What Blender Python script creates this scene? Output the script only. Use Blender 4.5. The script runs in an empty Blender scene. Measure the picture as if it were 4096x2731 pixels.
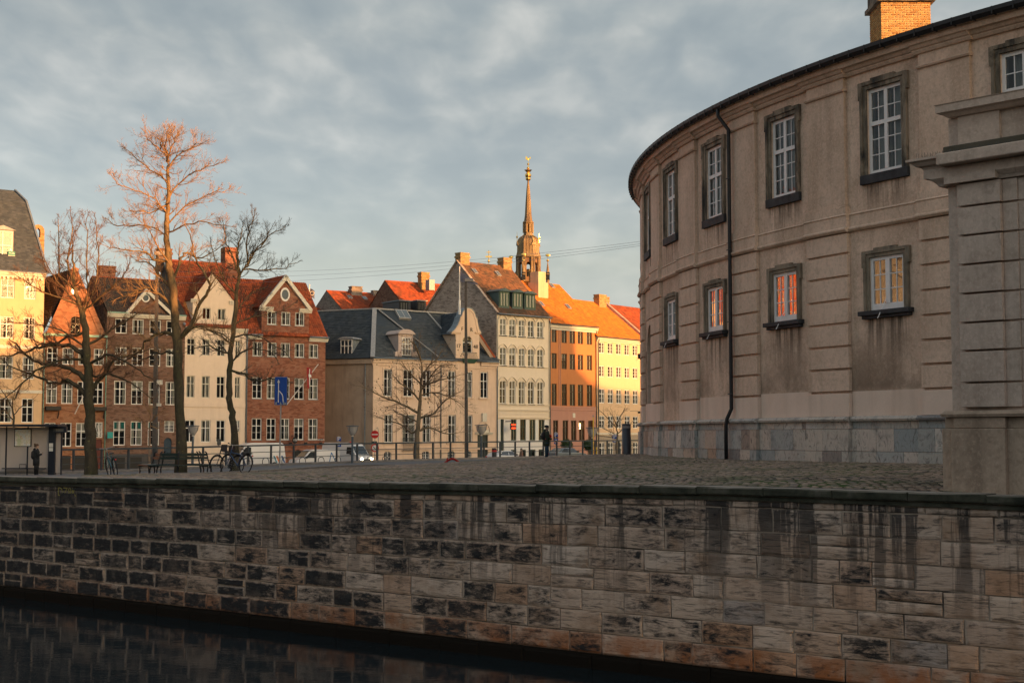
import bpy, math, random
import numpy as np
from mathutils import Vector, Matrix
from mathutils.geometry import tessellate_polygon
random.seed(11); NR = np.random.default_rng(5)
S = bpy.context.scene
COL = S.collection
R = math.radians
PI = math.pi

# ------------------------------------------------------------------ camera
CZ = 4.8                       # eye height above the canal water (z = 0)
FPX = 5689.0                   # focal length in pixels of the 4096 px wide frame (50 mm)
PITCH = math.atan(379 / FPX)
cam = bpy.data.cameras.new('camera'); cam.lens = 50; cam.sensor_width = 36
cam.clip_start = .3; cam.clip_end = 12000
co = bpy.data.objects.new('camera', cam); COL.objects.link(co)
co.location = (0, 0, CZ); co.rotation_euler = (PI / 2 + PITCH, 0, 0)
S.camera = co

# ------------------------------------------------------------------ sky, sun, exposure
SUN_AZ = R(52)                 # to the right of straight behind the camera
SUN_EL = R(7.0)
sun_dir = Vector((math.sin(SUN_AZ) * math.cos(SUN_EL), -math.cos(SUN_AZ) * math.cos(SUN_EL), math.sin(SUN_EL)))
sl = bpy.data.lights.new('sun', 'SUN'); sl.energy = 3.2; sl.angle = R(.53); sl.color = (1, .42, .13)
so = bpy.data.objects.new('sun', sl); COL.objects.link(so)
so.rotation_euler = sun_dir.to_track_quat('Z', 'Y').to_euler()
so.location = (60, -60, 60)

W = bpy.data.worlds.new('World'); S.world = W; W.use_nodes = True
nt = W.node_tree; nt.nodes.clear()
def wn(t, **k):
    n = nt.nodes.new(t)
    for a, b in k.items(): setattr(n, a, b)
    return n
out = wn('ShaderNodeOutputWorld'); bg = wn('ShaderNodeBackground'); bg.inputs[1].default_value = .15
sky = wn('ShaderNodeTexSky', sky_type='NISHITA', sun_disc=False)
sky.sun_elevation = SUN_EL; sky.altitude = 10; sky.air_density = 1.0; sky.dust_density = 3.0; sky.ozone_density = 1.0
# sun_rotation is measured from +Y clockwise seen from above
sky.sun_rotation = math.atan2(sun_dir.x, sun_dir.y)
tc = wn('ShaderNodeTexCoord'); sep = wn('ShaderNodeSeparateXYZ')
nt.links.new(tc.outputs['Generated'], sep.inputs[0])
def wm(op, a, b=None, clamp=False):
    n = wn('ShaderNodeMath', operation=op); n.use_clamp = clamp
    for i, v in enumerate((a, b)):
        if v is None: continue
        if isinstance(v, (int, float)): n.inputs[i].default_value = v
        else: nt.links.new(v, n.inputs[i])
    return n.outputs[0]
zc = wm('ADD', wm('MAXIMUM', sep.outputs[2], 0.0), .16)
cx = wm('DIVIDE', sep.outputs[0], zc); cy = wm('DIVIDE', sep.outputs[1], zc)
cmb = wn('ShaderNodeCombineXYZ'); nt.links.new(cx, cmb.inputs[0]); nt.links.new(cy, cmb.inputs[1])
def wnoise(scale, detail, rough, dist=0, off=(0, 0, 0), sc=(1, 1, 1)):
    mp = wn('ShaderNodeMapping'); mp.inputs['Location'].default_value = off; mp.inputs['Scale'].default_value = sc
    nt.links.new(cmb.outputs[0], mp.inputs[0])
    n = wn('ShaderNodeTexNoise'); n.inputs['Scale'].default_value = scale; n.inputs['Detail'].default_value = detail
    n.inputs['Roughness'].default_value = rough; n.inputs['Distortion'].default_value = dist
    nt.links.new(mp.outputs[0], n.inputs['Vector']); return n.outputs['Fac']
def wramp(fac, stops):
    r = wn('ShaderNodeValToRGB'); cr = r.color_ramp
    while len(cr.elements) > 1: cr.elements.remove(cr.elements[-1])
    cr.elements[0].position = stops[0][0]; cr.elements[0].color = (*stops[0][1], 1)
    for p, c in stops[1:]:
        e = cr.elements.new(p); e.color = (*c, 1)
    nt.links.new(fac, r.inputs[0]); return r.outputs[0]
def wmix(f, a, b):
    n = wn('ShaderNodeMix', data_type='RGBA')
    for s, v in ((0, f), (6, a), (7, b)):
        if isinstance(v, (int, float)): n.inputs[s].default_value = v
        elif isinstance(v, tuple): n.inputs[s].default_value = (*v, 1)
        else: nt.links.new(v, n.inputs[s])
    return n.outputs[2]
# a broken grey cloud sheet in front of the clear evening sky; it thins out towards the low sun, which shines in under it
big = wnoise(2.8, 2, .45, .3, (3.1, 1.7, 0), (1.0, .7, 1))
mid = wnoise(10.5, 4, .45, .25, (7.3, 2.2, 0), (1.0, .55, 1))
dens = wm('ADD', wm('MULTIPLY', big, .5), wm('MULTIPLY', mid, .5))
KD = 3.0                       # shown value -> background colour at this strength and exposure
def kd(r, g, b): return (r * KD, g * KD, b * KD)
cloud = wramp(dens, [(.38, kd(.262, .307, .332)), (.47, kd(.30, .342, .36)), (.55, kd(.36, .392, .397)), (.66, kd(.485, .498, .485))])
hd = wn('ShaderNodeVectorMath', operation='DOT_PRODUCT'); nt.links.new(tc.outputs['Generated'], hd.inputs[0]); hd.inputs[1].default_value = (math.sin(SUN_AZ), -math.cos(SUN_AZ), 0)
cover = wramp(wm('ADD', wm('MULTIPLY', hd.outputs['Value'], .5), .5), [(.45, (1, 1, 1)), (.88, (.12, .12, .12))])
rise = wramp(sep.outputs[2], [(.05, (0, 0, 0)), (.13, (.4, .4, .4)), (.27, (1, 1, 1))])
haze = wramp(sep.outputs[2], [(.0, (.86, .88, 1.45)), (.05, (.84, .83, 1.25)), (.12, (.78, .68, .71)), (.22, (.71, .59, .57))])      # thin haze veil near the horizon
hz = wn('ShaderNodeMix', data_type='RGBA', blend_type='MULTIPLY'); nt.links.new(cover, hz.inputs[0]); nt.links.new(sky.outputs[0], hz.inputs[6]); nt.links.new(haze, hz.inputs[7])
fin = wmix(wm('MULTIPLY', rise, cover), hz.outputs[2], cloud)
nt.links.new(fin, bg.inputs[0]); nt.links.new(bg.outputs[0], out.inputs[0])

S.view_settings.view_transform = 'Standard'; S.view_settings.look = 'None'
S.view_settings.exposure = 1.45; S.view_settings.gamma = 1.0; S.view_settings.use_curve_mapping = False
S.render.engine = 'CYCLES'
S.cycles.max_bounces = 7; S.cycles.diffuse_bounces = 3; S.cycles.glossy_bounces = 3
S.cycles.transparent_max_bounces = 10; S.cycles.transmission_bounces = 2
S.cycles.caustics_reflective = False; S.cycles.caustics_refractive = False
S.cycles.sample_clamp_indirect = 6
try: S.cycles.use_denoising = True
except Exception: pass

# ------------------------------------------------------------------ measuring
def ray(px, py):
    a = (px - 2048) / FPX; b = (1365.5 - py) / FPX
    return Vector((a, math.cos(PITCH) - b * math.sin(PITCH), math.sin(PITCH) + b * math.cos(PITCH)))
def at(px, py, D):
    r = ray(px, py); t = D / r.y
    return Vector((r.x * t, D, CZ + r.z * t))
def on_plane(px, py, o, n):
    r = ray(px, py); t = (o[0] * n[0] + o[1] * n[1]) / (r.x * n[0] + r.y * n[1])
    return Vector((r.x * t, r.y * t, CZ + r.z * t))

# ------------------------------------------------------------------ objects
LAST = [None]
def link(o, parent=None):
    LAST[0] = o; COL.objects.link(o)
    if parent is not None: o.parent = parent
    return o
def tag(o, label=None, cat=None, group=None, kind=None):
    if label: o['label'] = label
    if cat: o['category'] = cat
    if group: o['group'] = group
    if kind: o['kind'] = kind
    return o
def thing(name, label, cat, loc=(0, 0, 0), rz=0, group=None):
    o = bpy.data.objects.new(name, None); o.location = loc; o.rotation_euler = (0, 0, rz)
    o.empty_display_size = .2
    link(o); return tag(o, label, cat, group)
class MB:
    def __init__(s): s.v = []; s.f = []
    def add(s, vs, fs):
        b = len(s.v); s.v.extend([tuple(v) for v in vs]); s.f.extend([tuple(i + b for i in f) for f in fs]); return s
    def box(s, x0, x1, y0, y1, z0, z1):
        return s.add([(x0, y0, z0), (x1, y0, z0), (x1, y1, z0), (x0, y1, z0), (x0, y0, z1), (x1, y0, z1), (x1, y1, z1), (x0, y1, z1)],
              [(0, 3, 2, 1), (4, 5, 6, 7), (0, 1, 5, 4), (1, 2, 6, 5), (2, 3, 7, 6), (3, 0, 4, 7)])
    def hexa(s, p):        # 8 points, bottom four then top four
        return s.add(p, [(0, 3, 2, 1), (4, 5, 6, 7), (0, 1, 5, 4), (1, 2, 6, 5), (2, 3, 7, 6), (3, 0, 4, 7)])
    def poly(s, pts): return s.add(pts, [tuple(range(len(pts)))])
    def bar(s, p, q, w, h, up=(0, 0, 1)):
        p = Vector(p); q = Vector(q); d = (q - p).normalized(); u = Vector(up)
        sx = d.cross(u)
        if sx.length < 1e-4: sx = d.cross(Vector((1, 0, 0)))
        sx.normalize(); u = sx.cross(d)
        a = sx * w / 2; b = u * h / 2
        return s.hexa([p - a - b, p + a - b, q + a - b, q - a - b, p - a + b, p + a + b, q + a + b, q - a + b])
    def tube(s, pts, rad, n=6, caps=True):
        pts = [Vector(p) for p in pts]; m = len(pts)
        if not hasattr(rad, '__len__'): rad = [rad] * m
        b = len(s.v); ref = None
        for i, p in enumerate(pts):
            d = (pts[min(i + 1, m - 1)] - pts[max(i - 1, 0)])
            if d.length < 1e-9: d = Vector((0, 0, 1))
            d.normalize()
            if ref is None:
                ref = Vector((1, 0, 0)) if abs(d.x) < .9 else Vector((0, 1, 0))
            ref = (ref - d * ref.dot(d)).normalized(); w = d.cross(ref)
            for k in range(n):
                a = 2 * PI * k / n; s.v.append(tuple(p + (ref * math.cos(a) + w * math.sin(a)) * rad[i]))
        for i in range(m - 1):
            for k in range(n):
                k2 = (k + 1) % n
                s.f.append((b + i * n + k, b + i * n + k2, b + (i + 1) * n + k2, b + (i + 1) * n + k))
        if caps:
            s.f.append(tuple(b + k for k in range(n - 1, -1, -1))); s.f.append(tuple(b + (m - 1) * n + k for k in range(n)))
        return s
    def lathe(s, prof, n=16, c=(0, 0), a0=0., a1=2 * PI, phase=0.):
        b = len(s.v); full = abs(a1 - a0 - 2 * PI) < 1e-6; cols = n if full else n + 1
        for r, z in prof:
            for k in range(cols):
                a = a0 + (a1 - a0) * k / n + phase; s.v.append((c[0] + r * math.cos(a), c[1] + r * math.sin(a), z))
        for i in range(len(prof) - 1):
            for k in range(n):
                k2 = (k + 1) % cols
                s.f.append((b + i * cols + k, b + i * cols + k2, b + (i + 1) * cols + k2, b + (i + 1) * cols + k))
        return s
    def ellipsoid(s, c, r, n=12, m=8):
        return s.lathe3(c, [(math.sin(PI * i / m), -math.cos(PI * i / m)) for i in range(m + 1)], r, n)
    def lathe3(s, c, prof, r, n):
        b = len(s.v)
        for q, z in prof:
            for k in range(n):
                a = 2 * PI * k / n; s.v.append((c[0] + r[0] * q * math.cos(a), c[1] + r[1] * q * math.sin(a), c[2] + r[2] * z))
        for i in range(len(prof) - 1):
            for k in range(n):
                k2 = (k + 1) % n; s.f.append((b + i * n + k, b + i * n + k2, b + (i + 1) * n + k2, b + (i + 1) * n + k))
        return s
    def holed(s, outer, holes, fn, reveal=0.0):
        """a 2-D wall polygon with holes, placed by fn(x, z, out); hole edges get reveals"""
        loops = [[Vector((x, z, 0)) for x, z in outer]] + [[Vector((x, z, 0)) for x, z in h] for h in holes]
        tri = tessellate_polygon(loops); flat = [p for l in loops for p in l]
        def area(t):
            a, b, c = (flat[i] for i in t); return (b.x - a.x) * (c.y - a.y) - (b.y - a.y) * (c.x - a.x)
        s.add([fn(p.x, p.y, 0) for p in flat], [t if area(t) > 0 else t[::-1] for t in tri])
        if reveal:
            for h in holes:
                m = len(h)
                s.add([fn(x, z, 0) for x, z in h] + [fn(x, z, -reveal) for x, z in h],
                      [(i, (i + 1) % m, m + (i + 1) % m, m + i) for i in range(m)])
        return s
    def mesh(s, name, mat=None, smooth=False):
        me = bpy.data.meshes.new(name); me.from_pydata(s.v, [], s.f)
        if mat: me.materials.append(mat)
        if smooth: me.polygons.foreach_set('use_smooth', [True] * len(me.polygons))
        me.update(); return me
    def build(s, name, mat=None, parent=None, smooth=False, bevel=0, kind=None, label=None, cat=None, group=None, recalc=False):
        me = s.mesh(name, mat, smooth)
        if recalc:
            import bmesh
            bm = bmesh.new(); bm.from_mesh(me); bmesh.ops.recalc_face_normals(bm, faces=bm.faces); bm.to_mesh(me); bm.free()
        o = bpy.data.objects.new(name, me); link(o, parent)
        if bevel:
            b = o.modifiers.new('bevel', 'BEVEL'); b.width = bevel; b.segments = 2; b.limit_method = 'ANGLE'; b.angle_limit = R(40)
        return tag(o, label, cat, group, kind)
def inst(name, me, parent, loc=(0, 0, 0), rot=(0, 0, 0), scale=(1, 1, 1)):
    o = bpy.data.objects.new(name, me); o.location = loc; o.rotation_euler = rot; o.scale = scale
    return link(o, parent)
def strip_beveled(me, w, seg=1):
    import bmesh
    bm = bmesh.new(); bm.from_mesh(me)
    bmesh.ops.bevel(bm, geom=bm.edges[:], offset=w, segments=seg, affect='EDGES', profile=.6)
    bm.to_mesh(me); bm.free(); return me

# ------------------------------------------------------------------ materials
class Mat:
    """small node helper"""
    def __init__(s, name, rough=.8, spec=.3):
        s.m = bpy.data.materials.new(name); s.m.use_nodes = True; s.t = s.m.node_tree
        s.b = s.t.nodes['Principled BSDF']; s.b.inputs['Roughness'].default_value = rough
        s.b.inputs['Specular IOR Level'].default_value = spec
    def n(s, t, **k):
        n = s.t.nodes.new(t)
        for a, b in k.items(): setattr(n, a, b)
        return n
    def l(s, a, b): s.t.links.new(a, b)
    def coord(s, which='Object', scale=(1, 1, 1), wall=False):
        if which == 'World': o = s.n('ShaderNodeNewGeometry').outputs['Position']
        else: o = s.n('ShaderNodeTexCoord').outputs[which]
        if wall:        # (x + y, z, 0): works on walls along x and along y
            se = s.n('ShaderNodeSeparateXYZ'); s.l(o, se.inputs[0])
            ad = s.math('ADD', se.outputs[0], se.outputs[1]); c = s.n('ShaderNodeCombineXYZ')
            s.l(ad, c.inputs[0]); s.l(se.outputs[2], c.inputs[1]); o = c.outputs[0]
        mp = s.n('ShaderNodeMapping'); mp.inputs['Scale'].default_value = scale; s.l(o, mp.inputs[0]); return mp.outputs[0]
    def math(s, op, a, b=None, clamp=False):
        n = s.n('ShaderNodeMath', operation=op); n.use_clamp = clamp
        for i, v in enumerate((a, b)):
            if v is None: continue
            if isinstance(v, (int, float)): n.inputs[i].default_value = v
            else: s.l(v, n.inputs[i])
        return n.outputs[0]
    def noise(s, vec, scale, detail=4, rough=.55, dist=0):
        n = s.n('ShaderNodeTexNoise'); n.inputs['Scale'].default_value = scale; n.inputs['Detail'].default_value = detail
        n.inputs['Roughness'].default_value = rough; n.inputs['Distortion'].default_value = dist
        if vec is not None: s.l(vec, n.inputs['Vector'])
        return n.outputs['Fac']
    def ramp(s, fac, stops, interp='LINEAR'):
        r = s.n('ShaderNodeValToRGB'); cr = r.color_ramp; cr.interpolation = interp
        while len(cr.elements) > 1: cr.elements.remove(cr.elements[-1])
        def c4(c): return (c, c, c, 1) if isinstance(c, (int, float)) else (*c, 1)
        cr.elements[0].position = stops[0][0]; cr.elements[0].color = c4(stops[0][1])
        for p, c in stops[1:]:
            e = cr.elements.new(p); e.color = c4(c)
        s.l(fac, r.inputs[0]); return r.outputs[0]
    def mix(s, f, a, b, mode='MIX'):
        n = s.n('ShaderNodeMix', data_type='RGBA', blend_type=mode)
        for i, v in ((0, f), (6, a), (7, b)):
            if isinstance(v, (int, float)): n.inputs[i].default_value = v if i == 0 else (v, v, v, 1)
            elif isinstance(v, tuple): n.inputs[i].default_value = (*v, 1)
            else: s.l(v, n.inputs[i])
        return n.outputs[2]
    def rand(s): return s.n('ShaderNodeObjectInfo').outputs['Random']
    def attr(s, name):
        n = s.n('ShaderNodeAttribute'); n.attribute_name = name; return n
    def color(s, c):
        if isinstance(c, tuple): s.b.inputs['Base Color'].default_value = (*c, 1)
        else: s.l(c, s.b.inputs['Base Color'])
    def bump(s, h, strength=.4, dist=.02):
        n = s.n('ShaderNodeBump'); n.inputs['Strength'].default_value = strength; n.inputs['Distance'].default_value = dist
        s.l(h, n.inputs['Height']); s.l(n.outputs[0], s.b.inputs['Normal'])
MATS = {}
def sc(c, k): return tuple(min(1., v * k) for v in c)
def plain(name, c, rough=.6, metal=0., var=.12, scale=6., spec=.3, bump=0.):
    if name in MATS: return MATS[name]
    m = Mat(name, rough, spec); m.b.inputs['Metallic'].default_value = metal
    v = m.coord('Object'); n = m.noise(v, scale, 4, .6)
    m.color(m.ramp(n, [(.3, sc(c, 1 - var)), (.7, sc(c, 1 + var))]))
    if bump: m.bump(n, bump)
    MATS[name] = m.m; return m.m
def plaster(name, c, stain=None, dirt=.25, bump=.25, patch=None, k=.4, grain=0.):
    if name in MATS: return MATS[name]
    m = Mat(name, .85, .2); v = m.coord('Object')
    stain = stain or sc(c, .62)
    n1 = m.noise(v, .35 * k / .4, 5, .62, .4); n2 = m.noise(v, 2.3, 6, .65); n3 = m.noise(v, 22, 3, .6)
    st = m.noise(m.coord('Object', (2.2, 2.2, .22)), 1.0, 5, .6)
    base = m.mix(m.ramp(n1, [(.38, 0.), (.68, dirt * 1.6)]), c, stain)
    base = m.mix(m.ramp(st, [(.5, 0.), (.72, dirt * 1.5)]), base, sc(stain, .85))
    base = m.mix(m.ramp(n2, [(.3, .22), (.7, 0.)]), base, sc(c, .72))
    base = m.mix(m.ramp(n3, [(.35, .16), (.6, 0.)]), base, sc(c, .6))
    if grain:
        base = m.mix(m.ramp(m.noise(v, 7, 5, .7), [(.36, grain), (.52, 0.)]), base, sc(stain, .75)); base = m.mix(m.ramp(m.noise(v, 15, 4, .7), [(.5, 0.), (.68, grain)]), base, sc(c, 1.22))
        vo = m.n('ShaderNodeTexVoronoi', feature='DISTANCE_TO_EDGE'); vo.inputs['Scale'].default_value = .75; dv = m.n('ShaderNodeMix', data_type='VECTOR'); dv.inputs[0].default_value = .25; m.l(v, dv.inputs[4]); nz = m.n('ShaderNodeTexNoise'); nz.inputs['Scale'].default_value = 2.5; nz.inputs['Detail'].default_value = 5; m.l(v, nz.inputs['Vector']); m.l(nz.outputs['Color'], dv.inputs[5]); m.l(dv.outputs[1], vo.inputs['Vector'])
        base = m.mix(m.math('MULTIPLY', m.ramp(vo.outputs[0], [(.0, .4), (.009, 0.)]), m.ramp(m.noise(v, .5, 3, .5), [(.54, 0.), (.64, 1.)])), base, sc(stain, .5))
    if patch: base = m.mix(m.ramp(m.noise(v, .8, 3, .5), [(.6, 0.), (.66, .5)]), base, patch)
    m.color(base); m.bump(m.math('ADD', n2, m.math('MULTIPLY', n3, .5)), bump, .01)
    MATS[name] = m.m; return m.m
def brick(name, c1, c2, mortar, scale=1., lw=.22, lh=.068, mort=.011, dark=.5):
    if name in MATS: return MATS[name]
    m = Mat(name, .88, .2); v = m.coord('Object', wall=True)
    b = m.n('ShaderNodeTexBrick'); m.l(v, b.inputs['Vector'])
    b.inputs['Scale'].default_value = scale; b.inputs['Brick Width'].default_value = lw; b.inputs['Row Height'].default_value = lh
    b.inputs['Mortar Size'].default_value = mort; b.inputs['Mortar Smooth'].default_value = .3; b.inputs['Bias'].default_value = -.1
    b.inputs['Color1'].default_value = (*c1, 1); b.inputs['Color2'].default_value = (*c2, 1); b.inputs['Mortar'].default_value = (*mortar, 1)
    o = m.coord('Object'); n = m.noise(o, .5, 5, .65, .3); n2 = m.noise(o, 3.2, 4, .7)
    col = m.mix(m.ramp(n, [(.35, dark), (.62, 0.)]), b.outputs[0], sc(c1, .45))
    col = m.mix(m.ramp(n2, [(.55, 0.), (.75, .35)]), col, sc(mortar, .9))
    vo = m.n('ShaderNodeTexVoronoi'); mp = m.n('ShaderNodeMapping'); mp.inputs['Scale'].default_value = (2.2, 7., 1.); m.l(v, mp.inputs[0]); m.l(mp.outputs[0], vo.inputs['Vector']); vo.inputs['Scale'].default_value = 1.
    col = m.mix(m.ramp(vo.outputs['Color'], [(.25, .5), (.45, 0.), (.75, 0.), (.95, .28)]), col, m.mix(m.ramp(vo.outputs['Color'], [(.45, 0.), (.55, 1.)]), sc(c2, .45), sc(mortar, 1.05)))
    m.color(col)
    m.bump(m.math('SUBTRACT', m.math('MULTIPLY', n2, .5), b.outputs['Fac']), .5, .01)
    MATS[name] = m.m; return m.m
def tilemat(name, c, c2, moss=None, rough=.8, mossamt=.5):
    if name in MATS: return MATS[name]
    m = Mat(name, rough, .25); o = m.coord('Object'); n = m.noise(o, .7, 5, .6, .4); a = m.attr('tint')
    col = m.mix(a.outputs['Fac'], c, c2)
    if moss: col = m.mix(m.ramp(n, [(.45, 0.), (.65, mossamt)]), col, moss)
    col = m.mix(m.ramp(m.noise(o, 9, 4, .6), [(.35, .3), (.6, 0.)]), col, sc(c, .55))
    m.color(col); MATS[name] = m.m; return m.m
def glassmat(name, refl=.06, tint=(.55, .6, .62), wav=.012):
    if name in MATS: return MATS[name]
    m = Mat(name); t = m.t; t.nodes.remove(m.b)
    o = t.nodes['Material Output']; g = m.n('ShaderNodeBsdfGlossy'); g.inputs['Roughness'].default_value = .03
    tr = m.n('ShaderNodeBsdfTransparent'); tr.inputs[0].default_value = (*tint, 1)
    fr = m.n('ShaderNodeFresnel'); fr.inputs['IOR'].default_value = 1.55
    f = m.math('ADD', m.math('MULTIPLY', fr.outputs[0], 1.0), refl, True)
    mx = m.n('ShaderNodeMixShader'); m.l(f, mx.inputs[0]); m.l(tr.outputs[0], mx.inputs[1]); m.l(g.outputs[0], mx.inputs[2]); m.l(mx.outputs[0], o.inputs[0])
    v = m.coord('World'); n = m.noise(v, 1.6, 2, .5, .8)
    b = m.n('ShaderNodeBump'); b.inputs['Strength'].default_value = 1.; b.inputs['Distance'].default_value = wav
    m.l(n, b.inputs['Height']); m.l(b.outputs[0], g.inputs['Normal']); m.l(b.outputs[0], fr.inputs['Normal'])
    MATS[name] = m.m; return m.m
def emis(name, c, k):
    if name in MATS: return MATS[name]
    m = Mat(name); m.color(c); m.b.inputs['Emission Color'].default_value = (*c, 1); m.b.inputs['Emission Strength'].default_value = k
    MATS[name] = m.m; return m.m
M_WHITE = plain('white_paint', (.72, .70, .66), .5, var=.08)
M_CREAMW = plain('cream_paint', (.62, .57, .47), .55, var=.08)
M_BLACK = plain('black_metal', (.012, .013, .015), .45, var=.2)
M_DGREY = plain('dark_grey_metal', (.05, .055, .06), .5, var=.2)
M_IRON = plain('iron_grey_paint', (.045, .055, .058), .55, var=.25)
M_ZINC = plain('weathered_zinc', (.20, .235, .26), .5, .35, var=.25)
M_LEAD = plain('lead_flashing', (.30, .30, .30), .6, .1, var=.2)
M_COPPER = plain('green_copper', (.24, .40, .32), .7, var=.25)
M_DARKROOM = plain('dark_room', (.022, .022, .024), .9, var=.3, scale=1.2)
M_CURTAIN = plain('curtain_cloth', (.42, .41, .37), .9, var=.12)
M_GLASS = glassmat('window_glass', 0.0, (.72, .76, .78))
M_GLASSR = glassmat('old_wavy_glass', .55, (.35, .3, .26), .010)
M_RUBBER = plain('rubber', (.012, .012, .013), .8)
# ------------------------------------------------------------------ ground heights
_gp = np.array([(-60, 76, 3.0), (-30, 53, 3.5), (-14.76, 41, 3.66), (-8.8, 36.3, 3.74), (-4.45, 32.9, 3.77), (-.26, 29.6, 3.82), (2.93, 27.08, 3.87), (7.2, 23.7, 3.875), (14, 18.4, 3.9), (20, 13.6, 3.95), (40, -2, 4.0),
    (-13, 55, 3.26), (-15.4, 54, 3.26), (-24.9, 74, 2.75), (-24, 76, 2.74), (-17.5, 95, 2.83), (-.36, 115, 3.02), (11.6, 132, 3.08),
    (1.8, 75, 3.58), (4.66, 58, 4.06), (6, 57, 4.04), (7, 47, 4.02), (9.7, 42, 4.04), (11.5, 39, 4.05), (-8.9, 55, 3.46), (-11.6, 60, 3.36), (-3, 66, 3.42), (-9, 80, 3.05), (12, 60, 4.05), (30, 60, 4.05), (60, 60, 4.0), (60, 100, 3.4), (30, 20, 4.05), (60, 0, 4.0), (-60, 90, 2.7), (40, 150, 3.1)], float)
def _tp(r): return np.where(r > 1e-6, r * r * np.log(np.maximum(r, 1e-6)), 0)
_n = len(_gp); _K = _tp(np.hypot(_gp[:, None, 0] - _gp[None, :, 0], _gp[:, None, 1] - _gp[None, :, 1])) + np.eye(_n) * .5
_P = np.c_[np.ones(_n), _gp[:, :2]]
_sol = np.linalg.solve(np.block([[_K, _P], [_P.T, np.zeros((3, 3))]]), np.r_[_gp[:, 2], 0, 0, 0])
def gz(x, y):
    x = np.atleast_1d(np.asarray(x, float)); y = np.atleast_1d(np.asarray(y, float))
    r = np.hypot(x[:, None] - _gp[None, :, 0], y[:, None] - _gp[None, :, 1])
    z = _tp(r) @ _sol[:_n] + _sol[_n] + _sol[_n + 1] * x + _sol[_n + 2] * y
    return np.clip(z, 2.5, 4.12)
def g1(x, y): return float(gz(x, y)[0])
ZST = 1.6                      # far street level

# quay edge in plan, with its top height
QP = [(-75, 88.4, 3.4), (-45, 64.8, 3.5), (-26, 49.8, 3.6), (-14.76, 41, 3.66), (-8.8, 36.3, 3.74), (-4.45, 32.9, 3.77), (-.26, 29.6, 3.82), (2.93, 27.08, 3.87), (4.4, 25.9, 3.885), (7.2, 23.7, 3.875), (8.25, 22.9, 3.86), (14, 18.4, 3.9), (20, 13.6, 3.95), (40, -2, 4.0), (60, -18, 4.0)]
def catmull(P, n=24):
    P = [np.array(p, float) for p in P]; Q = []
    for i in range(len(P) - 1):
        p0 = P[max(i - 1, 0)]; p1 = P[i]; p2 = P[i + 1]; p3 = P[min(i + 2, len(P) - 1)]
        for k in range(n):
            t = k / n; Q.append(.5 * ((2 * p1) + (-p0 + p2) * t + (2 * p0 - 5 * p1 + 4 * p2 - p3) * t * t + (-p0 + 3 * p1 - 3 * p2 + p3) * t ** 3))
    Q.append(P[-1]); return np.array(Q)
QC = catmull(QP); QS = np.r_[0, np.cumsum(np.hypot(*(np.diff(QC[:, :2], axis=0).T)))]
def qpt(s):
    x = np.interp(s, QS, QC[:, 0]); y = np.interp(s, QS, QC[:, 1]); z = np.interp(s, QS, QC[:, 2])
    e = .25; dx = np.interp(s + e, QS, QC[:, 0]) - np.interp(s - e, QS, QC[:, 0]); dy = np.interp(s + e, QS, QC[:, 1]) - np.interp(s - e, QS, QC[:, 1])
    l = math.hypot(dx, dy); return x, y, z, dx / l, dy / l        # tangent runs left to right; outward = (dy, -dx)... towards the canal
def qs_of_px(px):
    u = (px - 2048) / FPX
    f = QC[:, 0] - u * QC[:, 1]; i = int(np.argmax(f > 0)); return QS[i]

# ---- canal water
m = Mat('canal_water', .03, .5); m.color((.010, .017, .021)); m.b.inputs['IOR'].default_value = 1.33
v = m.coord('World', (1.0, 2.2, 1.)); n1 = m.noise(v, .9, 3, .5, .3); n2 = m.noise(m.coord('World', (2.2, 6.5, 1)), 1.6, 3, .55)
m.bump(m.math('ADD', n1, m.math('MULTIPLY', n2, .28)), .13, .03); M_WATER = m.m
MB().poly([(-3000, -3000, .28), (3000, -3000, .28), (3000, 900, .28), (-3000, 900, .28)]).build('water', M_WATER, kind='structure')

# ---- far street sheet and terrain
m = Mat('street_asphalt', .85, .3); v = m.coord('World'); m.color(m.ramp(m.noise(v, 1.4, 6, .65), [(.3, (.045, .045, .047)), (.7, (.075, .073, .072))])); M_ASPH = m.m
RAIL = [(-70, 66), (-40, 71.5), (-24, 76), (-17.5, 95 - 9), (-17.5, 95)]
RAIL = [(-72, 62.6), (-24, 76.2), (-17.5, 95), (-.36, 115), (11.6, 132), (24, 150), (40, 172)]
RAIL = [(-78, 96), (-40, 82), (-29, 74.5), (-17.0, 93.5), (-.36, 115), (11.6, 132), (24, 149.5), (40, 172)]
mb = MB(); far = [(-3000, 96), *[(x, y + 2) for x, y in RAIL], (3000, 172), (3000, 6000), (-3000, 6000)]
mb.poly([(x, y, ZST) for x, y in far]); mb.build('street', M_ASPH, kind='structure')

# ---- plaza ground between the quay and the railing
m = Mat('plaza_asphalt', .8, .3); v = m.coord('World')
n = m.noise(v, .5, 6, .65); m.color(m.ramp(n, [(.3, (.085, .085, .09)), (.7, (.13, .125, .12))])); m.bump(m.noise(v, 14, 3), .3, .01); M_PLAZA = m.m
def inside_quay(x, y):         # distance behind the quay edge (positive = land)
    d = np.hypot(QC[None, :, 0] - x[:, None], QC[None, :, 1] - y[:, None]); i = np.argmin(d, 1)
    i0 = np.clip(i - 1, 0, len(QC) - 1); i1 = np.clip(i + 1, 0, len(QC) - 1)
    t = QC[i1, :2] - QC[i0, :2]; t /= np.linalg.norm(t, axis=1)[:, None]
    return -(t[:, 1] * (x - QC[i, 0]) - t[:, 0] * (y - QC[i, 1]))
def rail_y(x): return np.interp(x, [p[0] for p in RAIL], [p[1] for p in RAIL])
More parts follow.
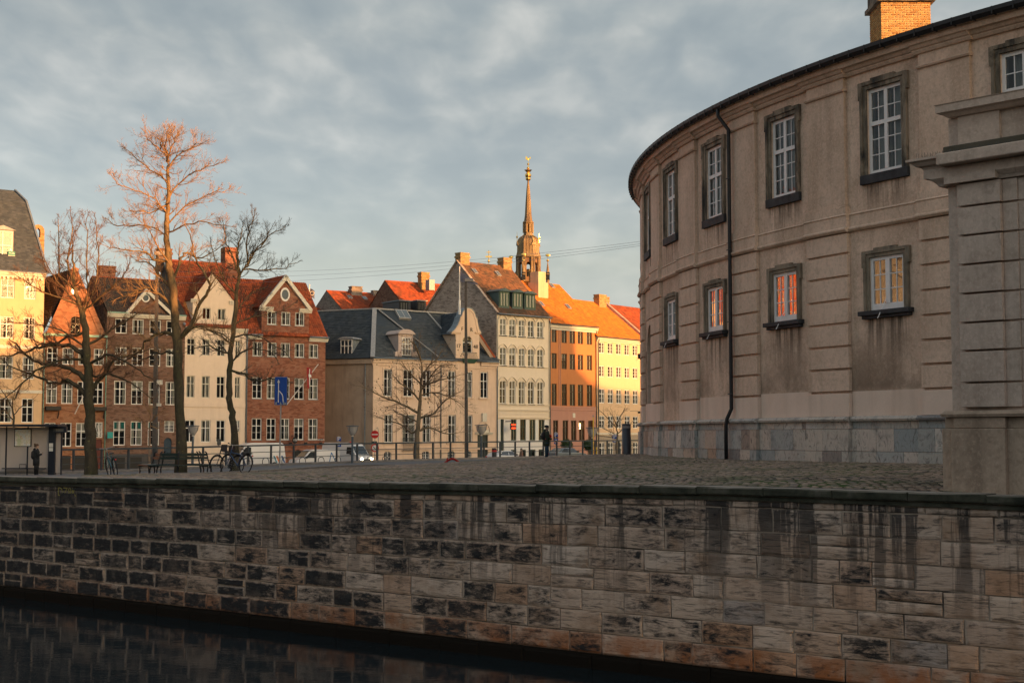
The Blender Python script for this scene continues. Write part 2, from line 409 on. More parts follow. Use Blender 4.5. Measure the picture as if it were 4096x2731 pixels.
# grid mesh swept from the quay edge to the rail line
ns, nn = 150, 40
mb = MB(); ss = np.linspace(0, QS[-1], ns)
grid = []
for s in ss:
    x, y, z, tx, ty = qpt(s); ix, iy = -ty, tx
    # far end: rail line for the left part, big distance for the right
    if s < qs_of_px(4096): u = x / max(y, 1); k = 0
    fx, fy = None, None
    lam = (s / QS[-1])
    # walk from the left end of the rail to far behind the palace
    RL = RAIL + [(90, 172), (140, 120), (160, 40), (160, -60)]
    L = np.r_[0, np.cumsum([math.dist(RL[i], RL[i + 1]) for i in range(len(RL) - 1)])]
    g = np.interp(s, [0, qs_of_px(250), qs_of_px(1000), qs_of_px(2030), qs_of_px(2550), qs_of_px(3400), qs_of_px(4096), QS[-1]],
                  [0, L[2] + 3, L[3], L[4], L[5], L[7], L[8], L[-1]])
    fx = np.interp(g, L, [p[0] for p in RL]); fy = np.interp(g, L, [p[1] for p in RL])
    row = []
    for j in range(nn):
        t = (j / (nn - 1)) ** 1.3
        px, py = x + ix * .45, y + iy * .45
        row.append((px + (fx - px) * t, py + (fy - py) * t))
    grid.append(row)
flat = np.array(grid).reshape(-1, 2); zz = gz(flat[:, 0], flat[:, 1]); 
qz = np.array([qpt(s)[2] for s in ss]); w = np.tile(np.clip(1 - (np.linspace(0, 1, nn) ** 1.3) * 14, 0, 1), ns)
zz = zz * (1 - w) + (np.repeat(qz, nn) - .02) * w
GRIDXY, GRIDZ = flat, zz
vs = [(a, b, c) for (a, b), c in zip(flat, zz)]
fs = [(i * nn + j, (i + 1) * nn + j, (i + 1) * nn + j + 1, i * nn + j + 1) for i in range(ns - 1) for j in range(nn - 1)]
# drop at the far edge down to the street
b0 = len(vs); vs += [(vs[i * nn + nn - 1][0], vs[i * nn + nn - 1][1], ZST - .4) for i in range(ns)]
fs += [(i * nn + nn - 1, (i + 1) * nn + nn - 1, b0 + i + 1, b0 + i) for i in range(ns - 1)]
mb.add(vs, fs); mb.build('plaza', M_PLAZA, kind='structure', smooth=True)
def ground(x, y):
    """height of the plaza mesh near the quay too"""
    d = float(inside_quay(np.array([x]), np.array([y]))[0]); z = g1(x, y)
    i = int(np.argmin(np.hypot(QC[:, 0] - x, QC[:, 1] - y))); w = min(1, max(0, 1 - (d - .45) / 3.)); return z * (1 - w) + (QC[i, 2] - .02) * w

# ---- cobbles: real setts, joined
m = Mat('granite_setts', .75, .35); a = m.attr('tint'); v = m.coord('World')
col = m.ramp(a.outputs['Fac'], [(0., (.15, .125, .11)), (.35, (.22, .165, .125)), (.65, (.28, .20, .145)), (1., (.34, .255, .195))])
col = m.mix(m.ramp(m.noise(v, .35, 4, .6), [(.5, 0.), (.66, .6)]), col, (.06, .085, .025)); m.color(col); m.bump(m.noise(v, 40, 3), .3, .006); M_SETT = m.m
th0 = math.atan2(-.64, .77); ca, sa = math.cos(th0), math.sin(th0)
gu, gv = np.meshgrid(np.arange(-75, 45, .20), np.arange(-20, 90, .145))
gu = gu + (np.arange(gu.shape[0])[:, None] % 2) * .12; gv = gv + .35 * np.sin(gu * .23) + .12 * np.sin(gu * .9 + gv * .3); gu = gu + .5 * np.sin(gv * .35); gu = gu.ravel() + NR.normal(0, .03, gu.size); gv = gv.ravel() + NR.normal(0, .016, gv.size)
X = gu * ca - gv * sa; Y = 30 + gu * sa + gv * ca
u = X / np.maximum(Y, 1); keep = (Y > 17) & (Y < 92) & (u > -.30) & (u < .42)
X, Y = X[keep], Y[keep]
d = inside_quay(X, Y); keep = (d > .5)
# kerb line of the asphalt lane (in plan)
LANE = np.array([(-40, 50), (-13.5, 48.5), (-9.5, 53), (-6.5, 60), (-1.5, 70), (2.2, 78.5), (6, 92)])
keep &= Y < np.interp(X, LANE[:, 0], LANE[:, 1])
keep &= ~((X > 4) & (np.hypot(X - 43, Y - 59) < 37.2))
X, Y, d = X[keep], Y[keep], d[keep]
qi = np.array([np.argmin(np.hypot(QC[:, 0] - x, QC[:, 1] - y)) for x, y in zip(X, Y)])
wq = np.clip(1 - (d - .45) / 3., 0, 1); Z = gz(X, Y) * (1 - wq) + (QC[qi, 2] - .02) * wq
N = len(X); hl = NR.uniform(.072, .098, N); hw = NR.uniform(.05, .069, N); hh = NR.uniform(.008, .024, N); th = th0 + NR.normal(0, .06, N)
cs, sn = np.cos(th), np.sin(th)
cor = np.array([(-1, -1), (1, -1), (1, 1), (-1, 1)], float)
V = np.zeros((N, 8, 3))
tx, ty = NR.normal(0, .05, N), NR.normal(0, .05, N)
for k in range(4):
    for q, (f, top) in enumerate(((1., 0), (.74, 1))):
        lx = cor[k, 0] * hl * f; ly = cor[k, 1] * hw * f
        V[:, q * 4 + k, 0] = X + lx * cs - ly * sn; V[:, q * 4 + k, 1] = Y + lx * sn + ly * cs
        V[:, q * 4 + k, 2] = Z + (hh + lx * tx + ly * ty if top else -.03)
F0 = np.array([(4, 5, 6, 7), (0, 1, 5, 4), (1, 2, 6, 5), (2, 3, 7, 6), (3, 0, 4, 7)])
def fast_mesh(name, V, F, mat, tint=None, per=1, smooth=False):
    me = bpy.data.meshes.new(name); nv = len(V); nf, k = F.shape
    me.vertices.add(nv); me.vertices.foreach_set('co', V.astype(np.float32).ravel())
    me.loops.add(nf * k); me.loops.foreach_set('vertex_index', F.astype(np.int32).ravel())
    me.polygons.add(nf); me.polygons.foreach_set('loop_start', np.arange(0, nf * k, k, dtype=np.int32)); me.polygons.foreach_set('loop_total', np.full(nf, k, dtype=np.int32))
    if smooth: me.polygons.foreach_set('use_smooth', np.ones(nf, bool))
    me.materials.append(mat); me.update(calc_edges=True)
    if tint is not None:
        at_ = me.attributes.new('tint', 'FLOAT', 'POINT'); at_.data.foreach_set('value', np.repeat(tint, per).astype(np.float32))
    me.validate(); return me
Fc = (F0[None] + (np.arange(N) * 8)[:, None, None]).reshape(-1, 4)
me = fast_mesh('cobblestones', V.reshape(-1, 3), Fc, M_SETT, NR.uniform(0, 1, N), 8)
o = bpy.data.objects.new('cobblestones', me); link(o); tag(o, 'worn granite setts covering the sloping plaza', 'cobbles', kind='stuff')

# earth and moss bed under the setts
m = Mat('sett_joints', .95, .1); v = m.coord('World')
m.color(m.mix(m.ramp(m.noise(v, .45, 5, .65), [(.45, 0.), (.6, 1.)]), (.04, .034, .027), (.045, .075, .018))); M_JOINT = m.m
pts = []
ii = [i for i in range(len(QC)) if QS[i] > qs_of_px(700) and QS[i] < qs_of_px(4096) + 3]
mb = MB(); rows = []
for i in ii[::3]:
    x, y, z, tx, ty = qpt(QS[i]); ix, iy = -ty, tx; row = []
    for k in range(46):
        t = .46 + 46 * (k / 45) ** 1.25; px, py = x + ix * t, y + iy * t
        lim = np.interp(px, LANE[:, 0], LANE[:, 1]); py = min(py, lim)
        row.append((px, py, ground(px, py) + .012))
    rows.append(row)
nr = len(rows); mb.add([p for r in rows for p in r], [(i * 46 + k, (i + 1) * 46 + k, (i + 1) * 46 + k + 1, i * 46 + k + 1) for i in range(nr - 1) for k in range(45)])
mb.build('moss_bed', M_JOINT, kind='structure', smooth=True)

# pale kerb lines: along the lane and under the railing
M_KERB = plain('granite_kerb', (.21, .19, .17), .8, var=.2, scale=3)
mb = MB()
for i in range(len(LANE) - 1):
    n = 8
    for k in range(n):
        a = LANE[i] + (LANE[i + 1] - LANE[i]) * k / n; b = LANE[i] + (LANE[i + 1] - LANE[i]) * (k + .97) / n
        if a[0] < -13: continue
        mb.bar((a[0], a[1], ground(*a) + .02), (b[0], b[1], ground(*b) + .02), .3, .16)
mb.build('lane_kerb', M_KERB, kind='structure')
def rail_pts(step):
    P = [np.array(p, float) for p in RAIL]; L = np.r_[0, np.cumsum([np.linalg.norm(P[i + 1] - P[i]) for i in range(len(P) - 1)])]
    return [(float(np.interp(s, L, [p[0] for p in P])), float(np.interp(s, L, [p[1] for p in P]))) for s in np.arange(0, L[-1], step)]
RP = rail_pts(2.05)
mb = MB()
for a, b in zip(RP[:-1], RP[1:]):
    za, zb = g1(*a), g1(*b)
    mb.bar((a[0], a[1], za + .03), (b[0], b[1], zb + .03), .6, .22)
mb.build('railing_kerb', M_KERB, kind='structure')

# ------------------------------------------------------------------ quay wall
m = Mat('quay_sandstone', .85, .25); P = m.coord('World'); O = m.coord('Object'); rnd = m.rand()
def off(v, r, k):
    a = m.n('ShaderNodeVectorMath', operation='ADD'); c = m.n('ShaderNodeCombineXYZ')
    for i in range(3): m.l(m.math('MULTIPLY', r, k * (i + 1)), c.inputs[i])
    m.l(v, a.inputs[0]); m.l(c.outputs[0], a.inputs[1]); return a.outputs[0]
OV = off(O, rnd, 37.)
def mapd(v, s):
    mp = m.n('ShaderNodeMapping'); mp.inputs['Scale'].default_value = s; m.l(v, mp.inputs[0]); return mp.outputs[0]
tone = m.ramp(rnd, [(0., (.50, .37, .29)), (.3, (.61, .465, .365)), (.55, (.54, .375, .275)), (.8, (.65, .515, .42)), (.93, (.54, .31, .19)), (1., (.39, .355, .335))])
strat = m.noise(mapd(OV, (1.3, 1.3, 11)), 1.6, 6, .62, 1.1)
col = m.mix(m.ramp(strat, [(.38, .75), (.47, .1), (.56, 0.), (.68, .35)]), tone, (.10, .085, .07))
col = m.mix(m.ramp(m.noise(OV, 1.3, 5, .6), [(.5, 0.), (.68, .6)]), col, (.27, .155, .085))
sx = m.n('ShaderNodeSeparateXYZ'); m.l(P, sx.inputs[0])
# rusty band just above the water line
rust = m.math('MULTIPLY', m.ramp(sx.outputs[2], [(.54, 0.), (.6, 1.), (.95, .65), (1.35, 0.)]), m.ramp(m.noise(P, 1.2, 5, .65), [(.38, 0.), (.56, .95)]))
col = m.mix(rust, col, (.34, .115, .035))
# black crust: per-stone amount, ragged along the bedding, more on the far left
r2 = m.math('FRACT', m.math('MULTIPLY', rnd, 13.7))
amt = m.ramp(sx.outputs[0], [(0., .0), (1., 0.)])
leftness = m.math('MULTIPLY', m.math('SUBTRACT', 5.0, sx.outputs[0]), .0098, True)
crn = m.math('ADD', m.math('MULTIPLY', m.noise(mapd(OV, (1.1, 1.1, 3.6)), 2.3, 9, .74, .5), .62), m.math('MULTIPLY', m.noise(P, .55, 6, .65), .38))
th_ = m.math('SUBTRACT', .572, m.math('ADD', m.math('MULTIPLY', m.ramp(r2, [(.2, 0.), (.9, 1.)]), .12), leftness))
mask = m.math('MULTIPLY', m.math('SUBTRACT', crn, th_), 9., True)
# pale mortar smeared over the arrises, and crust that stops short of them
ge = m.n('ShaderNodeTexCoord'); gs = m.n('ShaderNodeSeparateXYZ'); m.l(ge.outputs['Generated'], gs.inputs[0])
ex_ = m.math('MULTIPLY', m.math('SUBTRACT', .5, m.math('ABSOLUTE', m.math('SUBTRACT', gs.outputs[0], .5))), 2.3); ez_ = m.math('SUBTRACT', .5, m.math('ABSOLUTE', m.math('SUBTRACT', gs.outputs[2], .5)))
edge = m.math('MINIMUM', ex_, ez_); edn = m.math('ADD', edge, m.math('MULTIPLY', m.math('SUBTRACT', m.noise(P, 4.5, 6, .7), .5), .42))
inner = m.ramp(edn, [(.02, 0.), (.13, 1.)]); mask = m.math('MULTIPLY', mask, inner)
smear = m.math('MULTIPLY', m.ramp(edn, [(-.0, 1.), (.07, 0.)]), m.ramp(m.noise(P, .8, 4, .6), [(.46, 0.), (.64, .75)])); col = m.mix(smear, col, (.50, .40, .32))
# vertical drip streaks under the coping
drn = m.noise(m.coord('World', (1.9, 1.9, .10)), 1.0, 6, .68)
fall = m.ramp(m.math('MULTIPLY', sx.outputs[2], .25), [(.35, 0.), (.6, .55), (.85, .9), (.97, 1.)])
drip = m.math('MULTIPLY', m.ramp(drn, [(.50, 0.), (.555, 1.)]), fall, True)
mask = m.math('MAXIMUM', mask, drip)
crust = m.ramp(m.noise(mapd(OV, (1.5, 1.5, 4)), 3.1, 6, .7), [(.35, (.012, .013, .015)), (.6, (.030, .030, .031)), (.8, (.09, .083, .075))])
col = m.mix(m.math('MULTIPLY', leftness, 2.6, True), col, (.15, .128, .105))
col = m.mix(m.math('MULTIPLY', mask, m.ramp(m.noise(P, 1.7, 6, .7), [(.3, .75), (.5, 1.)])), col, crust)
# wet algae at the water
wet = m.ramp(sx.outputs[2], [(.56, 1.), (.62, 0.)]); col = m.mix(wet, col, (.012, .010, .008))
m.color(col); m.l(m.ramp(wet, [(0., .85), (1., .7)]), m.b.inputs['Roughness']); m.l(m.ramp(wet, [(0., .25), (1., .04)]), m.b.inputs['Specular IOR Level'])
m.bump(m.math('ADD', strat, m.math('MULTIPLY', m.noise(OV, 14, 5, .65), .6)), .6, .02); M_QUAY = m.m
m2 = Mat('quay_mortar', .9, .15); v = m2.coord('World'); sx2 = m2.n('ShaderNodeSeparateXYZ'); m2.l(v, sx2.inputs[0])
c = m2.ramp(m2.noise(v, 1.1, 5, .65), [(.38, (.07, .06, .05)), (.53, (.30, .24, .19)), (.8, (.56, .46, .37))]); 
c = m2.mix(m2.ramp(sx2.outputs[2], [(.56, 1.), (.7, 0.)]), c, (.012, .01, .008)); m2.color(c); m2.bump(m2.noise(v, 20, 4), .4, .01); M_MORT = m2.m
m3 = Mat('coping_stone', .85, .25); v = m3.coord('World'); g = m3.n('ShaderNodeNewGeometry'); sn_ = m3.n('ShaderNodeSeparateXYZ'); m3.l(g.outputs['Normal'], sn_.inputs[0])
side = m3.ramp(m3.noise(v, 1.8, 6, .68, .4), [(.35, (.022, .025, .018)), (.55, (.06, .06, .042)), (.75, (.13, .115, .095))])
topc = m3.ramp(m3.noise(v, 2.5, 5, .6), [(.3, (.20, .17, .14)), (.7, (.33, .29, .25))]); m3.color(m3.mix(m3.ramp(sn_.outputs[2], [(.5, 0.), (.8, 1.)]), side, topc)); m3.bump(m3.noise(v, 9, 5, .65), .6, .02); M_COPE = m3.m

qw = thing('quay_wall', 'long curved canal wall of black-stained sandstone blocks', 'wall', (0, 0, 0))
s0, s1 = qs_of_px(-500), qs_of_px(4096) + 6.
def qstrip(o0, o1, z0f, z1f, name, mat, sa, sb, step=.6):
    mb = MB(); n = max(2, int((sb - sa) / step)); vs = []
    for k in range(n + 1):
        x, y, z, tx, ty = qpt(sa + (sb - sa) * k / n); nx, ny = ty, -tx
        for o, zf in ((o0, z0f), (o1, z0f), (o1, z1f), (o0, z1f)):
            vs.append((x + nx * o, y + ny * o, zf(z) if callable(zf) else zf))
    fs = []
    for k in range(n):
        for q in range(4): fs.append((k * 4 + q, k * 4 + (q + 1) % 4, (k + 1) * 4 + (q + 1) % 4, (k + 1) * 4 + q))
    fs += [(3, 2, 1, 0), tuple(n * 4 + q for q in range(4))]
    mb.add(vs, fs); return mb.build(name, mat, qw, recalc=True)
qstrip(-.5, -.012, -1.5, lambda z: z - .06, 'mortar_core', M_MORT, 0, QS[-1])
# coping stones
s = s0 - 1
def stone_mesh(w, d, h, cush, jit):
    """block with a cushioned front (front is -y); origin at the centre of the front"""
    j = lambda a: random.uniform(-a, a)
    b = min(.05, w * .16, h * .16)
    vs = [(-w / 2, d, -h / 2), (w / 2, d, -h / 2), (w / 2, d, h / 2), (-w / 2, d, h / 2)]
    rim = [(-w / 2 + j(jit), 0, -h / 2 + j(jit)), (0 + j(jit), 0, -h / 2 + j(jit)), (w / 2 + j(jit), 0, -h / 2 + j(jit)), (w / 2 + j(jit), 0, j(jit)), (w / 2 + j(jit), 0, h / 2 + j(jit)), (j(jit), 0, h / 2 + j(jit)), (-w / 2 + j(jit), 0, h / 2 + j(jit)), (-w / 2 + j(jit), 0, j(jit))]
    inn = []
    for (x, y, z) in rim:
        inn.append((x - math.copysign(b, x) * (abs(x) > w / 4), -cush + j(cush * .4), z - math.copysign(b, z) * (abs(z) > h / 4)))
    c = (j(w * .15), -cush * 1.25, j(h * .15))
    vs += rim + inn + [c]
    fs = [(0, 3, 2, 1)] if False else []
    for k in range(8):
        k2 = (k + 1) % 8; fs.append((4 + k, 4 + k2, 12 + k2, 12 + k)); fs.append((12 + k, 12 + k2, 20))
    back = {0: 0, 1: 0, 2: 1, 3: 1, 4: 2, 5: 2, 6: 3, 7: 3}
    for a, q in (((4, 5, 6), (0, 1)), ((6, 7, 8), (1, 2)), ((8, 9, 10), (2, 3)), ((10, 11, 4), (3, 0))):
        fs.append((q[0], q[1], a[2], a[1], a[0]))
    mb = MB(); mb.add(vs, fs); return mb
random.seed(4)
SIDE = {'stone': MB(), 'coping_stone': MB(), 'footing_stone': MB()}
LOW0 = 0
def place_stone(sa, sb, zb, zt, cush, jit, out, mat, name='stone', d=.3):
    sm = (sa + sb) / 2; xa, ya, *_ = qpt(sa); xb, yb, *_ = qpt(sb)
    cx_, cy_ = (xa + xb) / 2, (ya + yb) / 2; an = math.atan2(yb - ya, xb - xa); w = math.hypot(xb - xa, yb - ya)
    mb = stone_mesh(w - (.026 if name == 'stone' else .008), d, zt - zb - .024, cush, jit)
    nx, ny = math.sin(an), -math.cos(an)
    if sb < qs_of_px(-40) or sa > qs_of_px(4090) + .5 or (sa > qs_of_px(2900) and zt < .6):     # out of the photograph: joined
        M_ = Matrix.Translation((cx_ + nx * out, cy_ + ny * out, (zt + zb) / 2)) @ Matrix.Rotation(an, 4, 'Z')
        SIDE[name].add([M_ @ Vector(v) for v in mb.v], mb.f); return
    o = mb.build(name, mat, qw, smooth=False)
    o.location = (cx_ + nx * out, cy_ + ny * out, (zt + zb) / 2); o.rotation_euler = (0, 0, an); return o
s = s0
while s < s1:
    L_ = random.uniform(1.1, 1.9); x, y, z, *_ = qpt(s + L_ / 2)
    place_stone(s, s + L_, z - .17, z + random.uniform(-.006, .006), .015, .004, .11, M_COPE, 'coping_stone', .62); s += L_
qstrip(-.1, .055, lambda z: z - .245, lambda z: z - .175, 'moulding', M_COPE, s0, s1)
def zlev(z, k): return z - .25 if k == 0 else z - .38 - (z - .38 - .56) * (k - 1) / 7.0
for k in range(8):
    s = s0 - random.uniform(0, .8)
    while s < s1:
        L_ = random.choice((random.uniform(.5, .8), random.uniform(.75, 1.15), random.uniform(.75, 1.15), random.uniform(1.1, 1.6))) * (1.25 if k == 0 else 1)
        x, y, z, *_ = qpt(s + L_ / 2); zt, zb = zlev(z, k), zlev(z, k + 1)
        if k and random.random() < .05:      # two thin stones in place of one
            zm = (zt + zb) / 2 + random.uniform(-.05, .05)
            place_stone(s, s + L_, zb, zm, .012, .010, random.uniform(-.006, .012), M_QUAY); place_stone(s, s + L_, zm, zt, .012, .010, random.uniform(-.006, .012), M_QUAY)
        else: place_stone(s, s + L_, zb, zt, random.uniform(.008, .02), .010, random.uniform(-.006, .012), M_QUAY)
        s += L_
s = s0
while s < s1:      # wet footing course
    L_ = random.uniform(.9, 1.7); place_stone(s, s + L_, -.12, random.uniform(.54, .57), .012, .006, .05, M_QUAY, 'footing_stone', .4); s += L_

for k, mat in (('stone', M_QUAY), ('coping_stone', M_COPE), ('footing_stone', M_QUAY)):
    SIDE[k].build(k + 'work', mat, qw, kind='stuff')

# faint yellow paint scrawl on the upper course, far left
# ------------------------------------------------------------------ curved palace wing
CX, CY, RW = 43.0, 59.0, 37.4
def cyl_hit(px, py, Rr=RW):
    r = ray(px, py); a = r.x ** 2 + r.y ** 2; b = -2 * (r.x * CX + r.y * CY); c = CX ** 2 + CY ** 2 - Rr ** 2
    dd = max(0, b * b - 4 * a * c); t = (-b - math.sqrt(dd)) / (2 * a)
    x, y = r.x * t, r.y * t; th = math.atan2(y - CY, x - CX) % (2 * PI); return th, CZ + r.z * t
def cyl(th, z, out=0.): return ((RW + out) * math.cos(th), (RW + out) * math.sin(th), z)
def thpx(px): return cyl_hit(px, 1500)[0]
M_ROT = plaster('palace_plaster', (.76, .565, .44), (.40, .275, .195), .5, .6, k=.55, grain=.4)
M_ROTB = plaster('palace_block_plaster', (.74, .55, .43), (.42, .30, .215), .45, .5, grain=.35)
M_PATCH = plaster('fresh_plaster_band', (.78, .615, .51), (.54, .385, .29), .25)
m = Mat('weathered_surround', .85, .25); v = m.coord('World'); n = m.noise(m.coord('World', (1.2, 1.2, .5)), 1.4, 6, .68, .5)
m.color(m.ramp(n, [(.36, (.03, .03, .032)), (.47, (.12, .10, .075)), (.6, (.28, .225, .17)), (.8, (.20, .165, .13))])); m.bump(m.noise(v, 11, 5), .4, .01); M_SURR = m.m
m = Mat('olive_surround', .85, .25); v = m.coord('World'); n = m.noise(m.coord('World', (1.2, 1.2, .6)), 1.9, 6, .68, .5)
m.color(m.ramp(n, [(.33, (.06, .055, .05)), (.45, (.17, .14, .105)), (.62, (.27, .22, .165)), (.8, (.21, .17, .13))])); m.bump(m.noise(v, 11, 5), .4, .01); M_SURL = m.m
M_SILL = plain('black_stone_sill', (.035, .037, .042), .7, var=.5, scale=3)
m = Mat('plinth_marble', .7, .35); rn = m.rand(); v = m.coord('World')
c = m.ramp(rn, [(0., (.40, .38, .36)), (.25, (.55, .48, .41)), (.5, (.31, .335, .335)), (.72, (.62, .56, .50)), (.88, (.42, .29, .21)), (1., (.20, .21, .22))])
vein = m.noise(m.coord('World', (1.5, 1.5, .8)), 2.2, 7, .7, 1.8); c = m.mix(m.ramp(vein, [(.36, .8), (.45, .2), (.55, 0.), (.63, .5), (.72, .1)]), c, (.09, .085, .08))
c = m.mix(m.ramp(m.noise(v, 1.1, 4, .6), [(.56, 0.), (.7, .55)]), c, (.10, .11, .115)); m.color(c); m.bump(vein, .35, .01); M_PLIN = m.m
M_GUT = plain('black_gutter', (.018, .018, .02), .5, var=.3)

# rain-washed dirt below the sills and damp, dark patches in the lower panels, added to the wall plaster
mm = Mat.__new__(Mat); mm.m = M_ROT; mm.t = M_ROT.node_tree; mm.b = mm.t.nodes['Principled BSDF']
prev = mm.b.inputs['Base Color'].links[0].from_socket; oc = mm.coord('Object'); sp = mm.n('ShaderNodeSeparateXYZ'); mm.l(oc, sp.inputs[0])
an = mm.math('ARCTAN2', sp.outputs[1], sp.outputs[0]); fr = mm.math('SUBTRACT', mm.math('FRACT', mm.math('ADD', mm.math('DIVIDE', mm.math('SUBTRACT', mm.math('ADD', an, 2 * PI), R(203.0)), R(7.165)), 20.5)), .5)
dist = mm.math('MULTIPLY', mm.math('ABSOLUTE', fr), 4.67); side = mm.ramp(dist, [(.70, 1.), (1.0, 0.)])
st1 = mm.ramp(mm.noise(mm.coord('Object', (5., 5., .28)), 1.0, 5, .65), [(.44, 0.), (.60, 1.)]); zf = mm.math('MULTIPLY', sp.outputs[2], .05)
rng1 = mm.ramp(zf, [(.325, 0.), (.36, .35), (.405, .9), (.416, 1.), (.417, 0.), (.555, 0.), (.575, .4), (.602, .9), (.605, 0.)])
prev2 = mm.mix(mm.math('MULTIPLY', mm.math('MULTIPLY', side, st1), rng1), prev, (.085, .062, .045))
damp = mm.math('MULTIPLY', mm.ramp(mm.noise(oc, .55, 6, .68), [(.38, 0.), (.6, .85)]), mm.ramp(zf, [(.30, 0.), (.31, 1.), (.36, .5), (.42, 0.)]))
prev2 = mm.mix(damp, prev2, (.20, .145, .105)); mm.color(prev2)
rot = thing('palace_wing', 'curved two-storey beige palace wing with rusticated pilasters', 'building', (CX, CY, 0))
TH0, TH1 = R(150), R(233)
ZB = 3.85
zpl = cyl_hit(3400, 1668)[1]; zplt = cyl_hit(3400, 1715)[1]
zstr1 = cyl_hit(3400, 862)[1]; zstr0 = cyl_hit(3400, 929)[1]
zarch = cyl_hit(3400, 305)[1]; zcap = cyl_hit(3400, 357)[1]; zg = CZ + 11.0
# windows: (px left, px right, top, bottom) of the white frame at its centre
UPW = [(2594, 2612), (2676, 2718), (2836, 2905), (3091, 3207), (3477, 3646), (4040, 4230)]
zu1 = cyl_hit(3562, 334)[1]; zu0 = cyl_hit(3562, 682)[1]
LOW = [(2673, 2712), (2833, 2900), (3089, 3199), (3473, 3637), (4035, 4220)]
zl1 = cyl_hit(3555, 1021)[1]; zl0 = cyl_hit(3555, 1238)[1]
PIL = [(2600, 2655), (2720, 2795), (2927, 3036), (3240, 3395), (3695, 3930)]
pit = [(thpx(a), thpx(b)) for a, b in PIL]
dth = pit[2][0] - pit[1][0]
uth = [(thpx(a) + thpx(b)) / 2 for a, b in UPW]; lth = [(thpx(a) + thpx(b)) / 2 for a, b in LOW]

BAY = R(7.165); WC = R(203.0); PC = R(206.45)
wths = [WC + BAY * k for k in range(-5, 5)]; pths = [PC + BAY * k for k in range(-6, 4)]
def arc(w): return w / RW
def sweep(prof, t0, t1, step=.35):
    """closed profile [(out, z)] swept along the wall"""
    mb = MB(); n = max(1, int((t1 - t0) * RW / step)); k = len(prof); vs = []
    for i in range(n + 1):
        th = t0 + (t1 - t0) * i / n; vs += [cyl(th, z, o) for o, z in prof]
    fs = [(i * k + q, (i + 1) * k + q, (i + 1) * k + (q + 1) % k, i * k + (q + 1) % k) for i in range(n) for q in range(k)]
    fs += [tuple(range(k)), tuple(n * k + q for q in range(k - 1, -1, -1))]
    return mb.add(vs, fs)
def cbox(t0, t1, o0, o1, z0, z1, step=.5): return sweep([(o0, z0), (o1, z0), (o1, z1), (o0, z1)], t0, t1, step)
# wall with real openings
holes = []
WU, WL = 1.36, 1.33
for k, t in enumerate(wths):
    holes.append((t - arc(WU / 2), t + arc(WU / 2), zu0, zu1))
    if k != 2: holes.append((t - arc(WL / 2), t + arc(WL / 2), zl0, zl1))
    else: holes.append((t - arc(1.25), t + arc(1.25), ZB + .2, 9.6))
tb = sorted(set([TH0 + (TH1 - TH0) * i / 110 for i in range(111)] + [a for h in holes for a in h[:2]]))
zb_ = sorted(set([ZB - .6, zl0, zl1, zu0, zu1, ZB + .2, 9.6, zstr0, 15.8]))
mb = MB()
for a, b in zip(tb[:-1], tb[1:]):
    for c, d in zip(zb_[:-1], zb_[1:]):
        tm, zm = (a + b) / 2, (c + d) / 2
        if any(h[0] < tm < h[1] and h[2] < zm < h[3] for h in holes): continue
        mb.poly([cyl(a, c), cyl(b, c), cyl(b, d), cyl(a, d)])
for h in holes:
    a, b, c, d = h; q = [(a, c), (b, c), (b, d), (a, d)]
    for i in range(4):
        (t0, z0), (t1, z1) = q[i], q[(i + 1) % 4]; mb.poly([cyl(t0, z0), cyl(t1, z1), cyl(t1, z1, -.32), cyl(t0, z0, -.32)])
mb.build('wall', M_ROT, rot)
cbox(TH0, TH1, -1.3, -1.25, ZB, 15.6).build('interior_wall', M_DARKROOM, rot)
# the fresh plaster band above the plinth between the pilasters
rng = random.Random(3)
for k in range(len(pths) - 1):
    a, b = pths[k] + arc(.94), pths[k + 1] - arc(.94)
    if k == 3: continue
    cbox(a, b, 0, .012, zpl, zpl + .78 + rng.uniform(-.04, .04)).build('plaster_band', M_PATCH, rot)
# plinth: stones in three courses, and a moulded cap
zc = [ZB - .4, ZB + .52, zplt, zpl - .12]
def plinth_run(t0, t1, o):
    for c in range(3):
        t = t0
        while t < t1 - 1e-4:
            w = rng.uniform(.5, 1.25); t2 = min(t1, t + arc(w))
            if t1 - t2 < arc(.3): t2 = t1
            e = rng.uniform(0, .012) + (0 if c < 2 else -.05)
            cbox(t + arc(.006), t2 - arc(.006), -.05, o + e, zc[c] + .006, zc[c + 1] - .006, .7).build('plinth_stone', M_PLIN, rot)
            t = t2
for k in range(len(pths) - 1):
    vis = k >= 2
    plinth_run(pths[k] + arc(1.0), pths[k + 1] - arc(1.0), .12)
for k in range(len(pths)): plinth_run(pths[k] - arc(1.0), pths[k] + arc(1.0), .24)
cap = [(0, zpl - .12), (.18, zpl - .12), (.205, zpl - .06), (.16, zpl - .03), (.12, zpl + .01), (0, zpl + .03)]
sweep(cap, TH0, TH1).build('plinth_cap', M_PLIN, rot)
for t in pths: sweep([(o + .12 * (o > 0), z + .002 * (o > 0)) for o, z in cap], t - arc(1.0), t + arc(1.0)).build('plinth_cap', M_PLIN, rot)
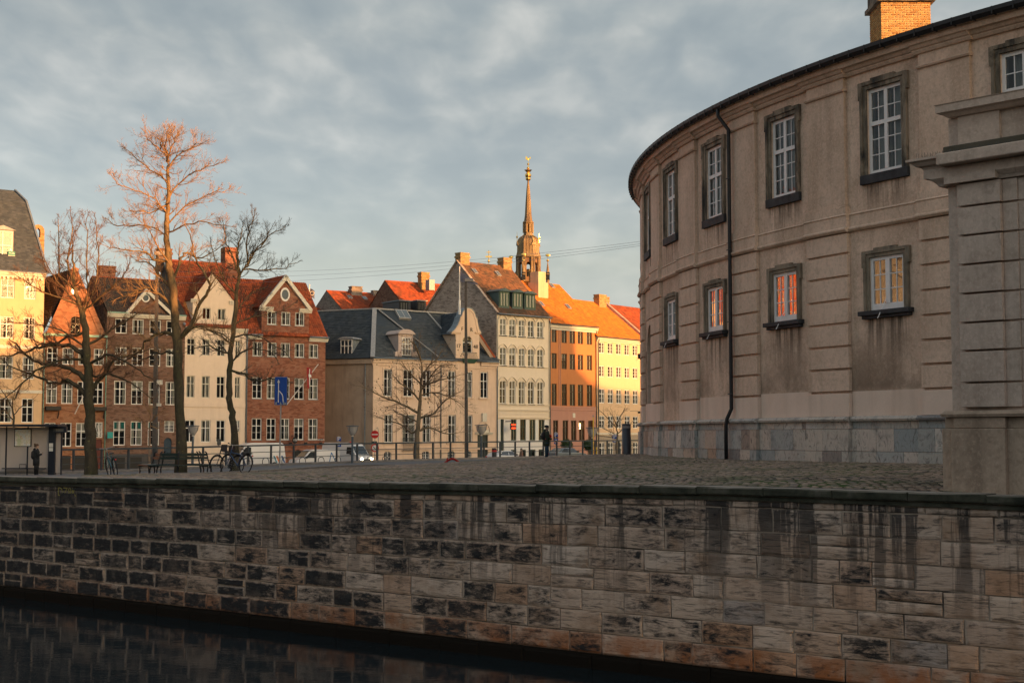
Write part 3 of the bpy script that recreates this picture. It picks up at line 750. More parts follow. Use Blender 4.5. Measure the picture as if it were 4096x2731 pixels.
# pilasters
gz_ = [zpl + .02] + [cyl_hit(3400, y)[1] for y in (1568, 1476, 1385, 1293, 1199, 1105, 1014)] + [zstr0]
for t in pths:
    p = cbox(t - arc(.90), t + arc(.90), 0, .05, zpl, zstr0).build('pilaster', M_ROT, rot)
    for i in range(8):
        me = cbox(t - arc(.93), t + arc(.93), 0, .14, gz_[i] + (.0 if i == 0 else .036), gz_[i + 1] - .036, .4)
        me.build('block', M_PATCH if i == 0 else M_ROTB, p, bevel=.012)
    u = cbox(t - arc(.86), t + arc(.86), 0, .11, zstr1, zcap).build('upper_pilaster', M_ROTB, rot)
    cbox(t - arc(.93), t + arc(.93), 0, .17, zstr1, zstr1 + .28).build('pilaster_base', M_ROTB, u)
    sweep([(0, zcap - .05), (.17, zcap - .05), (.20, zcap), (.13, zcap + .05), (0, zcap + .05)], t - arc(.9), t + arc(.9)).build('capital', M_ROTB, u)
    cbox(t - arc(.86), t + arc(.86), 0, .12, zcap + .05, zarch).build('capital_block', M_ROTB, u)
# string course and cornice (broken forward over the pilasters)
def course(prof, name, mat, extra=.12):
    sweep(prof, TH0, TH1).build(name, mat, rot)
    for t in pths: sweep([(o + (extra if o > 0 else 0), z + (.003 if o > 0 else 0)) for o, z in prof], t - arc(.98), t + arc(.98)).build(name, mat, rot)
course([(0, zstr0), (.07, zstr0), (.13, zstr0 + .06), (.13, zstr0 + .1), (.06, zstr0 + .14), (.06, zstr1 - .03), (.09, zstr1), (.04, zstr1 + .05), (0, zstr1 + .05)], 'string_course', M_ROTB)
course([(0, zarch - .03), (.08, zarch - .03), (.13, zarch + .04), (.13, zarch + .07), (.18, zarch + .09), (.24, zarch + .17), (.3, zarch + .19), (0, zarch + .2)], 'cornice_moulding', M_ROTB, .1)
sweep([(0, zarch + .18), (.34, zarch + .19), (.40, zarch + .36), (.44, zarch + .38), (0, zarch + .42)], TH0, TH1).build('cornice', M_ROTB, rot)
zgut = zarch + .38
sweep([(.40, zgut), (.52, zgut - .04), (.60, zgut + .06), (.60, zgut + .17), (.50, zgut + .17), (.42, zgut + .08)], TH0, TH1).build('gutter', M_GUT, rot)
for k in range(90):
    t = R(170) + k * arc(.62)
    if t < TH1: cbox(t, t + arc(.035), .4, .606, zgut - .03, zgut + .176, 1).build('gutter_bracket', M_GUT, rot)
# low lead roof
mb = MB(); n = 60; vs = []
for i in range(n + 1):
    th = TH0 + (TH1 - TH0) * i / n; vs += [cyl(th, zgut + .12, .45), cyl(th, zgut + .5, -6), cyl(th, zgut + .1, -14)]
mb.add(vs, [(i * 3 + q, (i + 1) * 3 + q, (i + 1) * 3 + q + 1, i * 3 + q + 1) for i in range(n) for q in range(2)]); mb.build('roof', M_LEAD, rot)
mb = MB()   # back wall of the wing
for i in range(n): 
    a, b = (TH0 + (TH1 - TH0) * (i + q) / n for q in (0, 1)); mb.poly([cyl(b, ZB - .5, -14), cyl(a, ZB - .5, -14), cyl(a, zgut + .1, -14), cyl(b, zgut + .1, -14)])
mb.build('courtyard_wall', M_ROT, rot)

# ---- windows of the wing (flat, set into the curve)
PANE = MB().add([(-.5, 0, -.5), (.5, 0, -.5), (.5, 0, .5), (-.5, 0, .5)], [(0, 1, 2, 3)]).mesh('pane', M_GLASS)
PANER = MB().add([(-.5, 0, -.5), (.5, 0, -.5), (.5, 0, .5), (-.5, 0, .5)], [(0, 1, 2, 3)]).mesh('pane_wavy', M_GLASSR)
def curtain_mesh(n=13):
    mb = MB(); vs = []
    for i in range(n):
        x = i / (n - 1) - .5; y = .025 * math.sin(i * 2.2); vs += [(x, y, -.5), (x, y * .7, .5)]
    mb.add(vs, [(2 * i, 2 * i + 2, 2 * i + 3, 2 * i + 1) for i in range(n - 1)]); return mb.mesh('curtain', M_CURTAIN, True)
CURT = curtain_mesh()
WCACHE = {}
def window(parent, x0, x1, z0, z1, y=.1, rows=(.34, .33, .33), trans=1, sub=1, mat=None, fw=.07, mull=.085, bar=.028, dep=.07, pane=None, curtain=.5, sill=None, name='window', rnd=random, leaves=2, bot=0.):
    """casement window: outer frame, middle mullion, transom after row `trans`, glazing bars; each pane an object"""
    mat = mat or M_WHITE; w, h = x1 - x0, z1 - z0
    key = (round(w, 3), round(h, 3), rows, trans, sub, mat.name, fw, mull, bar, leaves, bot)
    inner_w = w - 2 * fw; lw = (inner_w - mull * (leaves - 1)) / leaves; ih = h - 2 * fw - bot
    tot = sum(rows); edges = [h / 2 - fw]
    for r_ in rows: edges.append(edges[-1] - ih * r_ / tot)
    if key not in WCACHE:
        mb = MB()
        mb.box(-w / 2, -w / 2 + fw, -.0, dep, -h / 2, h / 2); mb.box(w / 2 - fw, w / 2, 0, dep, -h / 2, h / 2)
        mb.box(-w / 2 + fw, w / 2 - fw, 0, dep, h / 2 - fw, h / 2); mb.box(-w / 2 + fw, w / 2 - fw, 0, dep, -h / 2, -h / 2 + fw + bot)
        for q in range(1, leaves):
            xm = -w / 2 + fw + q * lw + (q - .5) * mull; mb.box(xm - mull / 2, xm + mull / 2, -.012, dep, -h / 2 + fw + bot, h / 2 - fw)
        if trans:
            zt = edges[trans]
            for q in range(leaves):
                xa = -w / 2 + fw + q * (lw + mull); mb.box(xa, xa + lw, -.02, dep, zt - mull / 2, zt + mull / 2)
        for q in range(leaves):
            xa = -w / 2 + fw + q * (lw + mull)
            for i in range(1, len(rows)):
                if i != trans: mb.box(xa, xa + lw, .018, .05, edges[i] - bar / 2, edges[i] + bar / 2)
            for j in range(1, sub):
                xb = xa + lw * j / sub; mb.box(xb - bar / 2, xb + bar / 2, .02, .052, -h / 2 + fw + bot, h / 2 - fw)
        WCACHE[key] = mb.mesh('window_frame', mat)
    o = inst(name, WCACHE[key], parent, ((x0 + x1) / 2, y, (z0 + z1) / 2))
    for q in range(leaves):
        for j in range(sub):
            xa = -w / 2 + fw + q * (lw + mull) + lw * j / sub
            for i in range(len(rows)):
                inst('pane', pane or PANE, o, (xa + lw / sub / 2, .036, (edges[i] + edges[i + 1]) / 2), (rnd.uniform(-.006, .006), 0, rnd.uniform(-.008, .008)), (lw / sub, 1, edges[i] - edges[i + 1]))
    if sill:
        mb = MB().box(-w / 2 - .06, w / 2 + .06, -y - .05, 0, -h / 2 - .06, -h / 2); mb.build('sill', sill, o)
    if curtain and rnd.random() < curtain:
        cw = w * rnd.uniform(.16, .3)
        for sx_ in (-1, 1): inst('curtain', CURT, o, (sx_ * (w / 2 - fw - cw / 2), .16, 0), (0, 0, 0), (cw, 1, h * .94))
    elif curtain and rnd.random() < .35: inst('blind', CURT, o, (0, .14, h * .27), (0, 0, 0), (w - 2 * fw, .25, h * .40))
    return o
M_WPAINT = plain('palace_window_paint', (.78, .75, .74), .5, var=.05)
for k, t in enumerate(wths):
    for lev in (0, 1):
        if lev == 1 and k == 2: continue
        w = thing('slot', '', '') if False else None
        x, y, _ = cyl(t, 0, 0); hold = bpy.data.objects.new('window_bay', None); link(hold, rot)
        hold.location = (x, y, 0); hold.rotation_euler = (0, 0, t + PI / 2)      # local x to the right, local y inward
        if lev == 0:
            o = window(rot, -WU / 2, WU / 2, zu0, zu1, y=.06, rows=(.2, .2, .2, .2, .2), trans=2, sub=2, mat=M_WPAINT, fw=.11, mull=.12, dep=.12, curtain=.0, rnd=rng)
            for sx_ in (-1, 1): inst('curtain', CURT, o, (sx_ * WU * .2, .25, 0), (0, 0, 0), (WU * .33, 1.5, (zu1 - zu0) * .95))
        else:
            o = window(rot, -WL / 2, WL / 2, zl0, zl1, y=.02, rows=(1 / 3, 1 / 3, 1 / 3), trans=0, sub=2, mat=M_WPAINT, fw=.1, mull=.16, dep=.1, pane=PANER, curtain=0, rnd=rng, bot=.1)
            MB().tube([(-.05, -.03, -.45), (-.10, -.32, -1.02)], .012, 5).build('stay_rod', M_WPAINT, o)
        bpy.data.objects.remove(hold)
        lz = o.location.z; M_ = Matrix.Translation((x, y, 0)) @ Matrix.Rotation(t + PI / 2, 4, 'Z') @ Matrix.Translation(o.location); o.matrix_basis = M_
        # stone surround with ears, sill
        W_, H_ = (WU, zu1 - zu0) if lev == 0 else (WL, zl1 - zl0); sw = .23 if lev == 0 else .20
        yy = -(.06 if lev == 0 else .02)
        mb = MB()
        for a_, b_, out_ in ((0., sw * .55, .05), (sw * .55, sw, .09)):
            for sx_ in (-1, 1):
                xa, xb = sorted((sx_ * (W_ / 2 + a_), sx_ * (W_ / 2 + b_))); mb.box(xa, xb, yy - out_, yy + .04, -H_ / 2, H_ / 2 + a_)
            mb.box(-W_ / 2 - b_, W_ / 2 + b_, yy - out_, yy + .04, H_ / 2 + a_, H_ / 2 + b_)
        for sx_ in (-1, 1):       # ears
            xa, xb = sorted((sx_ * (W_ / 2 + sw), sx_ * (W_ / 2 + sw + .06))); mb.box(xa, xb, yy - .088, yy + .04, H_ / 2 - .28, H_ / 2 + sw * .98)
        mb.box(-W_ / 2 + .22, W_ / 2 - .22, yy - .092, yy + .04, H_ / 2 + sw, H_ / 2 + sw + .06)
        mb.build('surround', M_SURR if lev == 0 else M_SURL, o)
        if lev == 0:
            mb = MB().box(-W_ / 2 - sw - .02, W_ / 2 + sw + .02, yy - .10, yy + .04, -H_ / 2 - .27, -H_ / 2); mb.build('sill', M_SILL, o, bevel=.01)
        else:
            mb = MB().box(-W_ / 2 - sw - .12, W_ / 2 + sw + .12, yy - .22, yy + .04, -H_ / 2 - .13, -H_ / 2); mb.box(-W_ / 2 - sw - .05, W_ / 2 + sw + .05, yy - .13, yy + .04, -H_ / 2 - .22, -H_ / 2 - .13); mb.build('sill', M_SILL, o, bevel=.01)
# downpipe
td = thpx(2945)
pts = [cyl(td - arc(.12), zgut - .02, .52), cyl(td - arc(.12), zgut - .25, .52), cyl(td + arc(.12), zgut - .75, .26), cyl(td + arc(.13), zgut - 1.2, .26), cyl(td + arc(.13), zpl + .35, .26), cyl(td + arc(.05), zpl + .02, .38), cyl(td - arc(.0), zpl - .2, .40), cyl(td - arc(.0), ZB + .12, .40)]
MB().tube(pts, .065, 10).build('downpipe', M_GUT, rot, smooth=True)
for z in (6.2, 8.6, 11.0, 13.4):
    MB().tube([cyl(td - arc(.02), z, .30), cyl(td + arc(.28), z, .30)], .018, 6).build('pipe_bracket', M_GUT, rot)
# arched door niche at the far end
t = wths[2]
mb = MB(); prof = [(-1.25, 3.9), (-1.25, 8.2)] + [(-1.25 * math.cos(PI * i / 12), 8.2 + 1.25 * math.sin(PI * i / 12)) for i in range(13)] + [(1.25, 3.9)]
# spandrel wall filling the square opening round the arch
out_ = [(-1.26, ZB), (-1.26, 9.62), (1.26, 9.62), (1.26, ZB)]
mb = MB(); mb.holed([(-1.26, ZB + .1), (1.26, ZB + .1), (1.26, 9.62), (-1.26, 9.62)], [[(-1.05, ZB + .12), (1.05, ZB + .12), (1.05, 8.3)] + [(1.05 * math.cos(PI * i / 12), 8.3 + 1.05 * math.sin(PI * i / 12)) for i in range(1, 12)] + [(-1.05, 8.3)]],
         lambda x, z, o: cyl(t + x / RW, z, o - .02), .9); mb.build('door_arch', M_ROTB, rot)
# brick chimney
chx0, chx1 = at(3524, 100, 46.).x, at(3724, 100, 46.).x; zc0, zc1 = 15.6, at(3620, 8, 46).z
m = Mat('chimney_brick', .9, .2); c = m.ramp(m.rand(), [(0., (.34, .17, .06)), (.4, (.50, .29, .10)), (.7, (.58, .37, .15)), (1., (.40, .26, .12))]); v = m.coord('World'); m.color(m.mix(m.ramp(m.noise(v, 18, 4), [(.4, .5), (.6, 0.)]), c, (.12, .07, .035))); m.bump(m.noise(v, 30, 4), .5, .008); M_CHB = m.m
M_CHM = plain('lime_mortar', (.66, .50, .26), .9, var=.25, scale=5, bump=.3)
ch = MB().box(chx0 - CX + .012, chx1 - CX - .012, 46.012 - CY, 47.45 - CY, zc0, zc1).build('chimney', M_CHM, rot)
MB().box(chx0 - CX - .13, chx1 - CX + .13, 45.87 - CY, 47.6 - CY, zc1, zc1 + .14).box(chx0 - CX - .05, chx1 - CX + .05, 45.95 - CY, 47.5 - CY, zc1 + .14, zc1 + .6).build('chimney_cap', M_SURR, ch)
bm_ = {}
def bmesh_(w):
    k = round(w, 3)
    if k not in bm_: bm_[k] = strip_beveled(MB().box(-w / 2, w / 2, -.01, .05, -.029, .029).mesh('brick', M_CHB), .006)
    return bm_[k]
nrow = int((zc1 - zc0) / .077)
for r_ in range(nrow):
    z = zc0 + (r_ + .5) * .077
    for face in (0, 1):
        Lf = (chx1 - chx0) if face == 0 else 1.44; x = -(r_ % 2) * .12
        while x < Lf - .03:
            a, b = max(0, x), min(Lf, x + .225)
            if b - a > .05 and z > 16.0:
                w = .21 if b - a > .2 else .1; c_ = (a + b) / 2
                if face == 0: inst('brick', bmesh_(w), ch, (chx0 - CX + c_, 46.0 - CY + rng.uniform(0, .006), z), (rng.uniform(-.02, .02), 0, rng.uniform(-.02, .02)))
                else: inst('brick', bmesh_(w), ch, (chx0 - CX + rng.uniform(0, .006), 46.0 - CY + 1.44 - c_, z), (0, 0, -PI / 2))
            x += .237

# ------------------------------------------------------------------ gate pier on the right
class Fac:
    """a vertical plane through pixel column x0 at depth D, running in plan along (sin phi, cos phi)"""
    def __init__(s, x0, D, phi, zbase):
        p = at(x0, 1700, D); s.o = (p.x, D); s.phi = R(phi); s.d = (math.sin(s.phi), math.cos(s.phi)); s.n = (math.cos(s.phi), -math.sin(s.phi)); s.zb = zbase
    def px(s, px, py, yin=0.):
        o = (s.o[0] - s.n[0] * yin, s.o[1] - s.n[1] * yin); p = on_plane(px, py, o, s.n)
        return ((p.x - o[0]) * s.d[0] + (p.y - o[1]) * s.d[1], p.z - s.zb)
    def sx(s, px, yin=0.): return s.px(px, 1700, yin)[0]
    def z(s, px, py, yin=0.): return s.px(px, py, yin)[1]
    def empty(s, name, label, cat, group=None): return thing(name, label, cat, (s.o[0], s.o[1], s.zb), PI / 2 - s.phi, group)
    def world(s, x, y, z): return Vector((s.o[0] + s.d[0] * x - s.n[0] * y, s.o[1] + s.d[1] * x - s.n[1] * y, s.zb + z))
PF = Fac(3765, 24.4, 137, 3.88)
M_PIER = plaster('pier_sandstone', (.62, .50, .42), (.36, .27, .21), .45, .45, grain=.35)
M_PIERB = plaster('pier_base_stone', (.46, .35, .265), (.25, .185, .135), .5, .5, grain=.45)
pier = PF.empty('gate_pier', 'pale sandstone gate pavilion corner with banded rustication', 'pavilion')
SX = PF.sx; PZ = lambda y, x=3850: PF.z(x, y)
XR = 3.4; DEP = 4.2
sA, sB, sC, sD, sE, sF = SX(3767), SX(3776), SX(3800), SX(3852), SX(4026), SX(4086)
zb1, zb2, zb3 = PZ(1713), PZ(1668), PZ(1641)
MB().box(sA, XR, .0, DEP, -1.0, zb1).build('base', M_PIERB, pier, bevel=.015)
MB().box(SX(3812), SX(4030), -.09, .1, -1.0, zb1 - .003).build('base_projection', M_PIERB, pier, bevel=.015)
MB().box(sB, XR, .03, DEP, zb1 + .002, zb2).box(SX(3820), SX(4028), -.055, .1, zb1 + .002, zb2 - .003).build('upper_base', M_PIERB, pier, bevel=.012)
def pmould(x0, x1, prof, name, mat):   # profile (out, z) along the front, returned on the left side
    mb = MB(); k = len(prof); vs = []
    for o, z in prof: vs.append((x0 - o, DEP, z))
    for o, z in prof: vs.append((x0 - o, -o, z))
    for o, z in prof: vs.append((x1, -o, z))
    fs = [(q, k + q, k + (q + 1) % k, (q + 1) % k) for q in range(k)] + [(k + q, 2 * k + q, 2 * k + (q + 1) % k, k + (q + 1) % k) for q in range(k)]
    mb.add(vs, fs); return mb.build(name, mat, pier, recalc=True)
pmould(sC, XR, [(-.1, zb2), (.10, zb2 + .003), (.12, zb2 + .05), (.08, zb2 + .08), (.05, zb2 + .11), (-.1, zb3)], 'base_moulding', M_PIERB)
zt = PZ(735)
MB().box(sC, XR, .10, DEP, zb3 - .02, zt).build('shaft', M_PIER, pier)
gys = [1633, 1532, 1405, 1293, 1177, 1061, 945, 829, 735]
zs = [PZ(y) for y in gys]
for i in range(len(zs) - 1):
    z0, z1 = zs[i] + .018, zs[i + 1] - .018
    MB().box(sD, sE, -.045, .11, z0, z1).build('block', M_PIER, pier, bevel=.008)
    MB().box(sE + .001, sF, .035, .11, z0, z1).build('block', M_PIER, pier, bevel=.008)
    MB().box(sF + .001, XR, .07, .11, z0, z1).build('block', M_PIER, pier, bevel=.008)
zk = PZ(700)
pmould(SX(3775), XR, [(-.3, zt - .01), (.0, zt), (.03, zt + .05), (.12, zk - .02), (.12, zk), (-.3, zk)], 'capital', M_PIER)
MB().box(SX(3812), SX(4020), -.14, .3, zt + .004, zk - .004).build('capital_block', M_PIER, pier)
za, zc_, zco = PZ(664), PZ(648), PZ(632)
sL = SX(3709); 
MB().box(sL + .08, XR, -.10, DEP, zk + .002, za).build('architrave', M_PIER, pier)
pmould(sL + .12, XR, [(-.4, za), (.06, za + .004), (.09, za + .05), (.16, za + .07), (.22, za + .13), (.28, za + .15), (.28, za + .19), (-.4, za + .21)], 'cornice', M_PIER)
MB().box(SX(3805), XR, -.34, .2, za + .008, za + .205).build('cornice_projection', M_PIER, pier, bevel=.02)
zat = za + .215
M_MOSSY = plaster('mossy_stone', (.12, .105, .08), (.05, .05, .035), .6, .6)
MB().box(SX(3790), XR, .02, DEP, zat, zat + .17).build('attic_base', M_MOSSY, pier, bevel=.02)
za2 = PF.z(3800, 478, .15)
MB().box(SX(3800), XR, .15, DEP, zat + .17, za2).box(SX(3846), SX(4015), .08, .2, zat + .172, za2 - .002).build('attic', M_PIER, pier)
pmould(SX(3806), XR, [(-.4, za2), (-.02, za2 + .004), (.05, za2 + .06), (.12, za2 + .08), (.12, za2 + .2), (.14, za2 + .22), (-.4, za2 + .24)], 'attic_cornice', M_PIER)
# bird spikes on the ledge
mb = MB(); x = SX(3700)
while x < SX(4100):
    for y in (-.1, .0, .08): mb.tube([(x, y, za + .2), (x + rng.uniform(-.02, .02), y + rng.uniform(-.03, .03), za + .2 + rng.uniform(.07, .12))], .0025, 3, False)
    x += .035
mb.build('bird_spikes', M_DGREY, pier, kind='stuff')

# ------------------------------------------------------------------ unseen blocks added past the right edge, skylines shaped to throw the evening shade
def sunpt(p, q): return (p * math.cos(SUN_AZ) + q * math.sin(SUN_AZ), p * math.sin(SUN_AZ) - q * math.cos(SUN_AZ))
M_SHADEB = plaster('shade_block_stone', (.33, .30, .27), None, .3)
def palace(name, label, prof, q0, q1, zb=3.5):  # builds one of the added shade-casting blocks
    """block whose skyline along p is prof [(p, z)], between q0 and q1 along the sun direction"""
    o = thing(name, label, 'building', (*sunpt(prof[0][0], q0), zb)); lx, ly = sunpt(prof[0][0], q0)
    mb = MB(); vs = []
    for p, z in prof:
        for q, zz_ in ((q0, zb), (q0, z), (q1, z), (q1, zb)):
            x, y = sunpt(p, q); vs.append((x - lx, y - ly, zz_ - zb))
    n = len(prof); fs = [(i * 4 + q, i * 4 + q + 1, (i + 1) * 4 + q + 1, (i + 1) * 4 + q) for i in range(n - 1) for q in range(3)] + [(0, 1, 2, 3), tuple((n - 1) * 4 + q for q in (3, 2, 1, 0))]
    mb.add(vs, fs); mb.build('wall', M_SHADEB, o, recalc=True); return o
tq = math.tan(SUN_EL)
_q = 40.
def HH(z, q): return z + (_q - q) * tq
palace('tall_shade_block', 'tall grey unseen block added beyond the right edge, skyline shaped for the evening shade', [(60, HH(9, -118)), (74, HH(9, -118)), (77, HH(13.0, -121)), (85.2, HH(14.2, -120)), (85.8, HH(24.6, -117)), (112, HH(24.6, -112)), (114, HH(22.8, -109)), (128, HH(22.8, -108)), (131, HH(23.4, -104)),
       (138, HH(22.0, -103)), (140.5, HH(20.0, -102)), (143, HH(18.0, -102)), (143.6, HH(13.2, -102)), (146, HH(11.6, -101)), (150, HH(10.8, -101)), (175, HH(10.2, -100))], _q, _q + 16)
palace('low_shade_block', 'lower unseen block added beyond the right edge to shade the near trees and quay', [(-30, 12.5), (20, 12.5), (29, 12.5), (30, 16.3), (37.3, 16.3), (37.5, 21.0), (42.6, 21.0)], 10, 18)
# ------------------------------------------------------------------ roofs
def tiles(name, P, tw, th, mat, parent, kind='pan', amp=.05, jit=.006, seed=1):
    """cover the planar polygon P (first edge is the eave, left to right) with single tiles, joined"""
    rg = np.random.default_rng(seed); P = [np.array(p, float) for p in P]
    ex = P[1] - P[0]; ex /= np.linalg.norm(ex); nrm = None
    for k in range(2, len(P)):
        c = np.cross(ex, P[k] - P[0])
        if np.linalg.norm(c) > .1: nrm = c / np.linalg.norm(c); break
    ey = np.cross(nrm, ex)
    if ey[2] < 0: ey = -ey
    nrm = np.cross(ex, ey)
    U = np.array([[(p - P[0]) @ ex, (p - P[0]) @ ey] for p in P])
    u0, u1 = U[:, 0].min(), U[:, 0].max(); v0, v1 = U[:, 1].min(), U[:, 1].max()
    nv = max(1, int(round((v1 - v0) / th))); th = (v1 - v0) / nv
    gu, gv = np.meshgrid(np.arange(u0, u1, tw), v0 + th * np.arange(nv))
    if kind == 'slate': gu = gu + (np.arange(nv)[:, None] % 2) * tw / 2
    gu, gv = gu.ravel(), gv.ravel(); cu, cv = gu + tw / 2, gv + th / 2
    ins = np.zeros(len(cu), bool); j = len(U) - 1
    for i in range(len(U)):
        a, b = U[i], U[j]; cond = ((a[1] > cv) != (b[1] > cv)) & (cu < (b[0] - a[0]) * (cv - a[1]) / (b[1] - a[1] + 1e-12) + a[0]); ins ^= cond; j = i
    gu, gv = gu[ins], gv[ins]; N = len(gu)
    prof = [(0., .012), (.28, .012 + amp), (.56, .012), (1.0, .006)] if kind == 'pan' else [(.02, 0.), (.98, 0.)]
    k = len(prof); V = np.zeros((N, 3 * k, 3)); lift = .02 if kind == 'pan' else .014
    dh = rg.normal(0, jit, N); tl = rg.normal(0, jit, N)
    for i, (f, h) in enumerate(prof):
        for r_, (vv, hh_) in enumerate(((-.04, -.01), (0., lift * 1.6 + .02), (th * 1.06, .012))):
            uu = gu + f * tw; hgt = (h + hh_ if r_ else -.01) + dh * (r_ == 1) + tl * (f - .5)
            V[:, r_ * k + i, :] = P[0] + ex * uu[:, None] + ey * (gv + (0 if r_ < 2 else vv))[:, None] + nrm * hgt[:, None]
    F = []
    for r_ in range(2):
        for i in range(k - 1): F.append((r_ * k + i, r_ * k + i + 1, (r_ + 1) * k + i + 1, (r_ + 1) * k + i))
    F = np.array(F); FF = (F[None] + (np.arange(N) * 3 * k)[:, None, None]).reshape(-1, 4)
    me = fast_mesh(name, V.reshape(-1, 3), FF, mat, np.clip(rg.normal(.45, .36, N), 0, 1), 3 * k)
    o = bpy.data.objects.new(name, me); link(o, parent); o['kind'] = 'stuff'; return o
def roof_plane(parent, P, mat, kind='pan', tw=.24, th=.33, seed=1, amp=.05):
    mb = MB(); mb.poly(P); 
    r_ = mb.build('roof', mat, parent); r_['tint0'] = .4
    tiles('slates' if kind == 'slate' else 'roof_tiles', P, tw, th, mat, r_, kind, seed=seed, amp=amp); return r_
def ridge_caps(parent, a, b, mat, r=.11, name='ridge_tile', step=.42):
    a, b = Vector(a), Vector(b); n = max(1, int((b - a).length / step)); mb = MB()
    for i in range(n):
        p = a + (b - a) * (i / n); q = a + (b - a) * ((i + 1.08) / n); mb.tube([p, q], [r, r * .86], 7)
    return mb.build(name + 's', mat, parent, kind='stuff')
def rect(x0, x1, z0, z1): return [(x0, z0), (x1, z0), (x1, z1), (x0, z1)]
def archp(x0, x1, z0, z1, rise, n=6):
    w = (x1 - x0) / 2; xc = (x0 + x1) / 2; a0 = 2 * math.atan(rise / w); rr = w / math.sin(a0); zc = z1 - rr
    return [(x0, z0), (x1, z0)] + [(xc + rr * math.sin(a0 - 2 * a0 * i / n), zc + rr * math.cos(a0 - 2 * a0 * i / n)) for i in range(n + 1)]
def fl(x, z, o): return (x, -o, z)
class House:
    def __init__(s, F, name, label, depth):
        s.F = F; s.e = F.empty(name, label, 'house'); s.depth = depth; s.holes = []; s.rnd = random.Random(len(label))
    def row(s, xs, yt, yb, xr=None, **k):
        """window row; yt / yb are read at the first window"""
        xc = xr or sum(xs[0]) / 2; z1, z0 = s.F.z(xc, yt), s.F.z(xc, yb); res = []
        arch = k.pop('arch', 0)
        for a, b in xs:
            x0, x1 = s.F.sx(a), s.F.sx(b)
            s.holes.append(archp(x0, x1, z0, z1, arch) if arch else rect(x0, x1, z0, z1))
            res.append(window(s.e, x0, x1, z0, z1, rnd=s.rnd, **k))
        return res
    def wall(s, outer, mat, side_z=None, name='wall', reveal=.16, sides=(True, True), w=None):
        mb = MB(); mb.holed(outer, s.holes, fl, reveal); o = mb.build(name, mat, s.e)
        w0 = min(p[0] for p in outer); w1 = max(p[0] for p in outer); z0 = min(p[1] for p in outer); zt = side_z or min(p[1] for p in outer if p[1] > z0 + 3)
        MB().box(w0 + .1, w1 - .1, .75, .8, z0, zt - .15).build('interior_wall', M_DARKROOM, s.e)
        return o
    def sidewall(s, x, zt, mat, gable=None, depth=None, z0=-.5, name='side_wall', left=True):
        """end wall in the plane x; gable = list of (y, z) above the eave"""
        d = depth or s.depth; pts = [(0, z0), (d, z0)] + ([(d, zt)] + list(reversed(gable)) + [(0, zt)] if gable else [(d, zt), (0, zt)])
        P = [(x, y, z) for y, z in pts]
        if left: P = P[::-1]
        MB().poly(P).build(name, mat, s.e)
    def band(s, x0, x1, z0, z1, out, mat, name='cornice', prof=None):
        if prof is None: MB().box(x0, x1, -out, .02, z0, z1).build(name, mat, s.e)
        else:
            mb = MB(); k = len(prof); mb.add([(x, -o * out, z0 + (z1 - z0) * t) for x in (x0, x1) for o, t in prof], [(q, k + q, k + (q + 1) % k, (q + 1) % k) for q in range(k)] + [tuple(range(k)), tuple(2 * k - 1 - q for q in range(k))])
            mb.build(name, mat, s.e, recalc=True)
    def pipe(s, x, z0, z1, mat=None, r=.055, kick=True):
        pts = [(x, -.28, z1), (x, -.22, z1 - .3), (x, -.1, z1 - .75), (x, -.1, z0)] if kick else [(x, -.1, z1), (x, -.1, z0)]
        MB().tube(pts, r, 7).build('downpipe', mat or M_ZINC, s.e, smooth=True)
    def gutter(s, x0, x1, z, mat=None, out=.32):
        MB().tube([(x0, -out, z), (x1, -out, z)], .075, 8).build('gutter', mat or M_ZINC, s.e, smooth=True)
CORN = [(0, 0), (.35, 0), (.4, .3), (.7, .4), (.75, .7), (1., .8), (1., 1.), (0, 1.)]
def chimney(parent, x, y, z0, z1, w, d, mat, cap=.1, pots=0, capm=None):
    o = MB().box(x - w / 2, x + w / 2, y - d / 2, y + d / 2, z0, z1).build('chimney', mat, parent)
    MB().box(x - w / 2 - cap, x + w / 2 + cap, y - d / 2 - cap, y + d / 2 + cap, z1 - .5, z1 - .28).box(x - w / 2 - cap * .6, x + w / 2 + cap * .6, y - d / 2 - cap * .6, y + d / 2 + cap * .6, z1, z1 + .14).build('chimney_cap', capm or mat, o)
    return o
def skylight(parent, F, px0, px1, py0, py1, plane, yin, slope):
    """small roof window lying on the slope"""
    s0, z0 = F.px(px0, py1, yin); s1, z1 = F.px(px1, py0, yin); w = .7; h = 1.0
    mb = MB(); c, sn = math.cos(slope), math.sin(slope)
    def pt(a, b, o): return (s0 + a, yin + b * c - o * sn, z0 + b * sn + o * c)
    mb.hexa([pt(0, 0, .0), pt(w, 0, .0), pt(w, h, .0), pt(0, h, .0), pt(0, 0, .14), pt(w, 0, .14), pt(w, h, .14), pt(0, h, .14)])
    o = mb.build('skylight', M_DGREY, parent); MB().poly([pt(.07, .07, .145), pt(w - .07, .07, .145), pt(w - .07, h - .07, .145), pt(.07, h - .07, .145)]).build('pane', M_SKYL, o)
m = Mat('skylight_glass', .08, .8); m.color((.10, .13, .15)); M_SKYL = m.m
M_REDT = tilemat('red_clay_tiles', (.38, .085, .03), (.18, .04, .02), (.07, .045, .03), mossamt=.55)
M_ORT = tilemat('orange_clay_tiles', (.66, .20, .03), (.44, .125, .025), (.30, .11, .04), mossamt=.35)
M_BRT = tilemat('weathered_brown_tiles', (.21, .105, .06), (.075, .048, .036), (.05, .047, .036), mossamt=.8)
M_DKT = tilemat('dark_glazed_tiles', (.05, .045, .042), (.09, .05, .035), (.03, .035, .03))
M_SLATE = tilemat('blue_slates', (.034, .047, .062), (.075, .090, .105), (.04, .045, .042), .6, .35)
M_BRK_RED = brick('red_brick', (.32, .095, .045), (.22, .06, .032), (.30, .22, .16), dark=.35)
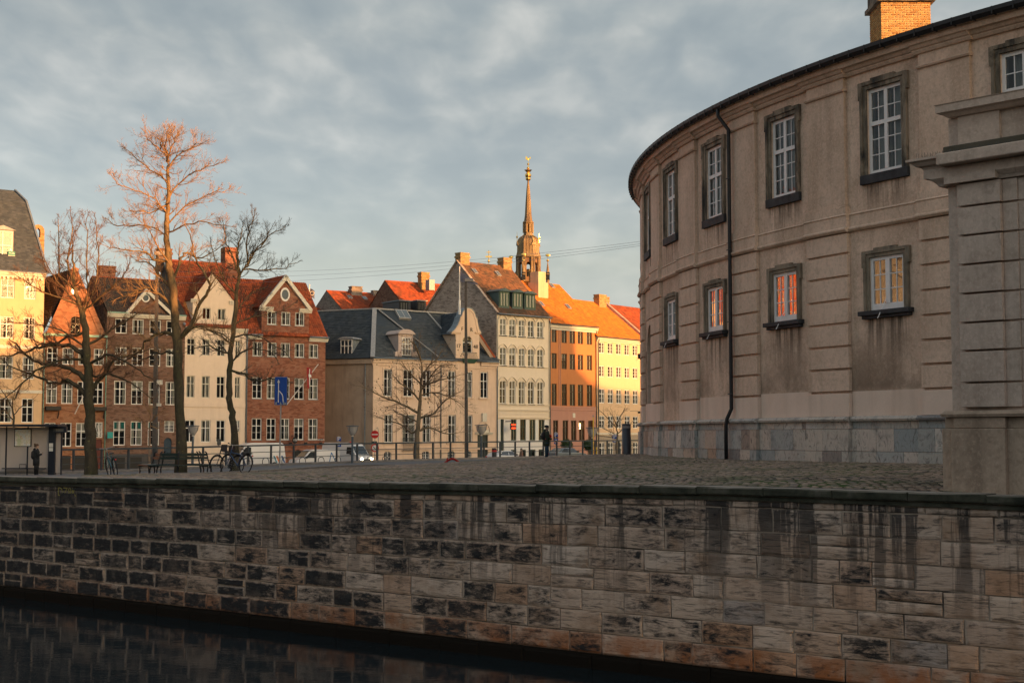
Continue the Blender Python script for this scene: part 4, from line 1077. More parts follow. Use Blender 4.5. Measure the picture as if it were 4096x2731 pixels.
M_BRK_ORG = brick('orange_brick', (.36, .13, .05), (.27, .085, .035), (.33, .24, .16), dark=.3)
M_BRK_BRN = brick('brown_brick', (.20, .085, .05), (.13, .06, .04), (.27, .21, .16), dark=.35)
M_BRK_DRK = brick('grey_gable_brick', (.47, .355, .28), (.28, .205, .165), (.62, .51, .42), dark=.3)
M_BRK_YEL = brick('yellow_brick', (.42, .24, .09), (.32, .17, .06), (.46, .36, .2), dark=.3)

def cross_gable(H, sL, sR, zE, sA, zA, ybk, mat, ov=.18, front=-.12, seed=3, kind='pan', tw=.24, th=.33, right=True):
    """gable roof with its ridge running back from the facade"""
    e = H.e
    dx, dz = sA - sL, zA - zE; L = math.hypot(dx, dz); ux, uz = -dx / L * ov, -dz / L * ov
    roof_plane(e, [(sL + ux, ybk, zE + uz), (sL + ux, front, zE + uz), (sA, front, zA), (sA, ybk, zA)], mat, kind, tw, th, seed)
    if right:
        dx, dz = sR - sA, zE - zA; L = math.hypot(dx, dz); ux, uz = dx / L * ov, dz / L * ov
        roof_plane(e, [(sR + ux, front, zE + uz), (sR + ux, ybk, zE + uz), (sA, ybk, zA), (sA, front, zA)], mat, kind, tw, th, seed + 1)
    ridge_caps(e, (sA, front, zA + .03), (sA, ybk, zA + .03), mat)
def rake(H, sL, zL, sA, zA, sR, zR, mat, w=.34, out=.22):
    for (a, b), (c, d) in (((sL, zL), (sA, zA)), ((sA, zA), (sR, zR))):
        dx, dz = c - a, d - b; L = math.hypot(dx, dz); nx, nz = -dz / L, dx / L
        mb = MB(); P = [(a, b), (c, d), (c - nx * w, d - nz * w), (a - nx * w, b - nz * w)]
        mb.add([(x, -out, z) for x, z in P] + [(x, .05, z) for x, z in P], [(3, 2, 1, 0), (4, 5, 6, 7), (0, 1, 5, 4), (1, 2, 6, 5), (2, 3, 7, 6), (3, 0, 4, 7)])
        mb.build('raking_cornice', mat, H.e, recalc=True)
def oculus(H, s, z, r, mat=None, sq=1.):
    mb = MB(); n = 20; V = []
    for o, rr in ((-.05, r), (-.05, r * .72), (.02, r * .72), (.02, r)):
        V += [(s + rr * math.cos(2 * PI * i / n), o, z + sq * rr * math.sin(2 * PI * i / n)) for i in range(n)]
    mb.add(V, [(q * n + i, q * n + (i + 1) % n, ((q + 1) % 4) * n + (i + 1) % n, ((q + 1) % 4) * n + i) for q in range(4) for i in range(n)])
    o = mb.build('oculus', mat or M_WHITE, H.e, recalc=True)
    MB().poly([(s + r * .73 * math.cos(2 * PI * i / n), -.015, z + sq * r * .73 * math.sin(2 * PI * i / n)) for i in range(n)]).build('pane', M_SKYL, o)

# ================================================================== 1 yellow house, far left
F = Fac(165, 138, 56, ZST)
H = House(F, 'yellow_house', 'sunlit yellow house under a tall slate mansard roof', 12)
M_YEL = plaster('yellow_plaster', (.70, .465, .265), (.56, .375, .235), .2, .1)
wl = -16.
ze = F.z(160, 1092)
cols = [(85, 132), (-10, 46), (-110, -58), (-210, -155)]
for yt, yb in ((1119, 1196), (1268, 1356), (1427, 1517), (1593, 1690), (1760, 1850)):
    H.row(cols, yt, yb, fw=.09, curtain=.6)
H.wall(rect(wl, 0, -.5, ze - .0), M_YEL)
H.sidewall(0, ze, M_YEL, [(0, ze), (8, F.z(72, 805, 8)), (12.5, F.z(20, 760, 12.5))], left=False, depth=12.5)
H.sidewall(wl, ze, M_YEL, depth=12.5)
zk, zt2 = F.z(72, 805, 8), F.z(25, 760, 12.5)
H.band(wl, .1, ze - .55, ze - .06, .35, M_CREAMW, prof=CORN)
for k in range(40): 
    x = wl + k * .4
    if x < 0: MB().box(x, x + .2, -.22, 0, ze - .75, ze - .56).build('dentil', M_CREAMW, H.e)
roof_plane(H.e, [(wl, -.3, ze - .05), (.25, -.3, ze - .05), (.25, 8, zk), (wl, 8, zk)], M_SLATE, 'slate', .34, .26, 5)
roof_plane(H.e, [(wl, 8, zk), (.25, 8, zk), (.25, 12.5, zt2), (wl, 12.5, zt2)], M_SLATE, 'slate', .34, .26, 6)
MB().bar((.25, -.3, ze + .05), (.25, 8, zk + .1), .18, .14).bar((.25, 8, zk + .1), (.25, 12.5, zt2 + .1), .18, .14).build('verge_flashing', M_ZINC, H.e)
H.band(wl, 0, F.z(90, 1395), F.z(90, 1382), .1, M_CREAMW, 'string_course'); H.band(wl, 0, F.z(90, 1572), F.z(90, 1560), .1, M_CREAMW, 'string_course')
H.gutter(wl, .2, ze - .02)
# dormer
s0, z0 = F.px(-40, 1042, 2.0); s1, z1 = F.px(50, 925, 2.0)
d = MB().box(s0, s1, 1.6, 6.5, z0, z1).build('dormer', plain('grey_wood', (.36, .33, .30), .7), H.e)
mb = MB(); xc = (s0 + s1) / 2; mb.add([(s0 - .2, 1.4, z1), (s1 + .2, 1.4, z1), (xc, 1.4, z1 + .45), (s0 - .2, 6.8, z1), (s1 + .2, 6.8, z1), (xc, 6.8, z1 + .45)], [(0, 1, 2), (3, 5, 4), (0, 2, 5, 3), (1, 4, 5, 2), (0, 3, 4, 1)]); mb.build('dormer_roof', M_LEAD, d)
w = window(H.e, s0 + .12, s1 - .12, z0 + .1, z1 - .1, y=1.52, rows=(.5, .5), trans=1, curtain=0); w.parent = d
sg0, sz = F.px(32, 1030, 1.4); sg1, sz1 = F.px(60, 1007, 1.4)
sg = MB().box(sg0, sg1, 1.36, 1.42, sz, sz1).build('sale_sign', plain('sale_green', (.02, .22, .16), .5), H.e); MB().box(sg0, sg1, 1.355, 1.359, sz, sz + (sz1 - sz) * .36).build('sale_sign_foot', M_CREAMW, sg)
SALE = ((sg0 + sg1) / 2, sz + (sz1 - sz) * .72)
# arched chimney
cs, cz0 = F.px(143, 1092, 7.5); _, cz1 = F.px(143, 925, 7.5)
cw = 1.25
mbc = MB(); ring = [(-cw / 2, cz0 - 6 - 0)] 
outl = [(cs - cw / 2, cz0 - 6), (cs + cw / 2, cz0 - 6), (cs + cw / 2, cz1)] + [(cs + cw / 2 * math.cos(PI * i / 8), cz1 + cw / 2 * math.sin(PI * i / 8)) for i in range(1, 8)] + [(cs - cw / 2, cz1)]
hole = [(cs - .22, cz1 - .7), (cs + .22, cz1 - .7), (cs + .22, cz1 + .05), (cs, cz1 + .3), (cs - .22, cz1 + .05)]
mbc.holed(outl, [hole], lambda x, z, o: (x, 6.9 - o, z), .5)
k = len(outl); mbc.add([(x, 6.9, z) for x, z in outl] + [(x, 8.3, z) for x, z in outl], [(i, (i + 1) % k, k + (i + 1) % k, k + i) for i in range(k)])
mbc.build('chimney', M_BRK_YEL, H.e, recalc=False)

# ================================================================== 2 narrow gabled red-brick house
F = Fac(165.5, 138.05, 56, ZST); H = House(F, 'gabled_house', 'narrow orange brick house with a steep stepped-edge gable', 14)
w = F.sx(420); ze = F.z(290, 1337); sA, zA = F.px(300, 1072)
H.row([(182, 226), (244, 289), (308, 352), (370, 412)], 1388, 1456, fw=.09)
H.row([(182, 226), (243, 288), (307, 350), (369, 411)], 1522, 1614, fw=.09)
r4 = H.row([(178, 223), (242, 287), (304, 349)], 1690, 1786, fw=.09)
H.row([(381, 411)], 1688, 1750, rows=(1.,), trans=0, fw=.1)
aw = H.row([(275, 314)], 1264, 1336, arch=.25, rows=(.4, .3, .3), mat=plain('dark_brown_frame', (.05, .035, .025), .6), curtain=0)
x0, x1 = F.sx(383), F.sx(409); zd = F.z(395, 1756); H.holes.append(rect(x0, x1, -.2, zd))
H.wall([(0, -.5), (w, -.5), (w, ze), (F.sx(413), ze + .25), (sA + .2, zA), (sA - .2, zA), (F.sx(187), ze + .25), (0, ze)], M_BRK_ORG)
MB().box(x0, x1, .1, .16, -.2, zd).build('door', plain('dark_red_door', (.10, .02, .015), .5), H.e)
H.sidewall(w, ze, M_BRK_BRN, left=False); H.sidewall(0, ze, M_BRK_BRN)
cross_gable(H, 0, w, ze - .1, sA, zA - .12, 14, M_DKT, ov=.05, front=.32, seed=21)
rake(H, .3, ze + .1, sA, zA + .1, w - .3, ze + .1, M_BRK_ORG, .42, .06)
H.band(0, w, ze - .22, ze, .26, M_COPPER, 'copper_gutter')
H.band(F.sx(275) - .3, F.sx(314) + .3, ze - .27, ze + .02, .3, M_BRK_ORG, 'gable_sill')
oculus(H, sA, F.z(300, 1165), .36)
H.pipe(F.sx(170), 0, ze, M_COPPER); H.pipe(F.sx(419), 0, ze - .2, M_COPPER)
for a, b in ((178, 238), (372, 420)): 
    MB().box(F.sx(a), F.sx(b), -.5, 0, F.z(200, 1640), F.z(200, 1625)).build('shop_awning', M_BLACK, H.e)
    MB().bar((F.sx(b) - .2, -.02, F.z(200, 1672)), (F.sx(b) - .2, -.4, F.z(200, 1642)), .08, .08).build('awning_bracket', M_BLACK, H.e)
for a, b in ((182, 285), (300, 345)):
    s0_, s1_ = F.sx(a), F.sx(b); z0_, z1_ = F.z(230, 1895), F.z(230, 1822); MB().box(s0_, s1_, -.02, .03, max(-.1, z0_), z1_).build('basement_window', M_GLASSDK if 'M_GLASSDK' in globals() else M_BLACK, H.e)
# fan light bars
for k in range(7):
    a = PI * (k + .5) / 7; c = F.sx(396); zc_ = F.z(396, 1745)
    MB().bar((c, -.02, zc_), (c + .38 * math.cos(a), -.02, zc_ + 1.25 * math.sin(a)), .03, .04).build('fanlight_bar', M_WHITE, H.e)
MB().bar((F.sx(297), -.1, F.z(297, 1655)), (F.sx(322), -1.6, F.z(322, 1560)), .07, .07).build('flag_staff', M_WHITE, H.e)
t_ = MB().box(F.sx(421), F.sx(443), -.75, -.66, F.z(430, 1752), F.z(430, 1727)).build('hanging_sign', plain('teal_sign', (.02, .28, .26), .5), H.e)

# ================================================================== 3 brown brick house
F = Fac(420, 141.5, 56, ZST); H = House(F, 'brown_house', 'dark brown brick house with a small central pediment', 11)
w = F.sx(735); ze = F.z(500, 1256)
cols = [(454, 502), (523, 569), (592, 638), (660, 704)]
H.row(cols, 1273, 1333, rows=(.5, .5), trans=0, fw=.09); H.row(cols, 1388, 1461, fw=.09); H.row(cols, 1522, 1617, fw=.09)
g = H.row(cols[:3], 1684, 1781, fw=.09)
H.row([(657, 698)], 1683, 1728, rows=(.33, .33, .34), trans=0, sub=3, fw=.07, mull=.09)
M_TEAL = plain('teal_blind', (.015, .22, .21), .7)
for o in g:       # teal blinds
    z1_ = F.z(478, 1688) - o.location.z; z0_ = F.z(478, 1713) - o.location.z
    for sx_ in (-1, 1): MB().box(sx_ * .52 - .3, sx_ * .52 + .3, .1, .12, z0_, z1_).build('blind', M_TEAL, o)
H.holes.append(archp(F.sx(657), F.sx(688), -.2, F.z(672, 1750), .3))
sA, zA = F.px(583, 1162)
H.wall([(0, -.5), (w, -.5), (w, ze), (F.sx(690), ze), (sA, zA), (F.sx(492), ze), (0, ze)], M_BRK_BRN)
MB().box(F.sx(657), F.sx(688), .12, .17, -.2, F.z(672, 1752)).build('door', plain('blue_door', (.012, .035, .06), .5), H.e)
H.band(0, w, ze - .35, ze + .04, .3, M_CREAMW, prof=CORN)
rake(H, F.sx(488), ze, sA, zA + .2, F.sx(694), ze, M_CREAMW, .3, .3)
oculus(H, sA, F.z(580, 1192), .42)
yr = 5.0; zr = F.z(450, 1112, yr)
roof_plane(H.e, [(0, -.25, ze), (w, -.25, ze), (w, yr, zr), (0, yr, zr)], M_DKT, 'pan', .25, .36, 31, .07)
roof_plane(H.e, [(w, 11, ze), (0, 11, ze), (0, yr, zr), (w, yr, zr)], M_DKT, 'pan', .25, .36, 32, .07)
ridge_caps(H.e, (0, yr, zr), (w, yr, zr), M_REDT)
H.sidewall(0, ze, M_BRK_BRN, [(0, ze), (yr, zr), (11, ze)], depth=11)
cross_gable(H, F.sx(500), F.sx(668), ze, sA, zA, 2.6, M_DKT, seed=36, front=-.1)
MB().box(0, F.sx(500), -.35, -.05, ze + .05, ze + .16).box(F.sx(690), w, -.35, -.05, ze + .05, ze + .16).build('copper_gutter', M_COPPER, H.e)
H.band(0, w, -.4, F.z(460, 1815), .03, plaster('dark_plinth', (.10, .09, .085)), 'plinth')
c0, cz = F.px(423, 1090, 6.5); chimney(H.e, c0 - .1, 6.0, zr - 1, F.z(423, 1072, 6.5), 1.7, .9, M_BRK_RED, .08)
MB().tube([(c0 + .2, 6.0, F.z(423, 1072, 6.5)), (c0 + .2, 6.0, F.z(423, 1046, 6.5))], .025, 5).bar((c0 + .2, 6, F.z(423, 1050, 6.5)), (c0 + .9, 6, F.z(423, 1050, 6.5)), .03, .03).build('antenna', M_DGREY, H.e)
for x in cols[:3]:
    MB().box(F.sx(x[0]), F.sx(x[1]), -.035, .02, F.z(478, 1875), F.z(478, 1828)).build('basement_window', M_BLACK, H.e)

# ================================================================== 4 cream house
F = Fac(735, 146.1, 56, ZST); H = House(F, 'cream_house', 'cream plastered house with a tall gabled wall dormer', 13)
M_CRM = plaster('cream_plaster', (.79, .63, .48), (.67, .51, .375), .2, .1)
w = F.sx(985); ze = F.z(850, 1310)
H.row([(803, 836), (864, 896)], 1231, 1277, rows=(1.,), trans=0, mat=M_CREAMW, fw=.08)
cols = [(743, 776), (804, 836), (864, 897), (937, 958)]
H.row(cols, 1353, 1420, rows=(.35, .65), mat=M_CREAMW, fw=.08); H.row(cols, 1502, 1590, rows=(.35, .65), mat=M_CREAMW, fw=.08)
H.row([(740, 780), (804, 842), (865, 901), (942, 960)], 1679, 1768, rows=(.35, .65), fw=.08)
H.holes.append(archp(F.sx(943), F.sx(959), -.1, F.z(950, 1724), .3))
sL, zL = F.px(771, 1195); sR = F.sx(929); sA, zA = F.px(848, 1090)
H.wall([(0, -.5), (w, -.5), (w, ze), (sR, ze), (sR, zL), (sA, zA), (sL, zL), (sL, ze), (0, ze)], M_CRM)
MB().box(F.sx(943), F.sx(959), .2, .25, -.1, F.z(950, 1722)).build('door', M_DGREY, H.e)
H.band(0, sL - .002, ze - .4, ze, .3, M_CREAMW, prof=CORN); H.band(sR + .002, w, ze - .4, ze, .3, M_CREAMW, prof=CORN)
for a, b in ((sL - .25, sL + .55), (sR - .55, sR + .25)): H.band(a, b, zL - .4, zL, .22, M_CREAMW, 'gable_shoulder', CORN)
yr = 6.3; zr = F.z(700, 1042, yr)
roof_plane(H.e, [(-.1, -.25, ze), (w + .1, -.25, ze), (w + .1, yr, zr), (-.1, yr, zr)], M_REDT, 'pan', .26, .36, 41)
roof_plane(H.e, [(w, 12.6, ze), (0, 12.6, ze), (0, yr, zr), (w, yr, zr)], M_REDT, 'pan', .26, .36, 42)
ridge_caps(H.e, (-.1, yr, zr), (w + .1, yr, zr), M_REDT)
M_GGREY = plaster('grey_gable_plaster', (.13, .125, .115), (.07, .07, .065), .5)
H.sidewall(0, ze, M_GGREY, [(0, ze), (yr, zr), (12.6, ze)], depth=12.6); H.sidewall(w, ze, M_BRK_BRN, [(0, ze), (yr, zr), (12.6, ze)], left=False, depth=12.6)
MB().bar((-.12, -.2, ze + .1), (-.12, yr, zr + .12), .25, .14).build('verge_flashing', M_ZINC, H.e)
ytop = (zA - ze) / (zr - ze) * (yr + .25) - .25
cross_gable(H, sL, sR, zL, sA, zA, ytop, M_REDT, seed=45)
ylow = (zL - ze) / (zr - ze) * (yr + .25) - .25
for x, lf in ((sL, True), (sR, False)):
    P = [(x, 0, ze), (x, 0, zL), (x, ylow, zL)]; MB().poly(P if not lf else P[::-1]).build('dormer_cheek', M_CRM, H.e)
c0, cz = F.px(655, 1035, 7); chimney(H.e, c0, 7, zr - 1.2, F.z(650, 1000, 7), 1.5, .9, M_BRK_BRN, .08)
c0, cz = F.px(918, 1040, 7); chimney(H.e, c0, 7, zr - 1.5, F.z(918, 997, 7), 1.55, 1.3, M_BRK_RED, .0)
H.band(0, w, F.z(850, 1628), F.z(850, 1612), .08, M_CRM, 'string_course')
H.pipe(w - .08, 0, ze)
sg = MB().box(F.sx(855), F.sx(870), -1.0, -.94, F.z(860, 1779), F.z(860, 1755)).build('hanging_sign', M_DGREY, H.e); MB().bar((F.sx(850), -.95, F.z(860, 1750)), (F.sx(872), -.95, F.z(860, 1750)), .05, .05).build('sign_arm', M_BLACK, sg)

# ================================================================== 5 red-brick house with pediment
F = Fac(985, 150, 56, ZST); H = House(F, 'brick_house', 'red brick house with white-trimmed pediment gable and oval attic window', 12)
w = F.sx(1299); ze = F.z(1140, 1345)
c5 = [(1007, 1047), (1066, 1104), (1120, 1158), (1176, 1215), (1233, 1271)]; c3 = [(1064, 1102), (1120, 1158), (1176, 1214)]
H.row(c3, 1244, 1298, rows=(.5, .5), trans=0, fw=.09, sill=M_ZINC); H.row(c5, 1367, 1424, rows=(.5, .5), trans=0, fw=.09, sill=M_ZINC)
H.row(c5, 1508, 1594, fw=.09, sill=M_ZINC); H.row(c5, 1672, 1759, fw=.09, sill=M_ZINC)
H.holes.append(archp(F.sx(1174), F.sx(1212), -.2, F.z(1190, 1798), .5)); H.holes.append(archp(F.sx(1236), F.sx(1268), -.1, F.z(1250, 1797), .45))
sL, zL = F.px(1047, 1222); sR = F.sx(1232); sA, zA = F.px(1141, 1104)
H.wall([(0, -.5), (w, -.5), (w, ze), (sR, ze), (sR, zL), (sA, zA), (sL, zL), (sL, ze), (0, ze)], M_BRK_RED)
MB().box(F.sx(1174), F.sx(1212), .2, .25, -.2, F.z(1190, 1798)).box(F.sx(1236), F.sx(1268), .2, .25, -.2, F.z(1250, 1798)).build('cellar_door', M_BLACK, H.e)
H.band(-.05, sL - .002, ze - .45, ze, .34, M_CREAMW, prof=CORN); H.band(sR + .002, w + .25, ze - .45, ze, .34, M_CREAMW, prof=CORN)
rake(H, sL - .25, zL - .1, sA, zA + .12, sR + .25, zL - .1, M_CREAMW, .38, .3)
for a, b in ((sL - .3, sL + 1.3), (sR - 1.2, sR + .3)): H.band(a, b, zL - .55, zL - .1, .28, M_CREAMW, 'pediment_return', CORN)
oculus(H, sA, F.z(1141, 1178), .55, sq=1.35)
yr = 5.4; zr = F.z(1080, 1112, yr)
roof_plane(H.e, [(-.1, -.3, ze), (w + .2, -.3, ze), (w + .2, yr, zr - .3), (-.1, yr, zr - .3)], M_REDT, 'pan', .26, .36, 51)
roof_plane(H.e, [(w, 11, ze), (0, 11, ze), (0, yr, zr - .3), (w, yr, zr - .3)], M_REDT, 'pan', .26, .36, 52)
cross_gable(H, sL, sR, zL, sA, zA, yr, M_REDT, seed=53)
for x, lf in ((sL, True), (sR, False)):
    P = [(x, 0, ze), (x, 0, zL), (x, 3.6, zL)]; MB().poly(P if not lf else P[::-1]).build('dormer_cheek', M_BRK_BRN, H.e)
H.sidewall(w, ze, M_BRK_RED, left=False, depth=11, gable=[(0, ze), (yr, zr - .3), (11, ze)])
H.gutter(0, sL, ze + .02, out=.42); H.gutter(sR, w + .25, ze + .02, out=.42); H.pipe(-.02, 0, ze)
fs_ = MB().bar((F.sx(1143), -.1, F.z(1143, 1620)), (F.sx(1228), -2.6, F.z(1228, 1455, -2.6)), .07, .07).build('flag_staff', M_WHITE, H.e)
# hanging round sign
sx_, sz = F.px(1180, 1760, -1.0)
sg = MB().lathe([(0, -.03), (.36, -.03), (.36, .03), (0, .03)], 20).build('hanging_sign', M_BLACK, H.e); sg.location = (F.sx(1180, -1.), -1., F.z(1180, 1760, -1.)); sg.rotation_euler = (PI / 2, 0, R(20))
MB().bar((F.sx(1165), -.05, F.z(1180, 1742, -1)), (F.sx(1180, -1) + .3, -1.4, F.z(1180, 1742, -1)), .06, .06).build('sign_arm', M_BLACK, H.e)
def _later(): pass
def text(s, size, mat, parent, loc, rot=(PI / 2, 0, 0), ext=.01, name='lettering', align='CENTER'):
    cu = bpy.data.curves.new(name, 'FONT'); cu.body = s; cu.size = size; cu.extrude = ext; cu.align_x = align; cu.align_y = 'CENTER'; cu.resolution_u = 2
    tmp = bpy.data.objects.new('tmp_text', cu); COL.objects.link(tmp); bpy.context.view_layer.update()
    me = bpy.data.meshes.new_from_object(tmp.evaluated_get(bpy.context.evaluated_depsgraph_get())); bpy.data.objects.remove(tmp)
    me.materials.clear(); me.materials.append(mat); o = inst(name, me, parent, loc, rot); return o
text('1733', .3, M_WHITE, sg, (0, 0, .035), (0, 0, 0)); _y = bpy.data.objects['sale_sign']; text('Til salg', (sz1 - sz) * .34 if False else .19, M_WHITE, _y, (SALE[0], 1.352, SALE[1]), ext=.002)
mb = MB(); pl = MB().box(F.sx(1274), F.sx(1292), -.04, 0, F.z(1283, 1762), F.z(1283, 1754)).build('street_name_sign', plain('navy_sign', (.01, .03, .06), .5), H.e)
text('Nybrogade', .2, M_WHITE, pl, (F.sx(1283), -.05, F.z(1283, 1758)))
for x in (1072, 1108, 1162, 1222, 1282): MB().box(F.sx(x) - .12, F.sx(x) + .12, -.25, 0, F.z(x, 1778), F.z(x, 1768)).build('wall_lamp', M_BLACK, H.e)

# ================================================================== 6 beige corner house, 1748
F = Fac(1490, 157, 56, ZST); H = House(F, 'corner_house', 'beige corner house with blue slate roof and curved gable dated 1748', 12)
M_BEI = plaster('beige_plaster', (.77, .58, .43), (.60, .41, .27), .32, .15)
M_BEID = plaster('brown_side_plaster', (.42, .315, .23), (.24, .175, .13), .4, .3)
w = F.sx(1989); ze = F.z(1500, 1432)
up = [(1533, 1567), (1612, 1650), (1690, 1721), (1791, 1821), (1857, 1888), (1921, 1951)]
H.row(up, 1476, 1585, rows=(.34, .33, .33), fw=.1)
lo = [(1536, 1571), (1609, 1660), (1689, 1722), (1792, 1823), (1859, 1889)]
H.row(lo, 1657, 1770, fw=.1)
bs = [(1537, 1566), (1689, 1719), (1791, 1820), (1860, 1886)]
H.row(bs, 1805, 1842, rows=(.33, .33, .34), trans=0, sub=2, fw=.06, arch=.2, curtain=0)
x0, x1 = F.sx(1910), F.sx(1952); zd = F.z(1930, 1738); H.holes.append(rect(x0, x1, -.2, zd))
H.wall(rect(0, w, -.5, ze), M_BEI)
MB().box(x0, x1, .25, .3, -.2, zd).build('gate_door', plain('green_grey_door', (.05, .06, .05), .6), H.e)
for i in range(3): MB().box(x0 + .3 + i * .8, x0 + .34 + i * .8, .22, .26, 0, zd - .1).build('door_batten', M_DGREY, H.e)
# lunette above the gate
xc = F.sx(1935); rr = (F.sx(1963) - F.sx(1907)) / 2; zl = F.z(1930, 1728)
H.band(xc - rr - .2, xc + rr + .2, zd, zl, .28, M_CREAMW, 'door_cornice', CORN)
mb = MB(); n = 14; V = []
for r_, o in ((rr, 0), (rr, -.16), (rr * .78, -.16), (rr * .78, -.0)): V += [(xc + r_ * math.cos(PI * i / n), o, zl + 1.55 * r_ * math.sin(PI * i / n) / 1.15) for i in range(n + 1)]
mb.add(V, [(q * (n + 1) + i, q * (n + 1) + i + 1, (q + 1) * (n + 1) + i + 1, (q + 1) * (n + 1) + i) for q in range(3) for i in range(n)]); mb.build('lunette', M_BEI, H.e, recalc=True)
MB().poly([(xc + rr * .8 * math.cos(PI * i / n), -.03, zl + 1.55 * rr * .8 * math.sin(PI * i / n) / 1.15) for i in range(n + 1)]).build('lunette_panel', M_CREAMW, H.e)
MB().box(xc - .3, xc + .3, -.25, 0, zl + 1.55 * rr / 1.15 - .1, zl + 1.55 * rr / 1.15 + .9).build('keystone', M_CREAMW, H.e)
for k_ in range(5):
    a = PI * (k_ + .7) / 5.4; MB().ellipsoid((xc + rr * .45 * math.cos(a), -.06, zl + .2 + rr * .6 * math.sin(a)), (.3, .06, .16), 8, 6).build('stucco_ornament', M_BEI, H.e)
# side wall round the obtuse corner, local direction (-.511, .859)
SD = (-.511, .859); SL = 20.
def sd(t, y=0): return (SD[0] * t + y * -.859, SD[1] * t + y * -.511)
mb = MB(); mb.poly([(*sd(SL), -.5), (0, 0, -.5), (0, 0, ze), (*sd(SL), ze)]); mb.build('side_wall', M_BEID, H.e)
zr = F.z(1491, 1236, 6)
PK = (3.42, 6.0, zr)
roof_plane(H.e, [(-.25, -.4, ze), (w + .1, -.4, ze), (w + .1, 6, zr - .1), PK], M_SLATE, 'slate', .42, .30, 61)
e1 = sd(SL, .4); 
roof_plane(H.e, [(e1[0], e1[1], ze), (-.25, -.4, ze), PK, (PK[0] + SD[0] * (SL - 3), PK[1] + SD[1] * (SL - 3), zr)], M_SLATE, 'slate', .42, .30, 62)
bk = (PK[0] + .859 * 6, PK[1] + .511 * 6)
roof_plane(H.e, [(w + .1, 12, ze), (PK[0] + 5.2, 12, ze), PK, (w + .1, 6, zr - .1)], M_SLATE, 'slate', .42, .30, 63)
MB().bar((-.25, -.4, ze + .08), (PK[0], PK[1], PK[2] + .1), .5, .16).build('hip_flashing', M_LEAD, H.e)
MB().bar(PK[:2] + (zr + .06,), (w + .1, 6, zr - .02), .35, .16).bar(PK[:2] + (zr + .06,), (PK[0] + SD[0] * 17, PK[1] + SD[1] * 17, zr + .06), .35, .16).build('ridge_flashing', M_LEAD, H.e)
def on_front(s, z): t = (z - ze) / (zr - ze); return (s, -.4 + 6.4 * t, z + .09)
va, vb = F.px(1500, 1240, 6), F.px(1745, 1432)
MB().bar((va[0] + .3, 5.8, zr + .02), on_front(F.sx(1752), ze + .25), .3, .1).build('valley_flashing', M_LEAD, H.e)
sv = F.sx(1722, 5); MB().bar((sv, 5.9, zr), on_front(sv + .9, ze + 3.2), .22, .12).build('valley_flashing', M_LEAD, H.e)
# cornices
H.band(-.1, F.sx(1820), ze - .75, ze - .05, .38, M_BEI, prof=CORN); H.band(F.sx(1920), w, ze - .75, ze - .05, .38, M_BEI, prof=CORN)
H.band(-.02, w, F.z(1500, 1462), F.z(1500, 1450), .09, M_BEI, 'string_course'); H.band(-.02, w, F.z(1500, 1800), F.z(1500, 1790), .14, M_BEI, 'string_course')
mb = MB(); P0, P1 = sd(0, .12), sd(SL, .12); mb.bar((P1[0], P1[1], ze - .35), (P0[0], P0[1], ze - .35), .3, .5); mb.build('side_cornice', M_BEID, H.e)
for xx in (0.02, F.sx(1585), F.sx(1738), F.sx(1765)): 
    MB().box(xx, xx + .55, -.07, .02, -.3, ze - .76).build('pilaster_strip', M_BEI, H.e)
    for i in range(12): MB().box(xx - .02, xx + .57, -.10, -.06, .2 + i * .95, 1.08 + i * .95).build('quoin', M_BEI, H.e, bevel=.01)
for a, b in up + lo:
    pass
def surround(H, a, b, yt, yb, mat, sw=.16, out=.05, sill=True):
    x0, x1 = H.F.sx(a), H.F.sx(b); z1, z0 = H.F.z((a + b) / 2, yt), H.F.z((a + b) / 2, yb)
    mb = MB(); mb.box(x0 - sw, x0 - .002, -out, .01, z0, z1 + sw); mb.box(x1 + .002, x1 + sw, -out, .01, z0, z1 + sw); mb.box(x0, x1, -out, .01, z1 + .002, z1 + sw)
    if sill: mb.box(x0 - sw - .08, x1 + sw + .08, -.16, .01, z0 - .16, z0 - .002)
    mb.build('window_surround', mat, H.e)
for i, (a, b) in enumerate(up): surround(H, a, b, 1476 + 8 * i / 5, 1585 + 6 * i / 5, M_BEI)
for i, (a, b) in enumerate(lo): surround(H, a, b, 1657 + 2 * i / 4, 1770, M_BEI)
H.gutter(-.1, F.sx(1818), ze + .0, out=.5); H.gutter(F.sx(1922), w, ze, out=.5)
H.pipe(F.sx(1762), 0, ze - .1); H.pipe(w - .05, 0, ze - .1)
px_, py_ = sd(.9, .12); MB().tube([(px_, py_, ze - .2), (px_, py_, 0)], .06, 7).build('downpipe', M_ZINC, H.e)
# French-balcony rail on the ground floor
x0, x1 = F.sx(1607), F.sx(1662); zb0, zb1 = F.z(1635, 1800), F.z(1635, 1752)
mb = MB(); mb.bar((x0, -.3, zb1), (x1, -.3, zb1), .05, .06); mb.bar((x0, -.3, zb0), (x1, -.3, zb0), .05, .06)
for i in range(15): x = x0 + (x1 - x0) * i / 14; mb.tube([(x, -.3, zb1), (x, -.33, zb1 - .4), (x, -.42, zb1 - .8), (x, -.3, zb0)], .018, 4)
mb.build('balcony_rail', M_IRON, H.e)
